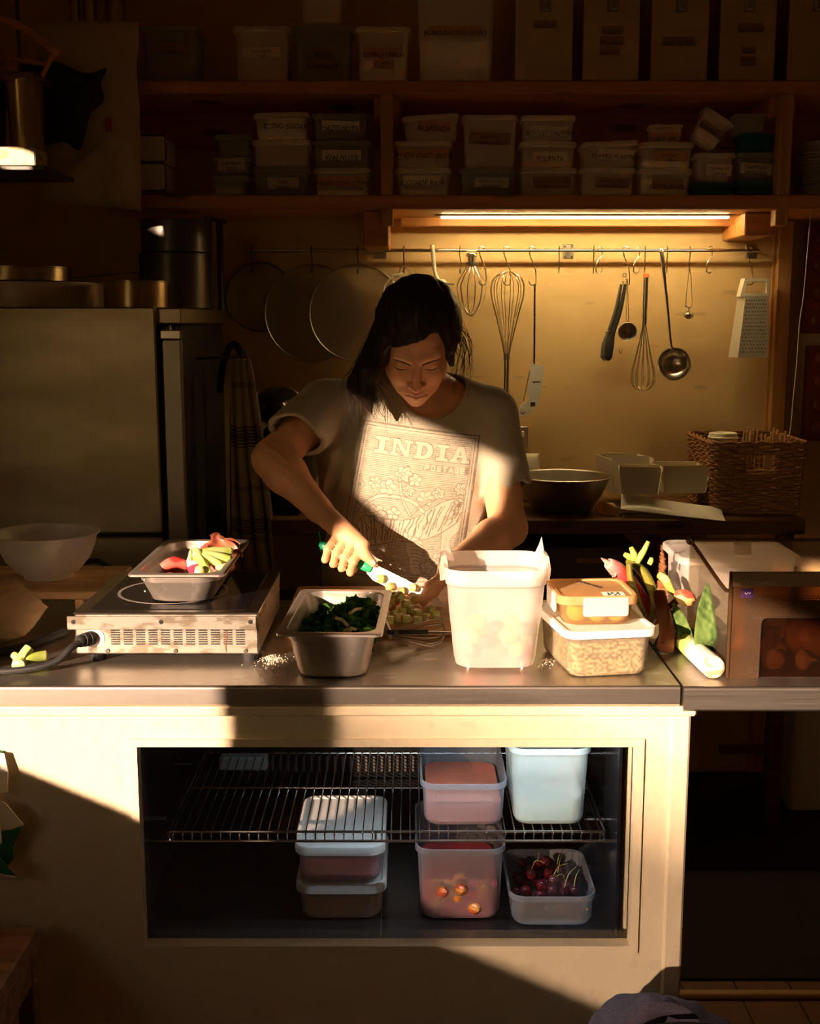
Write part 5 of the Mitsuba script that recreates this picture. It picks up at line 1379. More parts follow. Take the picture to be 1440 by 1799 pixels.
part(t, 'body', tub_mesh(.132, .138, .044, .92, .020), 'm_box_amber', 45, to_world=M)
plastic('m_box_amber', (.52, .40, .20), .2, .6, .2, .49)
part(t, 'lid', lid_mesh(.139, .145, .011, .022, .003), 'm_lid_amber', 40, to_world=M @ T().translate([0, 0, .044]))
for (x, y, r) in ((.012, -.0735, 0), (-.0705, 0, -90), (.0705, .01, 90)):
    part(t, 'clip', xf(loft(rings([(.075, .004, .0019, -.030), (.080, .005, .0024, -.026), (.080, .005, .0024, .0), (.076, .004, .0019, .003)], 3)), ('z', r), (x, y, .050)), 'm_lid', 30, to_world=M)
s = part(t, 'sticker', bx(.012, .050, -.058, -.030, .0525, .0531, 0), 'm_paper', False, to_world=M)
for i, w in enumerate(('15 8', 'P 27')):
    part(s, 'lettering', xf(text(w, .008), None, (.031, -.041 - i * .012, .0532)), 'm_ink', False, to_world=M)
part(s, 'lettering', xf(text('POTATOES', .009), ('z', -62), (.005, .030, .0530)), 'm_ink', False, to_world=M)
pr('m_potato', (.86, .58, .10), .4)
for k, (x, y, r, words) in enumerate(((-.030, -.038, .0175, 'peeled yellow potato, left of the three at the front of the clip-lid box'), (.006, -.042, .0165, 'peeled yellow potato, middle of the three at the front of the clip-lid box'), (.040, -.038, .0175, 'peeled yellow potato, right of the three at the front of the clip-lid box'), (-.02, .015, .018, 'peeled yellow potato at the back left inside the clip-lid box'), (.025, .02, .018, 'peeled yellow potato at the back right inside the clip-lid box'))):
    single('potato', xf(blob(r, k + 80, .05, 2, 3, (1, 1, 1.05)), None, (.324 + x, 2.058 + y + .004, CT + .0875 + .0025 + r)), 'm_potato', words, 'potato', 'potatoes in the clip-lid box', smooth=True)

# ---------------------------------------------------------------- stalks and leeks
pr('m_rhubarb', mikit.proc(lambda p, n, uv: mix(mix((.86, .56, .50), (.62, .05, .06), smoothstep(.36, .42, p.x)), (.40, .03, .03), noise(p.x * 40, p.y * 200, p.z * 200) * .4)), .3)
pr('m_olive', mikit.proc(lambda p, n, uv: mix((.10, .11, .015), (.26, .24, .04), noise(p.x * 22, p.y * 22, p.z * 10))), .35)
pr('m_frond', mikit.proc(lambda p, n, uv: mix((.28, .44, .06), (.48, .62, .14), noise(p.x * 60, p.y * 60, p.z * 60))), .4)
pr('m_maroon', mikit.proc(lambda p, n, uv: mix((.20, .03, .02), (.46, .16, .10), smoothstep(.2, .9, (CT + .10 - p.z) * 12))), .4)
pr('m_leek', mikit.proc(lambda p, n, uv: mix((.88, .86, .76), (.40, .52, .14), smoothstep(.0, .05, p.y - 2.055 + noise(p.x * 120, p.y * 8) * .02))), .35)
mat('m_leek_leaf', type='principledthin', base_color=mikit.proc(lambda p, n, uv: mix((.07, .16, .04), (.26, .40, .12), noise(p.x * 160 + p.z * 20, p.y * 160, 2))), roughness=.4, diff_trans=.7, spec_trans=0.0, eta=1.4)


def stalk(pts, r, n=12, flat=1.0):
    P = spline(np.array(pts), 30)
    return tube(P, np.interp(np.linspace(0, 1, len(P)), np.linspace(0, 1, len(r)), r), n, flat=flat)


yb = 2.24
A = lambda u, v, y=yb: at(u, v, y=y)
t = thing('rhubarb_stalk', 'pink and white root end of a rhubarb stalk leaning up behind the clip-lid box', 'rhubarb')
part(t, 'stalk', stalk([A(1068, 990, 2.2), A(1082, 1000, 2.21), A(1105, 1022, 2.23), A(1150, 1090, 2.27)], [.010, .016, .014, .015]), 'm_rhubarb', True)
part(t, 'root_tip', stalk([A(1070, 991, 2.2), A(1060, 984, 2.195), A(1056, 981, 2.19)], [.007, .003, .001], 6), 'm_pink', True)
part(t, 'root_tip', stalk([A(1082, 1004, 2.2), A(1080, 1012, 2.195), A(1075, 1014, 2.19)], [.005, .002, .001], 6), 'm_pink', True)
t = thing('chard_stalk', 'long olive green stalk curving down behind the boxes', 'chard')
part(t, 'stalk', stalk([A(1100, 986), A(1128, 1004), A(1146, 1040), A(1148, 1078), A(1138, 1106, 2.2)], [.008, .017, .016, .014, .012], 12, .6), 'm_olive', True)
t = thing('chard_stalk', 'brownish olive leaf stalk hanging left of the long green one', 'chard')
part(t, 'stalk', stalk([A(1104, 990, 2.2), A(1108, 1020, 2.2), A(1122, 1058, 2.2), A(1135, 1085, 2.2)], [.010, .013, .012, .006], 12, .5), 'm_olive', True)
for k, (u0, v0, u1, v1, r, words) in enumerate(((1118, 990, 1139, 951, .0055, 'tallest bright green celery tip behind the boxes'), (1116, 985, 1108, 962, .006, 'broad bright green celery tip beside the tallest one'), (1112, 984, 1096, 974, .006, 'celery tip lying flattest to the left in the bright green bunch'), (1120, 982, 1128, 968, .005, 'short bright green celery tip in the middle of the bunch'), (1140, 992, 1144, 980, .005, 'stray green celery tip right of the bunch'))):
    veg('celery_tip', stalk([A(u0, v0), A((u0 + u1) / 2 + 1, (v0 + v1) / 2), A(u1, v1)], [r, r * 1.1, r * .7], 10), 'm_frond', words, 'celery', 'bright green celery tips')
t = thing('chard_stalk', 'dark red stalk standing with its pale cut base on the worktop beside the leek', 'chard')
part(t, 'stalk', stalk([A(1158, 1040, 2.23), A(1165, 1075, 2.2), A(1172, 1110, 2.15), A(1168, 1140, at(1168, 1140, z=CT + .012)[1])], [.012, .014, .016, .016], 12, .7), 'm_maroon', True)
t = thing('chard_stalk', 'small green and brown stalk end between the celery and the drawer', 'chard')
part(t, 'stalk', stalk([A(1156, 1010), A(1168, 1018), A(1176, 1032), A(1186, 1046)], [.006, .009, .008, .004], 10), 'm_stub', True)
t = thing('radicchio_end', 'red and yellow torn root end in the light left of the drawer', 'vegetable end')
c = A(1203, 1050, 2.2)
part(t, 'body', xf(blob(.019, 61, .25, 3, 3, (1.1, .8, .8)), ('y', 20), c), 'm_pinkyellow', True)
part(t, 'stem', stalk([c, A(1180, 1062, 2.22), A(1160, 1085, 2.24)], [.009, .006, .006], 10), 'm_maroon', True)
pr('m_pinkyellow', mikit.proc(lambda p, n, uv: mix((.72, .10, .06), (.86, .60, .22), smoothstep(.42, .6, noise(p.x * 60, p.y * 60, p.z * 60)))), .4)


def strap_leaf(pts, w, th=.0016, up=(0, -1, .3), fold=.25):
    """A long leek leaf folded along its midrib."""
    P = spline(np.array(pts), 28)
    k = len(P)
    tan = np.gradient(P, axis=0); tan /= np.linalg.norm(tan, axis=1, keepdims=True)
    side = np.cross(tan, np.array(up)); side /= np.linalg.norm(side, axis=1, keepdims=True)
    nrm = np.cross(side, tan)
    W = np.interp(np.linspace(0, 1, k), np.linspace(0, 1, len(w)), w)
    s = np.linspace(-1, 1, 7)
    top = np.stack([P + side * (W * q)[:, None] + nrm * (W * fold * abs(q))[:, None] for q in s], 1)
    return loft(np.concatenate([top, (top - nrm[:, None] * th)[:, ::-1]], 1))


g = lambda u, v, z: at(u, v, z=CT + z)
e0, e1, e2 = g(1252, 1172, .021), g(1205, 1130, .020), g(1185, 1105, .022)
t = thing('leek', 'leek with a thick white root end pointing at the camera on the right worktop', 'leek')
part(t, 'shaft', stalk([e0, e0 + (e1 - e0) * .15, e1, e2], [.0185, .0205, .0185, .017], 18), 'm_leek', True)
ax = (e0 - e1) / np.linalg.norm(e0 - e1)
part(t, 'root_end', xf(lathe([(.0195, -.004), (.0205, .0), (.019, .005), (.012, .0065), (.001, .0055)], 20, (False, False)), [('y', 90), ('z', math.degrees(math.atan2(ax[1], ax[0])))], e0 + ax * .001), 'm_rootend', True)
pr('m_rootend', mikit.proc(lambda p, n, uv: mix((.84, .80, .66), (.60, .42, .22), smoothstep(.45, .62, noise(p.x * 160, p.y * 160, p.z * 160)))), .6)
for k, (pp, w) in enumerate((([e2 + (e1 - e2) * .8, g(1178, 1118, .02), g(1160, 1136, .008), g(1146, 1140, .006)], [.016, .018, .014, .004]), ([e2 + (e1 - e2) * .6, g(1185, 1100, .045), A(1178, 1082, 2.2), A(1176, 1078, 2.2)], [.014, .017, .013, .005]), ([e2 + (e1 - e2) * .7, g(1205, 1120, .03), g(1216, 1132, .012), g(1222, 1150, .005)], [.012, .015, .012, .003]))):
    part(t, 'leaf', strap_leaf(pp, w, up=(0, -.6, .8)), 'm_leek_leaf', True)
t = thing('leek', 'leek with upright pointed green leaves standing against the clear drawer', 'leek')
for k, (pp, w) in enumerate((([g(1228, 1150, .012), A(1233, 1100, 2.08), A(1238, 1060, 2.10), A(1243, 1024, 2.12)], [.010, .013, .011, .001]), ([g(1240, 1150, .01), A(1238, 1120, 2.05), A(1240, 1070, 2.08), A(1243, 1026, 2.12)], [.018, .021, .016, .002]), ([g(1210, 1150, .008), A(1205, 1120, 2.12), A(1192, 1082, 2.15), A(1182, 1060, 2.2)], [.008, .012, .010, .002]))):
    part(t, 'leaf', strap_leaf(pp, w), 'm_leek_leaf', True)
part(t, 'shaft', stalk([g(1175, 1118, .012), g(1205, 1112, .012), g(1240, 1118, .012)], [.010, .011, .012], 14), 'm_frond', True)

# ---------------------------------------------------------------- clear fridge drawer with garlic, onions and a squash
dy0, dy1, dz0, dz1 = 1.968, 2.262, CT + .0006, CT + .190
dx0, dx1 = .548, .98
plastic('m_clear', (.50, .48, .44), .06, .2, .7, .88)
plastic('m_smoke', (.20, .12, .065), .12, .4, .2, .62)
plastic('m_window', (.10, .05, .025), .10, .2, .5, .86)
dw = thing('fridge_drawer', 'clear plastic fridge drawer with a dotted brown front, holding garlic and onions', 'drawer')
th = .003
fp = Polygon(np.array(rrect(dx1 - dx0, dz1 - dz0, .008, 4)) + [(dx0 + dx1) / 2, (dz0 + dz1) / 2])
q0 = at(1336, 1085, y=dy0)
cut = Polygon(np.vstack([[[q0[0], dz0 - .01]], [[q0[0], q0[2] - .012]], [[q0[0] + .004, q0[2] - .004]], [[q0[0] + .013, q0[2]]], [[dx1 + .01, q0[2]]], [[dx1 + .01, dz0 - .01]]]))
m = frontal(prism(fp.difference(cut), .0024)); m.apply_translation([0, dy0 + .0024, 0])
part(dw, 'front_frame', bx(dx0, dx0 + .006, dy0 - .003, dy0 + .008, dz0, dz1, .002), 'm_smoke')
part(dw, 'top_band', bx(dx0 + .003, dx1, dy0 - .004, dy0 + .003, at(1300, 1031, y=dy0)[2], dz1, .002), 'm_band')
pr('m_band', (.36, .24, .15), .35)
pnl = part(dw, 'front_panel', m, 'm_smoke', False)
dot = mikit.ply(xf(lathe([(.0017, 0), (.0001, .0001)], 6), ('x', 90)), 'm_dots')
pr('m_dots', (.045, .03, .018), .5)
A0, A1 = at(1302, 1186, y=dy0), at(1440, 1038, y=dy0)
P = []
nx_, nz_ = 34, 36
for i in range(nx_):
    for j in range(nz_):
        x = A0[0] + (i + .5 * (j % 2)) * .0044
        z = A0[2] + j * .0040
        if z > A1[2] or (x > q0[0] - .003 and z < q0[2] + .002): continue
        P.append(xf(lathe([(.0016, 0), (.0001, .0001)], 6), ('x', 90), (x, dy0 - .0003, z)))
part(pnl, 'dots', cat(P), 'm_dots', False, kind='stuff')
m = frontal(prism(cut.intersection(fp), .002)); m.apply_translation([0, dy0 + .012, 0])
part(dw, 'window', m, 'm_window', False)
part(dw, 'window_edge', tube(spline([[q0[0], dy0 - .001, dz0 + .004], [q0[0], dy0 - .001, q0[2] - .014], [q0[0] + .004, dy0 - .001, q0[2] - .004], [q0[0] + .014, dy0 - .001, q0[2]], [dx1, dy0 - .001, q0[2]]], 30), .0018, 6), 'm_clear')
m = text('LIEBHERR', .0075, .0006, 0)
c = at(1337, 1021, y=dy0)
part(dw, 'lettering', xf(frontal(m), None, (c[0], dy0 - .0042, c[2] - .0035)), 'm_dim_label', False)
a, b = at(1302, 1051, y=dy0), at(1323, 1034, y=dy0)
s = part(dw, 'purple_badge', bx(a[0], b[0], dy0 - .0015, dy0 - .0005, a[2], b[2], .0008), 'm_purple')
pr('m_purple', (.10, .04, .20), .4)
part(s, 'emblem', xf(frontal(cat(tube([[-.005, .001, 0], [-.002, -.002, 0], [0, .002, 0], [.003, -.001, 0], [.005, .002, 0]], .0007, 5))), None, ((a[0] + b[0]) / 2, dy0 - .0018, (a[2] + b[2]) / 2)), 'm_white_plastic', False)
# side, back, base, rim
sd = Polygon([(dy0, dz0), (dy1, dz0), (dy1, dz1), (dy1 - .02, dz1), (dy0 + .05, dz1 - .035), (dy0, dz1 - .035)])
m = prism(sd, .0025); m.vertices = np.column_stack([dx0 + m.vertices[:, 2], m.vertices[:, 0], m.vertices[:, 1]]); m.fix_normals()
part(dw, 'side_panel', m, 'm_clear', False)
part(dw, 'rim', tube(spline([[dx0 - .001, dy0 + .004, dz1 - .034], [dx0 - .001, dy0 + .05, dz1 - .034], [dx0 - .001, dy1 - .03, dz1 - .002], [dx0 - .001, dy1, dz1]], 20), .0035, 8), 'm_smoke')
part(dw, 'rim', tube([[dx0, dy1, dz1], [dx1, dy1, dz1]], .0035, 8), 'm_smoke')
part(dw, 'corner_knob', xf(blob(.008, 2, .05, 2, 2, (1, 1, 1.2)), None, (dx0, dy1, dz1)), 'm_smoke', True)
part(dw, 'back_panel', bx(dx0, dx1, dy1 - .003, dy1 - .0005, dz0, dz1, 0), 'm_clear', False)
part(dw, 'base', bx(dx0, dx1, dy0 + .014, dy1 - .003, dz0, dz0 + .0025, 0), 'm_clear', False)
pr('m_garlic', mikit.proc(lambda p, n, uv: mix((.86, .80, .70), (.70, .55, .45), smoothstep(.5, .7, noise(p.x * 90, p.y * 90, p.z * 40)))), .6)
pr('m_squash', skin((.52, .26, .08), (.36, .17, .05), .5, 50), .45)
pr('m_onion', skin((.66, .34, .14), (.50, .22, .08), .5, 70), .35)


def bulb(r, n=8, neck=1.0):
    a = np.linspace(0, 2 * PI, 40, endpoint=False)
    V = []
    for q, z in ((.05, -.72), (.55, -.68), (.92, -.35), (1.0, 0), (.86, .36), (.5, .66), (.22, .9), (.15, 1.15 * neck), (.10, 1.4 * neck)):
        R = q * (1 + .09 * np.abs(np.cos(a * n / 2)) * min(1, q * 1.5))
        V.append(np.column_stack([R * np.cos(a), R * np.sin(a), np.full(40, z)]) * r)
    return loft(np.array(V))


gz0 = dz0 + .003
for k, (u, v, r, rot, words) in enumerate(((1358, 1168, .019, (70, 160), 'garlic bulb lying at the left behind the drawer window'), (1410, 1172, .017, (80, 60), 'garlic bulb lying right of the other garlic behind the drawer window'))):
    c = at(u, v, y=2.01)
    single('garlic_bulb', xf(bulb(r), [('x', rot[0]), ('z', rot[1])], (c[0], 2.012, gz0 + r * 1.02)), 'm_garlic', words, 'garlic', 'garlic in the drawer', smooth=True)
c = at(1420, 1140, y=2.06)
single('squash', xf(blob(.040, 3, .05, 1.5, 3, (1.15, 1, .95)), None, (c[0] + .008, 2.075, gz0 + .041)), 'm_squash', 'round brown squash behind the garlic in the drawer', 'squash', smooth=True)
for k, (u, y, r, words) in enumerate(((1352, 2.07, .028, 'brown onion behind the left garlic bulb in the drawer'), (1300, 2.14, .026, 'brown onion at the left back corner inside the drawer'), (1395, 2.17, .030, 'brown onion at the back of the drawer'))):
    c = at(u, 1150, y=y)
    single('onion', xf(bulb(r, 2, .9), ('z', 40 * k), (c[0], y, gz0 + r * .74)), 'm_onion', words, 'onion', 'onions in the drawer', smooth=True)
# lidded tray behind and in the drawer, with a folded paper packet on it
a, b = at(1216, 1010, y=2.30), at(1412, 1010, y=2.30)
t = thing('lidded_tray', 'wide pale lidded tray behind the clear drawer', 'tray')
ty_ = 2.40
part(t, 'body', xf(tub_mesh(.235, .20, .135, .93, .03), None, (.665, ty_, CT + .0005)), 'm_bucket', 45)
part(t, 'lid', xf(lid_mesh(.245, .21, .010, .034), None, (.665, ty_, CT + .135)), 'm_bucket', 40)
c = at(1299, 998, y=2.34)
single('paper_block', xf(bx(-.018, .018, -.012, .012, 0, .026, .002), ('z', -12), (c[0], 2.335, CT + .1455)), 'm_paper', 'small white paper block standing on the pale lidded tray', 'paper block')

# ---------------------------------------------------------------- left end: stand, bowl, bag, stub, cable
SZ = .979
st = thing('wooden_stand', 'low pale wooden stand under the white bowl at the left end of the worktop', 'stand')
sx1 = -.6135
for k in range(3):
    part(st, 'top_board', bx(-1.2, sx1 - .004 * (k % 2), 2.30 + k * .0815, 2.30 + k * .0815 + .080, SZ - .018, SZ, .002), 'm_pale_wood')
for x in (-1.18, at(142, 1050, y=2.33)[0]):
    for y in (2.315, 2.50):
        part(st, 'leg', bx(x - .010, x + .010, y, y + .02, CT + .0003, SZ - .018, .002), 'm_pale_wood')
bxc = at(82, 1000, y=2.42)[0]
R = .110
rz = .098
t = thing('white_bowl', 'large white plastic mixing bowl on the wooden stand at the left', 'bowl')
part(t, 'body', xf(lathe([(.001, .008), (.046, .008), (.047, .0), (.050, .0), (.052, .008), (.066, .016), (.086, .040), (.098, .068), (.104, rz - .006), (.109, rz - .005), (.110, rz - .001), (.107, rz), (.101, rz - .003), (.094, .066), (.082, .040), (.062, .019), (.001, .013)], 64, (False, False)), None, (bxc, 2.43, SZ + .0004)), 'm_white_bowl', 40)
pr('m_bag', mikit.proc(lambda p, n, uv: mix((.56, .36, .18), (.66, .46, .26), fbm(p.x * 60, p.y * 60, p.z * 60, 3))), .7)
t = thing('brown_paper_bag', 'crumpled brown paper bag at the left edge of the worktop', 'paper bag')
q_ = np.random.default_rng(8).normal(size=(46, 3)); q_ /= np.linalg.norm(q_, axis=1, keepdims=True)
v = trimesh.convex.convex_hull(q_ * np.random.default_rng(9).uniform(.80, 1.06, (46, 1)))
for _ in range(4): v = v.subdivide()
n1 = np.abs(meshkit.fbm(v.vertices * [1.3, 1.3, 2.6] + 3.3, 3) - .5) * 2
v.vertices = v.vertices * (1.02 - .20 * n1)[:, None] * np.array([.088, .072, .070])
v.apply_translation([-v.bounds[1][0] + at(72, 1075, y=2.16)[0], 2.185, CT - v.bounds[0][2] + .0005])
part(t, 'sheet', v, 'm_bag', 24)
b = g(35, 1165, .014)
t = thing('vegetable_stub', 'short green branching stub lying alone on the worktop at the left', 'vegetable stub')
part(t, 'stalks', green_stub(b, [(b + [.012, .018, .022], 1), (b + [.036, .030, .004], 1.05), (b + [-.014, .010, .012], .7)], .0125, .0095), 'm_stub', True)
part(t, 'cut_end', xf(blob(.0125, 9, .05, 2, 2, (1, .45, .85)), None, b + [.001, -.010, -.001]), 'm_cut', True)
pts = [at(140, 990, y=2.575), at(165, 986, y=2.575), at(185, 992, y=2.572), at(198, 1004, y=2.57), at(205, 1020, y=2.57), at(206, 1060, y=2.57)]
single('black_cable', tube(spline(pts, 40), .0062, 10), 'm_rubber', 'thick black cable looping behind the white bowl', 'cable')
pts = [g(-40, 1150, .0078), g(0, 1146, .0078), g(60, 1131, .0078), g(118, 1108, .0078)]
single('black_cable', tube(spline(pts, 30), .0075, 10), 'm_rubber', 'black cable lying along the worktop behind the green stub', 'cable')

# crumbs and spilled salt on the steel
def crumbs(seed, pts, n, size, z=CT):
    r = np.random.default_rng(seed)
    ms = []
    for k in range(n):
        u, v, s = pts[r.integers(len(pts))]
        c = at(u + r.normal() * s, v + r.normal() * s * .45, z=z)
        q = size * r.uniform(.4, 1.2)
        ms.append(xf(trimesh.creation.icosphere(subdivisions=0), ('z', r.uniform(0, 90)), (c[0], c[1], z + q * .5), q))
    return cat(ms)


single('crumbs', crumbs(1, [(473, 1155, 10), (480, 1160, 8), (470, 1152, 5), (485, 1168, 22)], 420, .0011), 'm_crumb', 'pile of pale crumbs on the worktop between the hob and the greens pan', 'crumbs', kind='stuff', smooth=False)
single('crumbs', crumbs(2, [(957, 1165, 9), (965, 1160, 7)], 120, .0008), 'm_crumb', 'scatter of fine pale crumbs on the worktop between the bucket and the grain box', 'crumbs', kind='stuff', smooth=False)
pr('m_crumb', (.80, .70, .52), .8)
# ---------------------------------------------------------------- inside the display fridge: the wire shelf
WZ = at(720, 1476, y=2.03)[2]
ws = thing('wire_shelf', 'chrome wire shelf across the middle of the display cabinet, two open tubs standing on it', 'shelf')
wx0, wx1 = at(296, 1467, y=2.03)[0], at(1062, 1467, y=2.03)[0]
wyb = 2.43
part(ws, 'front_rail', tube(spline([[wx0, 2.06, WZ], [wx0, 2.03, WZ], [wx0 + .004, 2.026, WZ], [wx1 - .004, 2.026, WZ], [wx1, 2.03, WZ], [wx1, 2.06, WZ]], 30), .0026, 8), 'm_wire')
part(ws, 'drop_rail', tube([[wx0 + .002, 2.026, WZ + .018], [wx1 - .002, 2.026, WZ + .018]], .0026, 8), 'm_wire')
for x in (wx0 + .002, (wx0 + wx1) / 2 - .02, wx1 - .002, wx0 + .27):
    part(ws, 'spacer', tube([[x, 2.026, WZ], [x, 2.026, WZ + .018]], .0022, 6), 'm_wire')
for y in (2.24, wyb):
    part(ws, 'cross_rail', tube([[wx0, y, WZ + .014], [wx1, y, WZ + .014]], .0024, 8), 'm_wire')
for x in (wx0, wx1):
    part(ws, 'side_rail', tube([[x, 2.03, WZ + .016], [x, wyb, WZ + .016]], .0024, 8), 'm_wire')
nw = 46
wire = mikit.ply(tube(spline([[0, 2.0265, WZ + .001], [0, 2.030, WZ + .015], [0, 2.05, WZ + .0175], [0, wyb, WZ + .0175]], 9), .0013, 6), 'm_wire', 40)
for k in range(nw):
    part(ws, 'wire', wire, None, to_world=T().translate([wx0 + (k + .5) * (wx1 - wx0) / nw, 0, 0]))
for x in (IX0, IX1):
    s = 1 if x < 0 else -1
    for y in (2.10, 2.38):
        part(ws, 'clip', bx(x, x + s * .040, y - .006, y + .006, WZ + .008, WZ + .0125, .001), 'm_steel_dull')

pr('m_puree', mikit.proc(lambda p, n, uv: mix((.62, .15, .09), (.72, .24, .13), fbm(p.x * 40, p.y * 40, p.z * 40, 3))), .35)
pr('m_pink_puree', (.90, .26, .22), .35)
pr('m_orange_puree', mikit.proc(lambda p, n, uv: mix((.86, .34, .08), (.94, .46, .16), fbm(p.x * 30, p.y * 30, p.z * 60, 3))), .35)
pr('m_yoghurt', (.86, .85, .82), .5)
pr('m_syrup', (.72, .07, .08), .2)
plastic('m_frost', (.46, .49, .53), .2, .6, .15, .49)


def fridge_tub(u0, u1, vt, vb, y, depth, z, label, fill=None, lid=False, r=.026, taper=.9, top=None, mt='m_frost', group='tubs in the display cabinet', name='food_tub'):
    """y is the front of its rim; the pixel box is the front face."""
    a, b = at(u0, vb, y=y), at(u1, vt, y=y)
    w, h = b[0] - a[0], b[2] - z
    x, lh = (a[0] + b[0]) / 2, .012 if lid else 0
    t = thing(name, label, 'tub', group)
    M = T().translate([x, y + depth / 2, z])
    part(t, 'body', tub_mesh(w, depth, h - lh, taper, r, .004, .010), mt, 45, to_world=M)
    if lid: part(t, 'lid', lid_mesh(w + .002, depth + .002, lh, r + .003, .004), 'm_lid', 40, to_world=M @ T().translate([0, 0, h - lh]))
    if fill:
        fh, fm, words = fill[:3]
        part(t, 'contents', fill_mesh(w - .014 - (1 - taper) * h * .9, depth - .014 - (1 - taper) * h * .9, h * fh, r, fill[3] if len(fill) > 3 else .002, int(u0)), fm, label=words, to_world=M @ T().translate([0, 0, .002]))
    return t, x, h, w


SZW = WZ + .0192
fridge_tub(738, 893, 1379, 1445, 2.035, .24, SZW, 'open tub of red puree on the wire shelf', (.45, 'm_puree', 'red rhubarb puree'))
fridge_tub(894, 1042, 1318, 1443, 2.035, .22, SZW, 'tall pale blue tub of white yoghurt on the wire shelf', (.34, 'm_yoghurt', 'white yoghurt with a smeared edge', .016), mt='m_frost_blue')
plastic('m_frost_blue', (.64, .76, .73), .25, .6, .15, .30)
FZ = IZ0 + .0006
_, x, h1, _ = fridge_tub(521, 676, 1556, 1625, 2.045, .24, FZ, 'lidded tub of orange puree standing on the fridge floor', (.55, 'm_orange_puree', 'orange puree'), True)
fridge_tub(519, 674, 1489, 1556, 2.045, .24, FZ + h1 + .001, 'lidded tub with a little pink puree stacked on the orange one', (.18, 'm_pink_puree', 'pink puree'), True)
_, px_, ph_, pw_ = fridge_tub(729, 890, 1494, 1625, 2.04, .23, FZ, 'tall tub of peach slices in red syrup under the wire shelf', (.40, 'm_syrup', 'red syrup', .002))
pr('m_peach', mikit.proc(lambda p, n, uv: mix((.80, .30, .05), (.70, .13, .05), smoothstep(.4, .65, noise(p.x * 50, p.y * 50, p.z * 50)))), .3)
for k, (dx_, z_, rot) in enumerate(((-.045, .022, 20), (-.015, .045, -30), (.02, .018, 60), (.040, .042, 10), (.0, .058, 80), (-.04, .05, -60))):
    m = lathe([(.001, -.028), (.011, -.021), (.016, 0), (.011, .021), (.001, .028)], 14, (False, False))
    single('peach_slice', xf(m, [('x', rot), ('y', rot * 1.7)], (px_ + dx_, 2.04 + .0262, FZ + z_ + .008)), 'm_peach', 'orange peach slice showing through the front of the syrup tub', 'peach slice', 'peach slices in the syrup tub', smooth=True)
_, cx_, ch_, cw_ = fridge_tub(894, 1050, 1577, 1645, 2.02, .20, FZ, 'open tub heaped with dark red cherries at the right of the fridge floor', None)
pr('m_cherry', mikit.proc(lambda p, n, uv: mix((.035, .004, .007), (.13, .008, .014), smoothstep(.45, .7, noise(p.x * 35, p.y * 35, p.z * 35)))), .12)
pr('m_cherry_stem', (.34, .30, .08), .5)
r_ = np.random.default_rng(12)
ball = lathe([(.001, -.88), (.45, -.80), (.86, -.42), (1.0, .05), (.93, .5), (.62, .86), (.28, .90), (.05, .78)], 18)
cherry = [mikit.ply(xf(ball, [('x', 20 * k), ('y', 15 * k)], s=.0105), 'm_cherry', True) for k in range(5)]
cz0 = FZ + ch_
placed = []
for lay, zl in ((0, -.030), (1, -.016), (2, -.002), (3, .010)):
    for k in range(60):
        x, y = r_.uniform(-1, 1) * (cw_ / 2 - .022 - .006 * lay), r_.uniform(-1, 1) * (.10 - .022 - .006 * lay)
        if lay == 3 and (x + .01) ** 2 / .0016 + y * y / .004 > 1: continue
        if any((x - a) ** 2 + (y - b) ** 2 + (zl - c) ** 2 < .0198 ** 2 for a, b, c in placed): continue
        placed.append((x, y, zl))
words = ['glossy dark red cherry', 'dark cherry with a bright highlight', 'almost black cherry']
for k, (x, y, z) in enumerate(placed):
    t = thing('cherry', 'glossy dark red cherry in the heaped tub inside the display cabinet', 'cherry', 'cherries in the open tub')
    c = [cx_ + x, 2.02 + .10 + y, cz0 + z - .012]
    part(t, 'fruit', cherry[k % 5], None, to_world=T().translate(c))
    if z > -.01 and k % 2 == 0:
        a = r_.uniform(0, 2 * PI)
        L = r_.uniform(.022, .042)
        part(t, 'stem', tube(spline([[c[0], c[1], c[2] + .008], [c[0] + .35 * L * math.cos(a), c[1] + .35 * L * math.sin(a), c[2] + .010 + .55 * L], [c[0] + L * math.cos(a), c[1] + L * math.sin(a), c[2] + .010 + .7 * L]], 10), .0008, 5), 'm_cherry_stem')
for k in range(7):
    a, b = ((1018, 1612), (1004, 1618), (963, 1604), (947, 1617), (928, 1609), (1031, 1598), (980, 1590))[k]
    p = at(a, b, y=2.0275)
    part('food_tub_' + f'{used["food_tub"] - 1:03d}', 'speck', xf(blob(.0028, k, .2, 2, 1, (1, .2, .8)), None, (p[0], 2.0262 + .006 * (b - 1585) / 60, p[2])), 'm_dim_tape')
# panel and bottle shapes dimly visible at the back
a, b = at(388, 1440, y=2.40), at(470, 1352, y=2.40)
single('back_tub', bx(a[0], b[0], 2.39, 2.42, WZ + .0192, b[2], .004), 'm_dim_panel', 'dim pale box standing at the back left of the wire shelf', 'box')
pr('m_dim_panel', (.30, .30, .26), .6)
# ---------------------------------------------------------------- the person: signed distance fields turned into smooth surfaces
def sd_cone(p, a, b, ra, rb):
    """A round cone from a to b."""
    a, b = np.array(a, np.float32), np.array(b, np.float32)
    ab = b - a
    L = float(ab @ ab)
    x, y, z = p[:, 0] - a[0], p[:, 1] - a[1], p[:, 2] - a[2]
    t = np.clip((x * ab[0] + y * ab[1] + z * ab[2]) / L, 0, 1)
    x -= t * ab[0]; y -= t * ab[1]; z -= t * ab[2]
    return np.sqrt(x * x + y * y + z * z) - (ra + (rb - ra) * t)


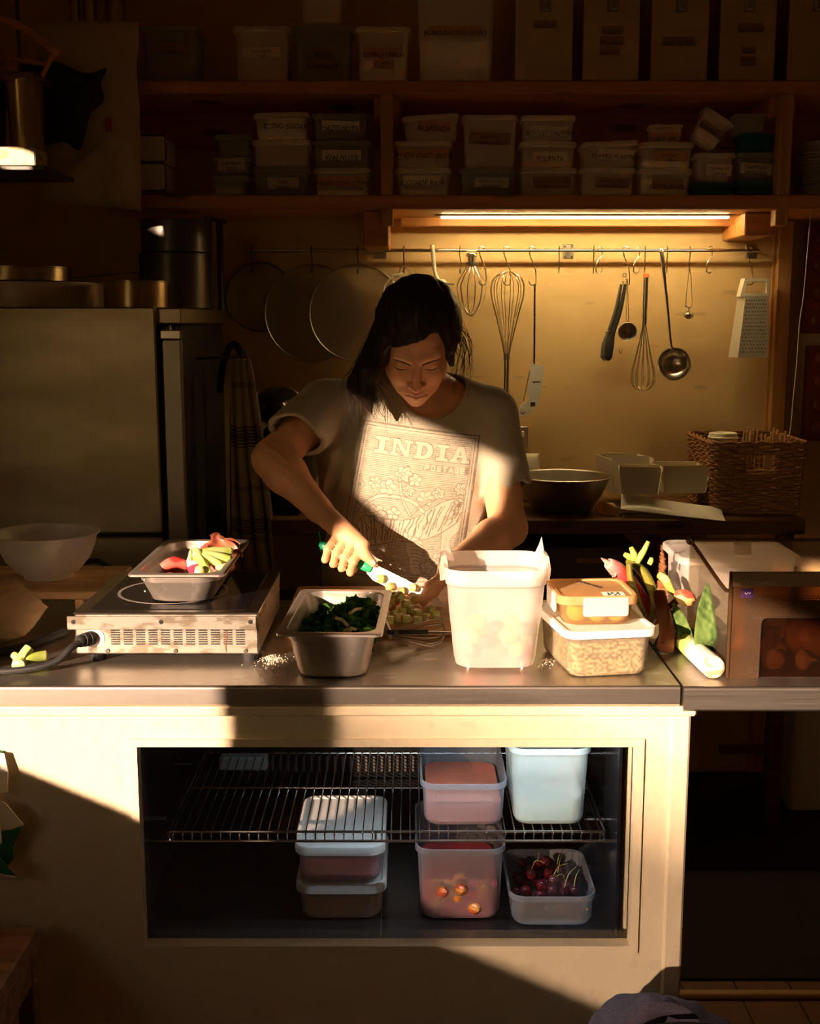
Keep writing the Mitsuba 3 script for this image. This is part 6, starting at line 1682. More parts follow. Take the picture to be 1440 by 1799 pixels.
def sd_ell(p, c, r):
    x, y, z = (p[:, 0] - c[0]) / r[0], (p[:, 1] - c[1]) / r[1], (p[:, 2] - c[2]) / r[2]
    k0 = np.sqrt(x * x + y * y + z * z)
    k1 = np.sqrt((x / r[0]) ** 2 + (y / r[1]) ** 2 + (z / r[2]) ** 2)
    return k0 * (k0 - 1) / np.maximum(k1, 1e-6)


def smin(a, b, k):
    h = np.clip(.5 + .5 * (b - a) / k, 0, 1)
    return b + (a - b) * h - k * h * (1 - h)


def smax(a, b, k):
    return -smin(-a, -b, k)


def surface(f, lo, hi, h, B=8, slack=1.6, fine=None):
    """Surface nets over a grid of step h, evaluated only in blocks near the surface. fine: per axis (from, to, step) of a finer stretch."""
    axes = []
    for k in range(3):
        if fine is None:
            c = np.arange(lo[k], hi[k] + h, h)
        else:
            a, b, hf = fine[k]
            c = np.concatenate([np.arange(lo[k], a - h * .5, h), np.arange(a, b, hf), np.arange(b, hi[k] + h, h)])
        extra = -len(c) % B
        axes.append(np.concatenate([c, c[-1] + h * np.arange(1, extra + 1)]).astype(np.float32))
    n = np.array([len(c) for c in axes])
    nb = n // B
    mid = [c.reshape(-1, B).mean(1) for c in axes]
    half = [(c.reshape(-1, B)[:, -1] - c.reshape(-1, B)[:, 0]) / 2 + h * .5 for c in axes]
    ctr = np.stack(np.meshgrid(*mid, indexing='ij'), -1).reshape(-1, 3)
    rad = np.linalg.norm(np.stack(np.meshgrid(*half, indexing='ij'), -1).reshape(-1, 3), axis=1)
    d = f(ctr.astype(np.float32))
    vol = np.repeat(np.repeat(np.repeat(d.reshape(nb), B, 0), B, 1), B, 2).astype(np.float32)
    keep = np.nonzero(np.abs(d) < rad * slack)[0]
    off = np.stack(np.meshgrid(*[np.arange(B)] * 3, indexing='ij'), -1).reshape(-1, 3)
    bi = np.stack(np.unravel_index(keep, nb), -1)
    for s in range(0, len(keep), 400):
        idx = (bi[s:s + 400, None] * B + off[None]).reshape(-1, 3)
        vol[idx[:, 0], idx[:, 1], idx[:, 2]] = f(np.stack([axes[k][idx[:, k]] for k in range(3)], -1))
    ins = vol < 0
    cnt = np.zeros(tuple(n - 1), np.int8)
    for c in np.ndindex(2, 2, 2):
        cnt += ins[c[0]:n[0] - 1 + c[0], c[1]:n[1] - 1 + c[1], c[2]:n[2] - 1 + c[2]]
    cell = np.argwhere((cnt > 0) & (cnt < 8))
    ident = -np.ones(tuple(n - 1), np.int32)
    ident[tuple(cell.T)] = np.arange(len(cell))
    V, W = np.zeros((len(cell), 3)), np.zeros(len(cell))
    for ax in range(3):
        e = np.zeros(3, int); e[ax] = 1
        o1, o2 = [k for k in range(3) if k != ax]
        for a in (0, 1):
            for b in (0, 1):
                s = np.zeros(3, int); s[o1], s[o2] = a, b
                i0, i1 = cell + s, cell + s + e
                v0, v1 = vol[tuple(i0.T)], vol[tuple(i1.T)]
                m = (v0 < 0) != (v1 < 0)
                t = np.where(m, v0 / np.where(m, v0 - v1, 1), 0)
                V[m] += (i0 + t[:, None] * e)[m]
                W[m] += 1
    V = V / W[:, None]
    V = np.stack([np.interp(V[:, k], np.arange(n[k]), axes[k]) for k in range(3)], -1)
    F = []
    for ax in range(3):
        o1, o2 = (ax + 1) % 3, (ax + 2) % 3
        sl0 = [slice(1, k - 1) for k in n]; sl1 = [slice(1, k - 1) for k in n]
        sl0[ax] = slice(0, n[ax] - 1); sl1[ax] = slice(1, n[ax])
        a, b = ins[tuple(sl0)], ins[tuple(sl1)]
        q = np.argwhere(a != b)
        st = np.array([1, 1, 1]); st[ax] = 0
        q2 = q + st
        flip = a[tuple(q.T)]
        e1, e2 = np.zeros(3, int), np.zeros(3, int)
        e1[o1] = 1; e2[o2] = 1
        ids = [ident[tuple((q2 - x).T)] for x in (0 * e1, e1, e1 + e2, e2)]
        Q = np.stack(ids, 1)
        Q[~flip] = Q[~flip][:, ::-1]
        F.append(Q)
    F = np.vstack(F)
    F = F[(F >= 0).all(1)]
    return trimesh.Trimesh(V, np.vstack([F[:, [0, 1, 2]], F[:, [0, 2, 3]]]), process=False)


# ---- pose
HC, HP = np.array([.0136, 2.614, 1.4636]), math.radians(37)
HF, HU = np.array([0, -math.cos(HP), -math.sin(HP)]), np.array([0, -math.sin(HP), math.cos(HP)])
HM_ = np.stack([[1, 0, 0], HF, HU])                       # rows: across, forward, up


def loc(x, f, u): return HC + x * np.array([1, 0, 0]) + f * HF + u * HU


def arr(*p): return np.array(p, float)


def far(p, y): return arr(0, 0, CAM_Z) + (arr(*p) - arr(0, 0, CAM_Z)) * (y / p[1])      # the same line of sight, at another distance


SL, EL, WL = arr(-.195, 2.72, 1.315), far((-.292, 2.480, 1.224), 2.600), far((-.186, 2.362, 1.135), 2.520)
SR, ER, WR = arr(.185, 2.73, 1.30), arr(.222, 2.615, 1.050), arr(.088, 2.425, .999)
KB, KT = far((-.1757, 2.290, 1.076), 2.450), far((.068, 2.330, .944), 2.372)   # knife: butt and tip
KH = (KT - KB) / np.linalg.norm(KT - KB)
g_ = arr(0, -.30, -.95); KG = g_ - KH * (g_ @ KH); KG /= np.linalg.norm(KG)
KO = np.cross(KH, KG); KO *= -np.sign(KO[1]); KO /= np.linalg.norm(KO)   # towards the camera
fl = []      # finger bones: (a, b, ra, rb)
mcpL = []
for i in range(4):
    Hh = KB + KH * (.024 + .0205 * i)
    sc = (.86, .98, 1.03, .97)[i]
    mcp = Hh - KG * .040 * sc + KO * .010
    pip = Hh + KG * .004 + KO * .026
    dip = Hh + KG * .026 + KO * .008
    tip = Hh + KG * .016 - KO * .013
    mcpL.append(mcp)
    r = .0094 * (.9 if i == 0 else 1.0)
    fl += [(mcp, pip, r * 1.08, r * .98), (pip, dip, r * .96, r * .86), (dip, tip, r * .86, r * .76)]
th0 = WL * .55 + mcpL[3] * .45 + KO * .004
th1, th2, th3 = KB + KH * .082 - KG * .034 + KO * .012, KB + KH * .100 - KG * .020 + KO * .016, KB + KH * .122 - KG * .012 + KO * .012
thumbL = [(th0, th1, .016, .0115), (th1, th2, .0112, .0105), (th2, th3, .0105, .0085)]
fr_ = []
mcpR = []
for i in range(4):
    m_ = arr(.064, 2.366, .990) + i * arr(.0065, .0185, .0005)
    sc = (1.0, 1.06, 1.0, .85)[i]
    pip = m_ + sc * arr(-.026, -.018, -.012)
    dip = pip + sc * arr(-.010, -.006, -.022)
    tip = dip + sc * arr(-.001, .001, -.013)
    mcpR.append(m_)
    fr_ += [(m_, pip, .0102, .0092), (pip, dip, .0090, .0082), (dip, tip, .0082, .0070)]
thumbR = [(WR + arr(-.008, -.02, -.006), arr(.048, 2.352, .966), .015, .011), (arr(.048, 2.352, .966), arr(.026, 2.340, .950), .0105, .0085)]


def torso(p, grow=0.0):
    z = [.80, .90, .98, 1.05, 1.15, 1.22, 1.28, 1.33, 1.372, 1.40]
    a = np.interp(p[:, 2], z, [.185, .185, .178, .180, .198, .207, .190, .150, .095, .06]) + grow
    b = np.interp(p[:, 2], z, [.115, .112, .108, .108, .113, .114, .105, .088, .068, .05]) + grow
    cx = np.interp(p[:, 2], z, [-.02, -.02, -.02, -.016, -.010, -.008, -.004, .003, .010, .012])
    cy = np.interp(p[:, 2], z, [2.72, 2.715, 2.71, 2.705, 2.708, 2.72, 2.735, 2.748, 2.755, 2.755])
    q = np.sqrt(((p[:, 0] - cx) / a) ** 2 + ((p[:, 1] - cy) / b) ** 2)
    d = (q - 1) * np.minimum(a, b)
    return np.maximum(d, np.maximum(p[:, 2] - 1.40 - grow, .82 - p[:, 2]))


def body_sdf(p):
    d = torso(p, -.013)
    nb = loc(0, -.028, -.075)
    d = smin(d, sd_cone(p, (.010, 2.735, 1.33), nb, .060, .052), .03)
    for s, S in ((-1, SL), (1, SR)):
        d = smin(d, sd_cone(p, (.012 + s * .04, 2.745, 1.355), S + [0, 0, -.01], .040, .047), .04)
    # arms
    for S, E, W, k in ((SL, EL, WL, 1.0), (SR, ER, WR, .96)):
        d = smin(d, sd_cone(p, S, E, .050 * k, .043 * k), .02)
        mid = E + (W - E) * .28
        a = smin(sd_cone(p, E, mid, .042 * k, .0445 * k), sd_cone(p, mid, W, .0445 * k, .0275 * k), .02)
        d = smin(d, a, .018)
    for side, W, M, out, bones, thumb in ((0, WL, mcpL, KO, fl, thumbL), (1, WR, mcpR, arr(0, 0, 1), fr_, thumbR)):
        near = np.linalg.norm(p - ((W + M[1] + M[2]) / 3).astype(np.float32), axis=1) < .15
        if not near.any(): continue
        q = p[near]
        pm = sd_cone(q, W, (M[0] + M[3]) / 2, .026, .016)
        for m_ in M:
            pm = smin(pm, sd_cone(q, W + (m_ - W) * .25, m_, .016, .0118), .012)
        e = smin(d[near], pm, .014)
        for b in thumb: e = smin(e, sd_cone(q, *b), .008)
        fd = None
        for k in range(0, len(bones), 3):
            g = smin(smin(sd_cone(q, *bones[k]), sd_cone(q, *bones[k + 1]), .004), sd_cone(q, *bones[k + 2]), .004)
            fd = g if fd is None else np.minimum(fd, g)
        d[near] = smin(e, fd, .004)
    hd = np.linalg.norm(p - HC.astype(np.float32), axis=1) < .24
    if hd.any():
        d = d.copy()
        d[hd] = smin(d[hd], head_sdf(p[hd]), .016)
    return d


def head_sdf(p):
    q = (p - HC) @ HM_.T
    X, Fw, U = q[:, 0], q[:, 1], q[:, 2]
    A = np.column_stack([np.abs(X), Fw, U])
    d = sd_ell(q, (0, -.015, .038), (.0735, .094, .086))
    d = smin(d, sd_ell(q, (0, .020, -.030), (.064, .070, .082)), .03)
    d = smin(d, sd_ell(q, (0, .042, -.070), (.046, .040, .044)), .025)          # jaw
    d = smin(d, sd_cone(q, (0, .066, -.103), (0, .064, -.098), .017, .017), .022)   # chin
    d = smin(d, sd_cone(A, (.030, .010, -.085), (.052, -.012, -.050), .018, .020), .02)
    d = smin(d, sd_cone(A, (.038, .058, -.028), (.044, .046, -.036), .021, .020), .022)   # cheekbones
    d = smin(d, sd_cone(A, (.012, .080, .022), (.042, .066, .024), .0095, .010), .014)   # brow ridge
    d = smax(d, -sd_ell(A, (.0325, .098, .001), (.019, .018, .0125)), .014)          # eye sockets
    d = smin(d, np.linalg.norm(A - np.array([.0325, .0672, -.001]), axis=1) - .0142, .004)    # lids over the eyes
    d = smin(d, sd_cone(q, (0, .084, .012), (0, .1035, -.036), .0068, .0092), .010)     # nose
    d = smin(d, sd_cone(q, (0, .104, -.038), (0, .106, -.040), .0098, .0094), .007)
    d = smin(d, np.linalg.norm((A - np.array([.0125, .0925, -.0425])) * [1, 1, 1.1], axis=1) - .0078, .006)
    d = smax(d, -sd_cone(A, (.0062, .099, -.052), (.0070, .094, -.047), .0030, .0026), .003)   # nostrils
    d = smin(d, sd_ell(q, (0, .072, -.070), (.030, .022, .024)), .014)        # muzzle
    up = smin(sd_cone(A, (.003, .0925, -.0655), (.021, .083, -.070), .0052, .0026), sd_cone(A, (.0, .0915, -.066), (.004, .0925, -.0655), .0050, .0052), .003)
    lw = sd_cone(A, (.0, .0905, -.0775), (.018, .0835, -.0735), .0066, .0030)
    d = smin(d, up, .004)
    d = smin(d, lw, .004)
    d = smax(d, -sd_cone(A, (.0, .0985, -.0712), (.0235, .0865, -.0718), .0020, .0013), .003)  # line between the lips
    d = smax(d, -sd_cone(q, (0, .100, -.056), (0, .0985, -.061), .0028, .0024), .006)
    ear = sd_ell(A, (.074, -.012, -.012), (.010, .018, .030))
    d = smin(d, ear, .006)
    return d


BX = ((-.36, 2.26, .84), (.30, 2.90, 1.60))
fine_ = [(-.075, .10, .0017), (2.49, 2.60, .0017), (1.325, 1.56, .0017)]
skin_m = surface(body_sdf, *BX, .0032, fine=fine_)


def skin_colour(v):
    q = (v - HC) @ HM_.T
    A = np.column_stack([np.abs(q[:, 0]), q[:, 1], q[:, 2]]).astype(np.float32)
    base = np.array([.72, .385, .205])
    n = meshkit.fbm(v * 40, 3)[:, None]
    c = base * (.90 + .2 * n) + 0 * v
    lip = np.minimum(sd_cone(A, (.002, .0925, -.0660), (.019, .084, -.0702), .0050, .0026), sd_cone(A, (.0, .0905, -.0775), (.016, .0845, -.0740), .0064, .0034))
    k = np.clip(1 - lip / .0012, 0, 1)[:, None]
    c = c * (1 - k) + np.array([.52, .17, .13]) * k
    ch = np.exp(-((A[:, 0] - .042) ** 2 + (A[:, 2] + .035) ** 2) / .0006) * (A[:, 1] > .02)
    no = np.exp(-(q[:, 0] ** 2 + (q[:, 2] + .042) ** 2) / .0002) * (A[:, 1] > .08)
    kk = (.35 * ch + .4 * no)[:, None]
    c = c * (1 - kk) + np.array([.68, .27, .16]) * kk
    return c


person = thing('person', 'dark haired person in a printed t-shirt bowing over the board with a green handled knife', 'person')
mat('m_skin', type='principled', base_color={'type': 'mesh_attribute', 'name': 'vertex_color'}, roughness=.48, specular=.4)
part(person, 'body', skin_m, 'm_skin', True, color=skin_colour(skin_m.vertices))

# brows, lashes, nails
def on_face(x, u, off=0.0):
    """The surface of the face above (x, u), found by walking in along the head's own forward axis."""
    f = .125
    for _ in range(60):
        d = float(head_sdf(loc(x, f, u)[None])[0])
        if d < .0002: break
        f -= max(d * .6, .0002)
    return loc(x, f + off, u)


for s in (-1, 1):
    P = [on_face(s * (.012 + .038 * t), .0085 + .0125 * t - .0075 * t * t, .0005) for t in np.linspace(0, 1, 9)]
    part(person, 'eyebrow', tube(spline(P, 20), [.0020, .0030, .0028, .0020, .0007], 7, flat=.6), 'm_brow', True)
    P = [on_face(s * (.0325 + dx), -.0068 - .0014 * (1 - (dx / .0135) ** 2), .0004) for dx in np.linspace(-.0135, .0145, 9)]
    part(person, 'eyelashes', tube(spline(P, 18), [.0005, .0010, .0010, .0006], 6), 'm_brow', True)
pr('m_hair', mikit.proc(lambda p, n, uv: mix((.010, .006, .004), (.030, .017, .010), noise(p.x * 300, p.y * 300, p.z * 60))), .5, specular=.25)
pr('m_brow', (.10, .05, .028), .7)
pr('m_nail', (.66, .40, .32), .3)
for a, b, ra, rb in [thumbL[-1]] + [fr_[k] for k in (2, 5, 8, 11)]:
    d_ = (b - a) / np.linalg.norm(b - a)
    o = arr(0, -.75, .35); o = o - d_ * (o @ d_); o /= np.linalg.norm(o)
    s_ = np.cross(d_, o)
    M = np.eye(4); M[:3, 0], M[:3, 1], M[:3, 2], M[:3, 3] = s_ * .0052, d_ * .0062, o * .0016, b + o * (rb - .0006) - d_ * .001
    n_ = trimesh.creation.icosphere(subdivisions=2); n_.apply_transform(M)
    part(person, 'nail', n_, 'm_nail', True)


# ---- hair
def hair_sdf(p):
    q = (p - HC) @ HM_.T
    X, Fw, U = q[:, 0], q[:, 1], q[:, 2]
    d = sd_ell(q, (.005, -.020, .040), (.0965, .112, .103))
    d = smin(d, sd_ell(q, (0, -.075, .010), (.080, .070, .085)), .03)
    s = X * 130 + U * 26
    t = meshkit.noise(np.stack([s, Fw * 24, U * 30], -1)) - .5
    t2 = meshkit.noise(np.stack([X * 260 + U * 60, Fw * 70, U * 50], -1)) - .5
    d = d - .0060 * t - .0028 * t2
    uh = np.interp(X, [-.085, -.062, -.03, .01, .03, .045, .058, .075], [.012, .038, .054, .072, .082, .080, .052, -.02])
    fh = np.interp(np.abs(X), [0, .05, .075, .09], [.03, .036, .040, .02]) - .02 * np.clip(-U - .02, 0, .1)
    cut = smax(fh - Fw, U - uh, .010)
    d = smax(d, -cut, .006)
    d = smax(d, -.115 - U + .0, .02)
    # the loose fall on the left, and hair gathered behind the neck
    L = [loc(-.066, .045, .045), loc(-.079, .040, .0), arr(-.090, 2.565, 1.405), arr(-.094, 2.560, 1.355), arr(-.084, 2.556, 1.318)]
    for a, b, ra, rb in zip(L[:-1], L[1:], (.018, .022, .025, .018), (.022, .025, .018, .003)):
        d = smin(d, sd_cone(p, a, b, ra, rb), .014)
    d = smin(d, sd_cone(p, loc(-.07, -.02, .0), (-.120, 2.640, 1.37), .035, .022), .02)
    d = smin(d, sd_cone(p, loc(.072, .012, .03), loc(.078, .015, -.045), .013, .007), .010)
    d = smin(d, sd_cone(p, loc(0, -.11, -.02), (.01, 2.80, 1.38), .045, .03), .03)
    fall = np.clip((-.035 - U) / .03, 0, 1)
    return d - fall * (.0060 * t + .0028 * t2)


hair = surface(hair_sdf, (-.18, 2.44, 1.27), (.14, 2.90, 1.62), .0026)
part(person, 'hair', hair, 'm_hair', True)
rr = np.random.default_rng(5)
st_ = []
for k in range(130):
    if k < 34:       # wisps at the right temple
        a = loc(.074 + rr.normal() * .006, .0 + rr.normal() * .022, .045 + rr.uniform(-.03, .04))
        e = arr(.112 + rr.normal() * .012, 2.56 + rr.normal() * .03, 1.395 + rr.normal() * .026)
        m_ = (a + e) / 2 + arr(.010 + abs(rr.normal()) * .012, 0, .006)
    else:            # the fall on the left
        a = loc(-.078 + rr.normal() * .008, .03 + rr.normal() * .02, .02 + rr.normal() * .02)
        e = arr(-.090 + rr.normal() * .024, 2.552 + rr.normal() * .010, 1.335 + rr.normal() * .018)
        m_ = (a + e) / 2 + arr(-.020 - abs(rr.normal()) * .010, 0, -.004)
    e2 = e + arr(rr.normal() * .014, rr.normal() * .005, -.012)
    st_.append(tube(spline([a, m_, e, e2], 18), [.0007, .0005, .0003, .0001], 4))
for k in range(40):  # flyaways on the crown
    th = rr.uniform(-1.2, 1.2); a = loc(.088 * math.sin(th), -.02 + rr.normal() * .03, .04 + .098 * math.cos(th))
    n_ = (a - loc(0, -.02, .04)); n_ /= np.linalg.norm(n_)
    e = a + n_ * rr.uniform(.004, .012) + rr.normal(size=3) * .008
    st_.append(tube(spline([a - n_ * .004, a + n_ * .006, e], 8), [.0005, .0003, .0002], 4))
part(person, 'loose_hair', cat(st_), 'm_hair', True)

# ---- t-shirt
SLE, SRE = arr(-.252, 2.592, 1.263), arr(.222, 2.668, 1.128)


def sleeve(S, E, r0, r1, drop):
    ax = (E - S) / np.linalg.norm(E - S)
    ax = ax + drop; ax /= np.linalg.norm(ax)
    def f(p):
        return np.maximum(sd_cone(p, S, E + (E - S) * .35, r0, r1), (p - E) @ ax + .005 * np.sin(p[:, 0] * 80 + p[:, 1] * 60))
    return f


SLV = [sleeve(SL, SLE, .066, .066, arr(0, 0, -.45)), sleeve(SR, SRE, .062, .060, arr(.12, 0, 0))]


def shirt_outer(p):
    x, y, z = p[:, 0], p[:, 1], p[:, 2]
    # hanging folds: long and near vertical on the trunk, slanting from the shoulders
    n1 = meshkit.fbm(np.stack([x * 17 + (z - 1.1) * 5 * np.sign(x + .01), y * 9, z * 2.6], -1), 2) - .5
    n2 = np.abs(meshkit.noise(np.stack([x * 26 - z * 9, y * 12, z * 6 + 7], -1)) - .5)
    side = np.clip((np.abs(x) - .05) / .12, .12, 1) * np.clip((.24 - np.abs(x)) / .05, 0, 1)
    d = torso(p, .004) - side * (.026 * n1 + .014 * (.22 - n2))
    sh = None
    for s, S in ((-1, SL), (1, SR)):
        q = sd_cone(p, (.012 + s * .05, 2.745, 1.348), S + arr(0, 0, -.004), .050, .064)
        sh = q if sh is None else np.minimum(sh, q)
    d = smin(d, sh - .010 * n1, .045)
    for f in SLV: d = smin(d, f(p), .016)
    return d


def shirt_sdf(p):
    o = shirt_outer(p)
    d = np.maximum(o, -(o + .0066))
    d = smax(d, -sd_ell(p, (.052, 2.655, 1.408), (.086, .135, .110)), .004)
    d = np.maximum(d, -sd_cone(p, SL + (SLE - SL) * .55, SLE + (SLE - SL) * .4, .050, .056))
    d = np.maximum(d, -sd_cone(p, SR + (SRE - SR) * .55, SRE + (SRE - SR) * .4, .048, .051))
    return np.maximum(d, .87 - p[:, 2])


shirt = surface(shirt_sdf, (-.36, 2.52, .86), (.32, 2.90, 1.46), .0031, slack=1.9)
E_ = np.vstack([shirt.faces[:, [0, 1]], shirt.faces[:, [1, 2]], shirt.faces[:, [2, 0]]])
V_ = np.array(shirt.vertices)
for _ in range(3):
    acc, num = np.zeros_like(V_), np.bincount(E_[:, 0], minlength=len(V_))
    for k in range(3): acc[:, k] = np.bincount(E_[:, 0], V_[E_[:, 1], k], len(V_))
    V_ = V_ * .5 + .5 * acc / np.maximum(num, 1)[:, None]
shirt = trimesh.Trimesh(V_, shirt.faces, process=False)
pr('m_shirt', mikit.proc(lambda p, n, uv: mix((.37, .335, .245), (.42, .38, .28), noise(p.x * 240, p.y * 240, p.z * 240))), .9, sheen=.3)
sk = part(person, 't_shirt', shirt, 'm_shirt', True)
# ribbed hem of the neckline and sleeve ends
# the trousers and shoes
tr = cat(*[tube([[s * .085 - .02, 2.72, .90], [s * .10 - .01, 2.70, .50], [s * .11, 2.72, .06]], [.110, .085, .065], 20) for s in (-1, 1)])
part(person, 'trousers', tr, 'm_trousers', True)
pr('m_trousers', (.05, .06, .045), .85)
for s in (-1, 1):
    sh_ = trimesh.creation.icosphere(subdivisions=3)
    sh_.vertices = np.column_stack([sh_.vertices[:, 0] * .048, sh_.vertices[:, 1] * .125, np.maximum(sh_.vertices[:, 2], -.55) * .075])
    sh_.apply_translation([s * .11, 2.67, .0415])
    part(person, 'shoe', sh_, 'm_black', True)
# apron string at the hip
part(person, 'apron_string', tube(spline([at(560, 935, y=2.66), at(563, 965, y=2.65), at(566, 1000, y=2.65)], 10), .006, 8, flat=.4), 'm_green_handle')

# ---- the print on the chest
NS, NT = 340, 460
S_, T_ = np.meshgrid(np.linspace(0, 1, NS), np.linspace(0, 1, NT))
tl, tr_, br, bl = [at(u, v, y=2.60) for u, v in ((637, 740), (846, 769), (806, 1030), (588, 1010))]
XZ = ((1 - S_) * (1 - T_))[..., None] * tl + (S_ * (1 - T_))[..., None] * tr_ + (S_ * T_)[..., None] * br + ((1 - S_) * T_)[..., None] * bl
P = XZ.reshape(-1, 3).astype(np.float32).copy()
# a coarse depth map of the cloth front from its own mesh, so that the ink lies on it
gx = np.linspace(P[:, 0].min() - .01, P[:, 0].max() + .01, 130)
gzv = np.linspace(P[:, 2].min() - .01, P[:, 2].max() + .01, 190)
GX, GZv = np.meshgrid(gx, gzv)
gp = np.column_stack([GX.ravel(), np.full(GX.size, 2.50), GZv.ravel()]).astype(np.float32)
for _ in range(46):
    gp[:, 1] += np.clip(shirt_outer(gp), -.02, .03) * .7
from scipy.ndimage import map_coordinates, gaussian_filter
D = gaussian_filter(gp[:, 1].reshape(GX.shape), .8)
P[:, 1] = map_coordinates(D, [(P[:, 2] - gzv[0]) / (gzv[1] - gzv[0]), (P[:, 0] - gx[0]) / (gx[1] - gx[0])], order=1) - .0014


def poly_in(g): return shapely.contains_xy(g, S_, T_)


ASP = 1.36      # height over width of the print


def line(pts, w, closed=False):
    q = spline(np.array(pts), 40)
    return affinity.scale(LineString(q * [1, ASP]).buffer(w), 1, 1 / ASP, origin=(0, 0))


def blobp(pts):
    q = spline(np.array(pts), 90, closed=True)
    return Polygon(q).buffer(0)


def flower(cx, cy, r, n, seed):
    q = np.linspace(0, 2 * PI, 120, endpoint=False)
    R = r * (.62 + .38 * np.abs(np.cos(n * q / 2 + seed)) ** .7)
    return Polygon(np.column_stack([cx + R * np.cos(q), cy + R * np.sin(q) / ASP])).buffer(0)


ink = (np.sin(T_ * 2 * PI * 88) > -.25) * .62                        # engraved ground of fine lines
light, dark = [], []
# lettering: I N D I A and POSTAGE as pale shapes
def glyph(rows, x, y, w, h):
    out = []
    for q in rows: out.append(Polygon([(x + a * w, y + b * h) for a, b in q]))
    return shapely.union_all(out)
Igl = [[(0, 0), (1, 0), (1, .2), (.72, .2), (.72, .8), (1, .8), (1, 1), (0, 1), (0, .8), (.28, .8), (.28, .2), (0, .2)]]
Ngl = [[(0, 0), (.34, 0), (.78, .66), (.78, .18), (.64, .18), (.64, 0), (1.08, 0), (1.08, .18), (.98, .18), (.98, 1), (.74, 1), (.24, .26), (.24, .82), (.38, .82), (.38, 1), (-.04, 1), (-.04, .82), (.06, .82), (.06, .18), (0, .18)]]
Dgl = [[(0, 0), (.6, 0), (.9, .14), (1.02, .38), (1.02, .62), (.9, .86), (.6, 1), (0, 1), (0, .82), (.14, .82), (.14, .18), (0, .18)]]
Dho = [[(.42, .2), (.58, .22), (.70, .42), (.70, .58), (.58, .78), (.42, .8)]]
Agl = [[(.34, 0), (.66, 0), (.94, .82), (1.06, .82), (1.06, 1), (.58, 1), (.58, .82), (.66, .82), (.62, .68), (.36, .68), (.32, .82), (.42, .82), (.42, 1), (-.06, 1), (-.06, .82), (.06, .82)]]
Aho = [[(.48, .28), (.58, .54), (.40, .54)]]
y0, hh = .085, .105
xs = [.135, .275, .465, .650, .775]
ws = [.115, .155, .150, .100, .150]
big = [glyph(Igl, xs[0], y0, ws[0], hh), glyph(Ngl, xs[1], y0, ws[1], hh), glyph(Dgl, xs[2], y0, ws[2], hh).difference(glyph(Dho, xs[2], y0, ws[2], hh)), glyph(Igl, xs[3], y0, ws[3], hh), glyph(Agl, xs[4], y0, ws[4], hh).difference(glyph(Aho, xs[4], y0, ws[4], hh))]
ink[(T_ > .06) & (T_ < .205)] = np.maximum(ink[(T_ > .06) & (T_ < .205)], .58 * (np.sin(T_[(T_ > .06) & (T_ < .205)] * 2 * PI * 88) > -.7))
ink[(S_ > .56) & (S_ < .935) & (T_ > .216) & (T_ < .266)] = .66
seg = {'P': [((0, 0), (0, 1)), ((0, 0), (.8, .05)), ((.8, .05), (.8, .5)), ((.8, .5), (0, .55))], 'O': [((.1, .0), (.8, 0)), ((.8, 0), (.9, 1)), ((.9, 1), (.1, 1)), ((.1, 1), (.1, 0))], 'S': [((.8, .05), (.1, .05)), ((.1, .05), (.1, .5)), ((.1, .5), (.8, .5)), ((.8, .5), (.8, .95)), ((.8, .95), (.05, .95))],
       'T': [((0, 0), (.9, 0)), ((.45, 0), (.45, 1))], 'A': [((0, 1), (.45, 0)), ((.45, 0), (.9, 1)), ((.2, .65), (.7, .65))], 'G': [((.85, .05), (.1, .05)), ((.1, .05), (.1, .95)), ((.1, .95), (.85, .95)), ((.85, .95), (.85, .55)), ((.85, .55), (.5, .55))], 'E': [((0, 0), (0, 1)), ((0, 0), (.8, 0)), ((0, .5), (.7, .5)), ((0, 1), (.8, 1))]}
for k, ch in enumerate('POSTAGE'):
    x, y, w, h = .575 + k * .050, .226, .036, .030
    for a, b in seg[ch]:
        light.append(LineString([(x + a[0] * w, y + a[1] * h), (x + b[0] * w, y + b[1] * h)]).buffer(.0052))
# striped big cat: back, legs, tail
body_ = blobp([(.93, .43), (.80, .44), (.68, .50), (.56, .57), (.42, .60), (.28, .60), (.16, .60), (.10, .66), (.12, .74), (.20, .79), (.32, .77), (.44, .74), (.56, .73), (.70, .70), (.84, .63), (.93, .55)])
leg = blobp([(.54, .70), (.64, .72), (.67, .80), (.66, .89), (.70, .94), (.60, .945), (.57, .86), (.52, .77)])
haunch = blobp([(.80, .60), (.92, .52), (.95, .62), (.88, .70), (.90, .80), (.82, .80), (.80, .70)])
tail = line([(.62, .53), (.52, .47), (.38, .45), (.24, .46), (.14, .52), (.12, .57)], .016)
light += [body_, leg, haunch, tail]
rp = np.random.default_rng(3)
for k in range(34):
    t = k / 33
    cx = .12 + .82 * t
    top = np.interp(cx, [.10, .3, .55, .7, .93], [.61, .595, .57, .49, .43]); bot = np.interp(cx, [.10, .3, .55, .7, .93], [.76, .775, .73, .70, .58])
    lean = np.interp(cx, [.1, .4, .95], [-.05, .01, .06])
    a, b = (top + .005, top + (bot - top) * rp.uniform(.55, .98)) if k % 3 else (top + (bot - top) * .4, bot - .004)
    dark.append(line([(cx + lean * .5, a), (cx + rp.normal() * .006, (a * 2 + b) / 3), (cx - lean * .3 + rp.normal() * .006, (a + 2 * b) / 3), (cx - lean * .6, b)], rp.uniform(.0030, .0065)))
for k in range(8):
    dark.append(line([(.55 + .01 * k, .74 + .024 * k), (.60 + .006 * k, .735 + .024 * k), (.66, .755 + .022 * k)], .0032))
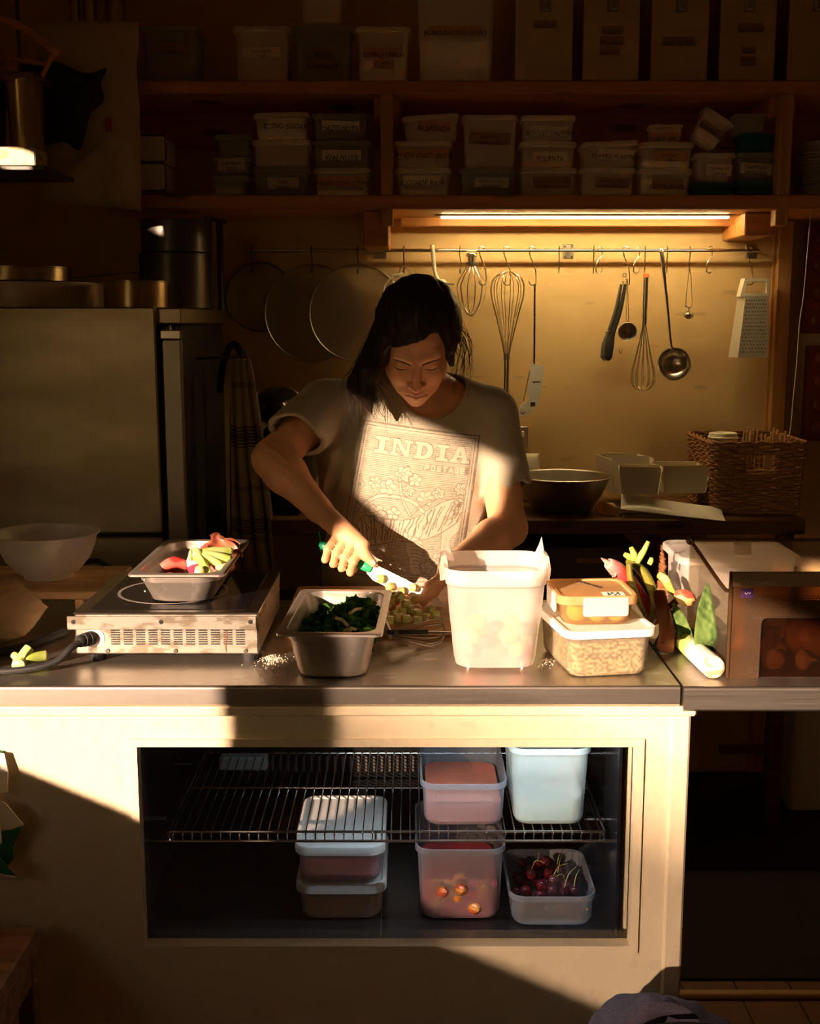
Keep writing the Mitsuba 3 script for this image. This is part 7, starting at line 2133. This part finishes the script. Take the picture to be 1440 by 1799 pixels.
# flowers and vines
vine = [line([(.52, .56), (.44, .47), (.40, .38), (.38, .30)], .010), line([(.53, .55), (.60, .48), (.70, .44)], .009), line([(.16, .50), (.22, .43), (.27, .38)], .009), line([(.06, .72), (.05, .58), (.07, .44), (.06, .34)], .008), line([(.95, .70), (.96, .52), (.93, .36)], .008)]
fls = [(.30, .395, .075, 5, .4), (.19, .375, .055, 6, 1.1), (.41, .30, .075, 6, .2), (.51, .33, .060, 5, .9), (.47, .40, .055, 7, 0), (.62, .44, .075, 6, .5), (.72, .40, .055, 5, 1.5), (.24, .575, .085, 6, .3), (.38, .56, .060, 5, .8), (.90, .36, .060, 6, .2), (.88, .47, .050, 5, 1.0), (.07, .40, .040, 5, .3), (.06, .55, .045, 5, .6), (.80, .84, .065, 6, .4), (.72, .90, .060, 5, .2), (.30, .86, .070, 6, .8), (.16, .86, .055, 5, .1), (.46, .90, .050, 6, 1.2), (.92, .86, .050, 5, .7)]
edges, cores = [], []
for cx, cy, r, n, s in fls:
    f_ = flower(cx, cy, r, n, s)
    light.append(f_)
    edges.append(f_.boundary.buffer(.0042))
    for q in range(n):
        a = (q * 2 * PI + s * 2) / n
        edges.append(LineString([(cx + .2 * r * math.cos(a), cy + .2 * r * math.sin(a) / ASP), (cx + .62 * r * math.cos(a), cy + .62 * r * math.sin(a) / ASP)]).buffer(.003))
    edges.append(Point(cx, cy).buffer(r * .16).boundary.buffer(.003))
light += vine
for w_ in vine + [body_, leg, haunch, tail]: edges.append(w_.boundary.buffer(.0036))
for g in light: ink[poly_in(g)] = .03
for g in edges: ink[poly_in(g)] = .72
inb = poly_in(shapely.union_all([body_, leg, haunch]))
st = poly_in(shapely.union_all(dark))
ink[st & inb] = .85
for g in big:
    ink[poly_in(g.boundary.buffer(.005))] = .85
    ink[poly_in(g)] = .03
ink[:, :][(S_ < .085) | (S_ > .935)] = np.maximum(ink[(S_ < .085) | (S_ > .935)], .5 * (np.sin(T_[(S_ < .085) | (S_ > .935)] * 2 * PI * 88) > -.8))
fr1 = np.minimum(np.minimum(S_, 1 - S_), np.minimum(T_, 1 - T_) * ASP)
ink[fr1 < .052] = .05
ink[fr1 < .016] = .80
ink[(fr1 > .030) & (fr1 < .040)] = .75
wear = meshkit.fbm(np.stack([S_ * 30, T_ * 40, 0 * S_], -1), 3)
ink = np.clip(ink * (.55 + .75 * wear), 0, 1)
base, inkc = np.array([.43, .385, .285]), np.array([.13, .112, .078])
colr = (base * (1 - ink[..., None]) + inkc * ink[..., None]).reshape(-1, 3)
i = np.arange((NT - 1) * NS).reshape(NT - 1, NS)[:, :-1].ravel()
Fp = np.vstack([np.stack([i, i + NS, i + NS + 1], 1), np.stack([i, i + NS + 1, i + 1], 1)])
pm = trimesh.Trimesh(P, Fp, process=False)
mat('m_print', type='twosided', bsdf={'type': 'principled', 'base_color': {'type': 'mesh_attribute', 'name': 'vertex_color'}, 'roughness': .9})
part(sk, 'print', pm, 'm_print', True, label='worn stamp print with the words INDIA POSTAGE over flowers and a striped cat', color=colr)

# ---- the knife in the raised hand
kn = thing('knife', 'kitchen knife with a green handle and a white blade held over the cutting board', 'knife')
pr('m_green_handle', (.02, .36, .16), .4)
pr('m_blade', (.88, .86, .82), .25, .15)
part(kn, 'handle', tube([KB - KH * .004, KB + KH * .01, KB + KH * .05, KB + KH * .10, KB + KH * .122], [.006, .0105, .0098, .0115, .009], 14, flat=.72, up=KO), 'm_green_handle', True)
bn = KG * .80 + arr(0, .0, -.2); bn -= KH * (bn @ KH); bn /= np.linalg.norm(bn)      # spine to edge
bt_ = np.cross(KH, bn)
Lb = np.linalg.norm(KT - KB)
secs = []
for t, wu, wd in ((.115, .010, .012), (.135, .012, .020), (.19, .012, .019), (.24, .011, .014), (.27, .009, .007), (Lb, .001, .001)):
    c = KB + KH * t
    secs.append([c - bn * wu + bt_ * .0010, c + bn * wd, c - bn * wu - bt_ * .0010])
part(kn, 'blade', loft(np.array(secs)), 'm_blade', 25)
for k, (t, w, words) in enumerate(((.150, .010, 'green stalk piece sticking to the knife blade next to the handle'), (.175, .016, 'green stalk piece falling from the middle of the knife blade'), (.200, .014, 'pinkish stalk piece on the lower part of the knife blade'), (.222, -.004, 'pale stalk piece near the top of the blade towards its tip'), (.235, .018, 'pale green stalk piece tumbling off the blade tip'))):
    s = .0165
    c = KB + KH * t + bn * w + KO * .0105
    single('vegetable_dice', xf(dice(s, k + 40), [('x', 40 + 20 * k), ('z', 50 * k)], c), 'm_dice_red' if k == 2 else 'm_dice', words, 'chopped vegetable', 'stalk pieces on the knife', smooth=True)
# ---------------------------------------------------------------- at the camera's feet: bag, bunting, stool
pr('m_bag_cloth', mikit.proc(lambda p, n, uv: mix((.035, .028, .042), (.07, .058, .078), noise(p.x * 500, p.y * 500, p.z * 500))), .8)
t = thing('backpack', 'dark purple grey backpack lying on the floor at the bottom right corner', 'backpack')
def hump(pts, y, ry, name, seed):
    """A soft cloth shape: an outline of the photograph's height, swollen to a body of its own depth."""
    P = spline(np.array([[at(u, v, y=y)[0], at(u, v, y=y)[2]] for u, v in pts]), 60)
    base = P[:, 1].min()
    V = []
    for s in np.linspace(-1, 1, 25):
        k = math.sqrt(max(1 - s * s, 0)) ** .6
        z = .002 + (P[:, 1] - .002) * (.25 + .75 * k) if True else 0
        ring = np.column_stack([P[:, 0].mean() + (P[:, 0] - P[:, 0].mean()) * (.72 + .28 * k), np.full(len(P), y + s * ry), z])
        ring = np.vstack([ring, [[ring[-1, 0], ring[-1, 1], .002]], [[ring[0, 0], ring[0, 1], .002]]])
        V.append(ring)
    m = loft(np.array(V))
    v = m.vertices
    f = (meshkit.fbm(v * 16 + seed, 3) - .5) * .028 + (.10 - np.abs(meshkit.noise(v * [22, 9, 14] + seed) - .5)) * .022
    c = v.mean(0)
    d = (v - c) / np.maximum(np.linalg.norm(v - c, axis=1, keepdims=True), 1e-6)
    m.vertices = np.maximum(v + d * f[:, None], [-9, -9, .001])
    m.fix_normals()
    return m


part(t, 'body', hump([(1030, 1840), (1046, 1806), (1078, 1780), (1110, 1768), (1160, 1762), (1205, 1770), (1250, 1788), (1300, 1812), (1330, 1850)], 1.72, .14, 'body', 2), 'm_bag_cloth', True)
part(t, 'flap', hump([(1095, 1850), (1100, 1790), (1120, 1764), (1150, 1753), (1185, 1757), (1215, 1774), (1236, 1800), (1240, 1850)], 1.69, .07, 'flap', 5), 'm_bag_cloth', True)
part(t, 'strap', tube(spline([at(1118, 1850, y=1.60), at(1126, 1800, y=1.60), at(1150, 1776, y=1.605), at(1185, 1776, y=1.605), at(1220, 1800, y=1.60), at(1240, 1850, y=1.60)], 30), .011, 8, flat=.4, up=[0, -1, 0]), 'm_bag_cloth')
part(t, 'zip', tube(spline([at(1060, 1850, y=1.565), at(1120, 1812, y=1.56), at(1200, 1800, y=1.56), at(1280, 1812, y=1.565), at(1330, 1850, y=1.57)], 30), .004, 6), 'm_black')

pr('m_green_paper', (.02, .16, .07), .6)
t = thing('paper_garland', 'cream and green folded paper garland at the left edge in front of the cabinet', 'garland')
yg = 1.915
def fold_leaf(pts, y0, name, mt, bend=.02):
    p = Polygon([(at(u, v, y=y0)[0], at(u, v, y=y0)[2]) for u, v in pts])
    m = frontal(prism(p, .0012)).subdivide().subdivide()
    m.vertices[:, 1] += y0 + bend * np.sin(12 * (m.vertices[:, 0] + m.vertices[:, 2]))
    part(t, name, m, mt, False)
fold_leaf([(-60, 1320), (2, 1330), (10, 1360), (12, 1394), (-60, 1392)], yg, 'cream_leaf', 'm_paper')
fold_leaf([(-50, 1318), (0, 1326), (6, 1345), (3, 1338), (-50, 1345)], yg + .01, 'green_leaf', 'm_green_paper')
fold_leaf([(-60, 1396), (8, 1410), (42, 1449), (20, 1455), (-60, 1440)], yg - .01, 'cream_leaf', 'm_card')
fold_leaf([(-60, 1425), (2, 1440), (8, 1475), (0, 1480), (-60, 1470)], yg - .02, 'cream_leaf', 'm_paper')
fold_leaf([(5, 1456), (42, 1449), (26, 1485), (-40, 1490)], yg + .012, 'green_leaf', 'm_green_paper')
fold_leaf([(-60, 1470), (28, 1485), (30, 1500), (14, 1520), (-60, 1530)], yg + .02, 'green_leaf', 'm_green_paper')
fold_leaf([(-60, 1486), (0, 1492), (34, 1530), (2, 1524), (-60, 1510)], yg - .01, 'green_leaf', 'm_green_paper')
fold_leaf([(-60, 1522), (2, 1525), (34, 1532), (28, 1538), (-60, 1534)], yg - .005, 'pink_edge', 'm_dim_label')
ys_ = 1.62
t = thing('wooden_stool', 'dark wooden stool at the bottom left corner in front of the cabinet', 'stool')
a, b = at(-140, 1790, y=ys_), at(38, 1665, y=ys_ + .2)
zs = at(20, 1672, y=1.80)[2]
x1s = at(40, 1672, y=1.80)[0]
part(t, 'seat', bx(x1s - .36, x1s, 1.55, 1.88, zs - .03, zs, .004), 'm_dark_wood')
for x in (x1s - .34, x1s - .012):
    for y in (1.57, 1.84):
        part(t, 'leg', bx(x - .016, x + .012, y, y + .03, 0.0005, zs - .03, .003), 'm_dark_wood')
part(t, 'rail', bx(x1s - .34, x1s - .004, 1.575, 1.595, zs - .09, zs - .03, .003), 'm_dark_wood')
part(t, 'rail', bx(x1s - .018, x1s - .002, 1.59, 1.85, zs - .09, zs - .03, .003), 'm_dark_wood')
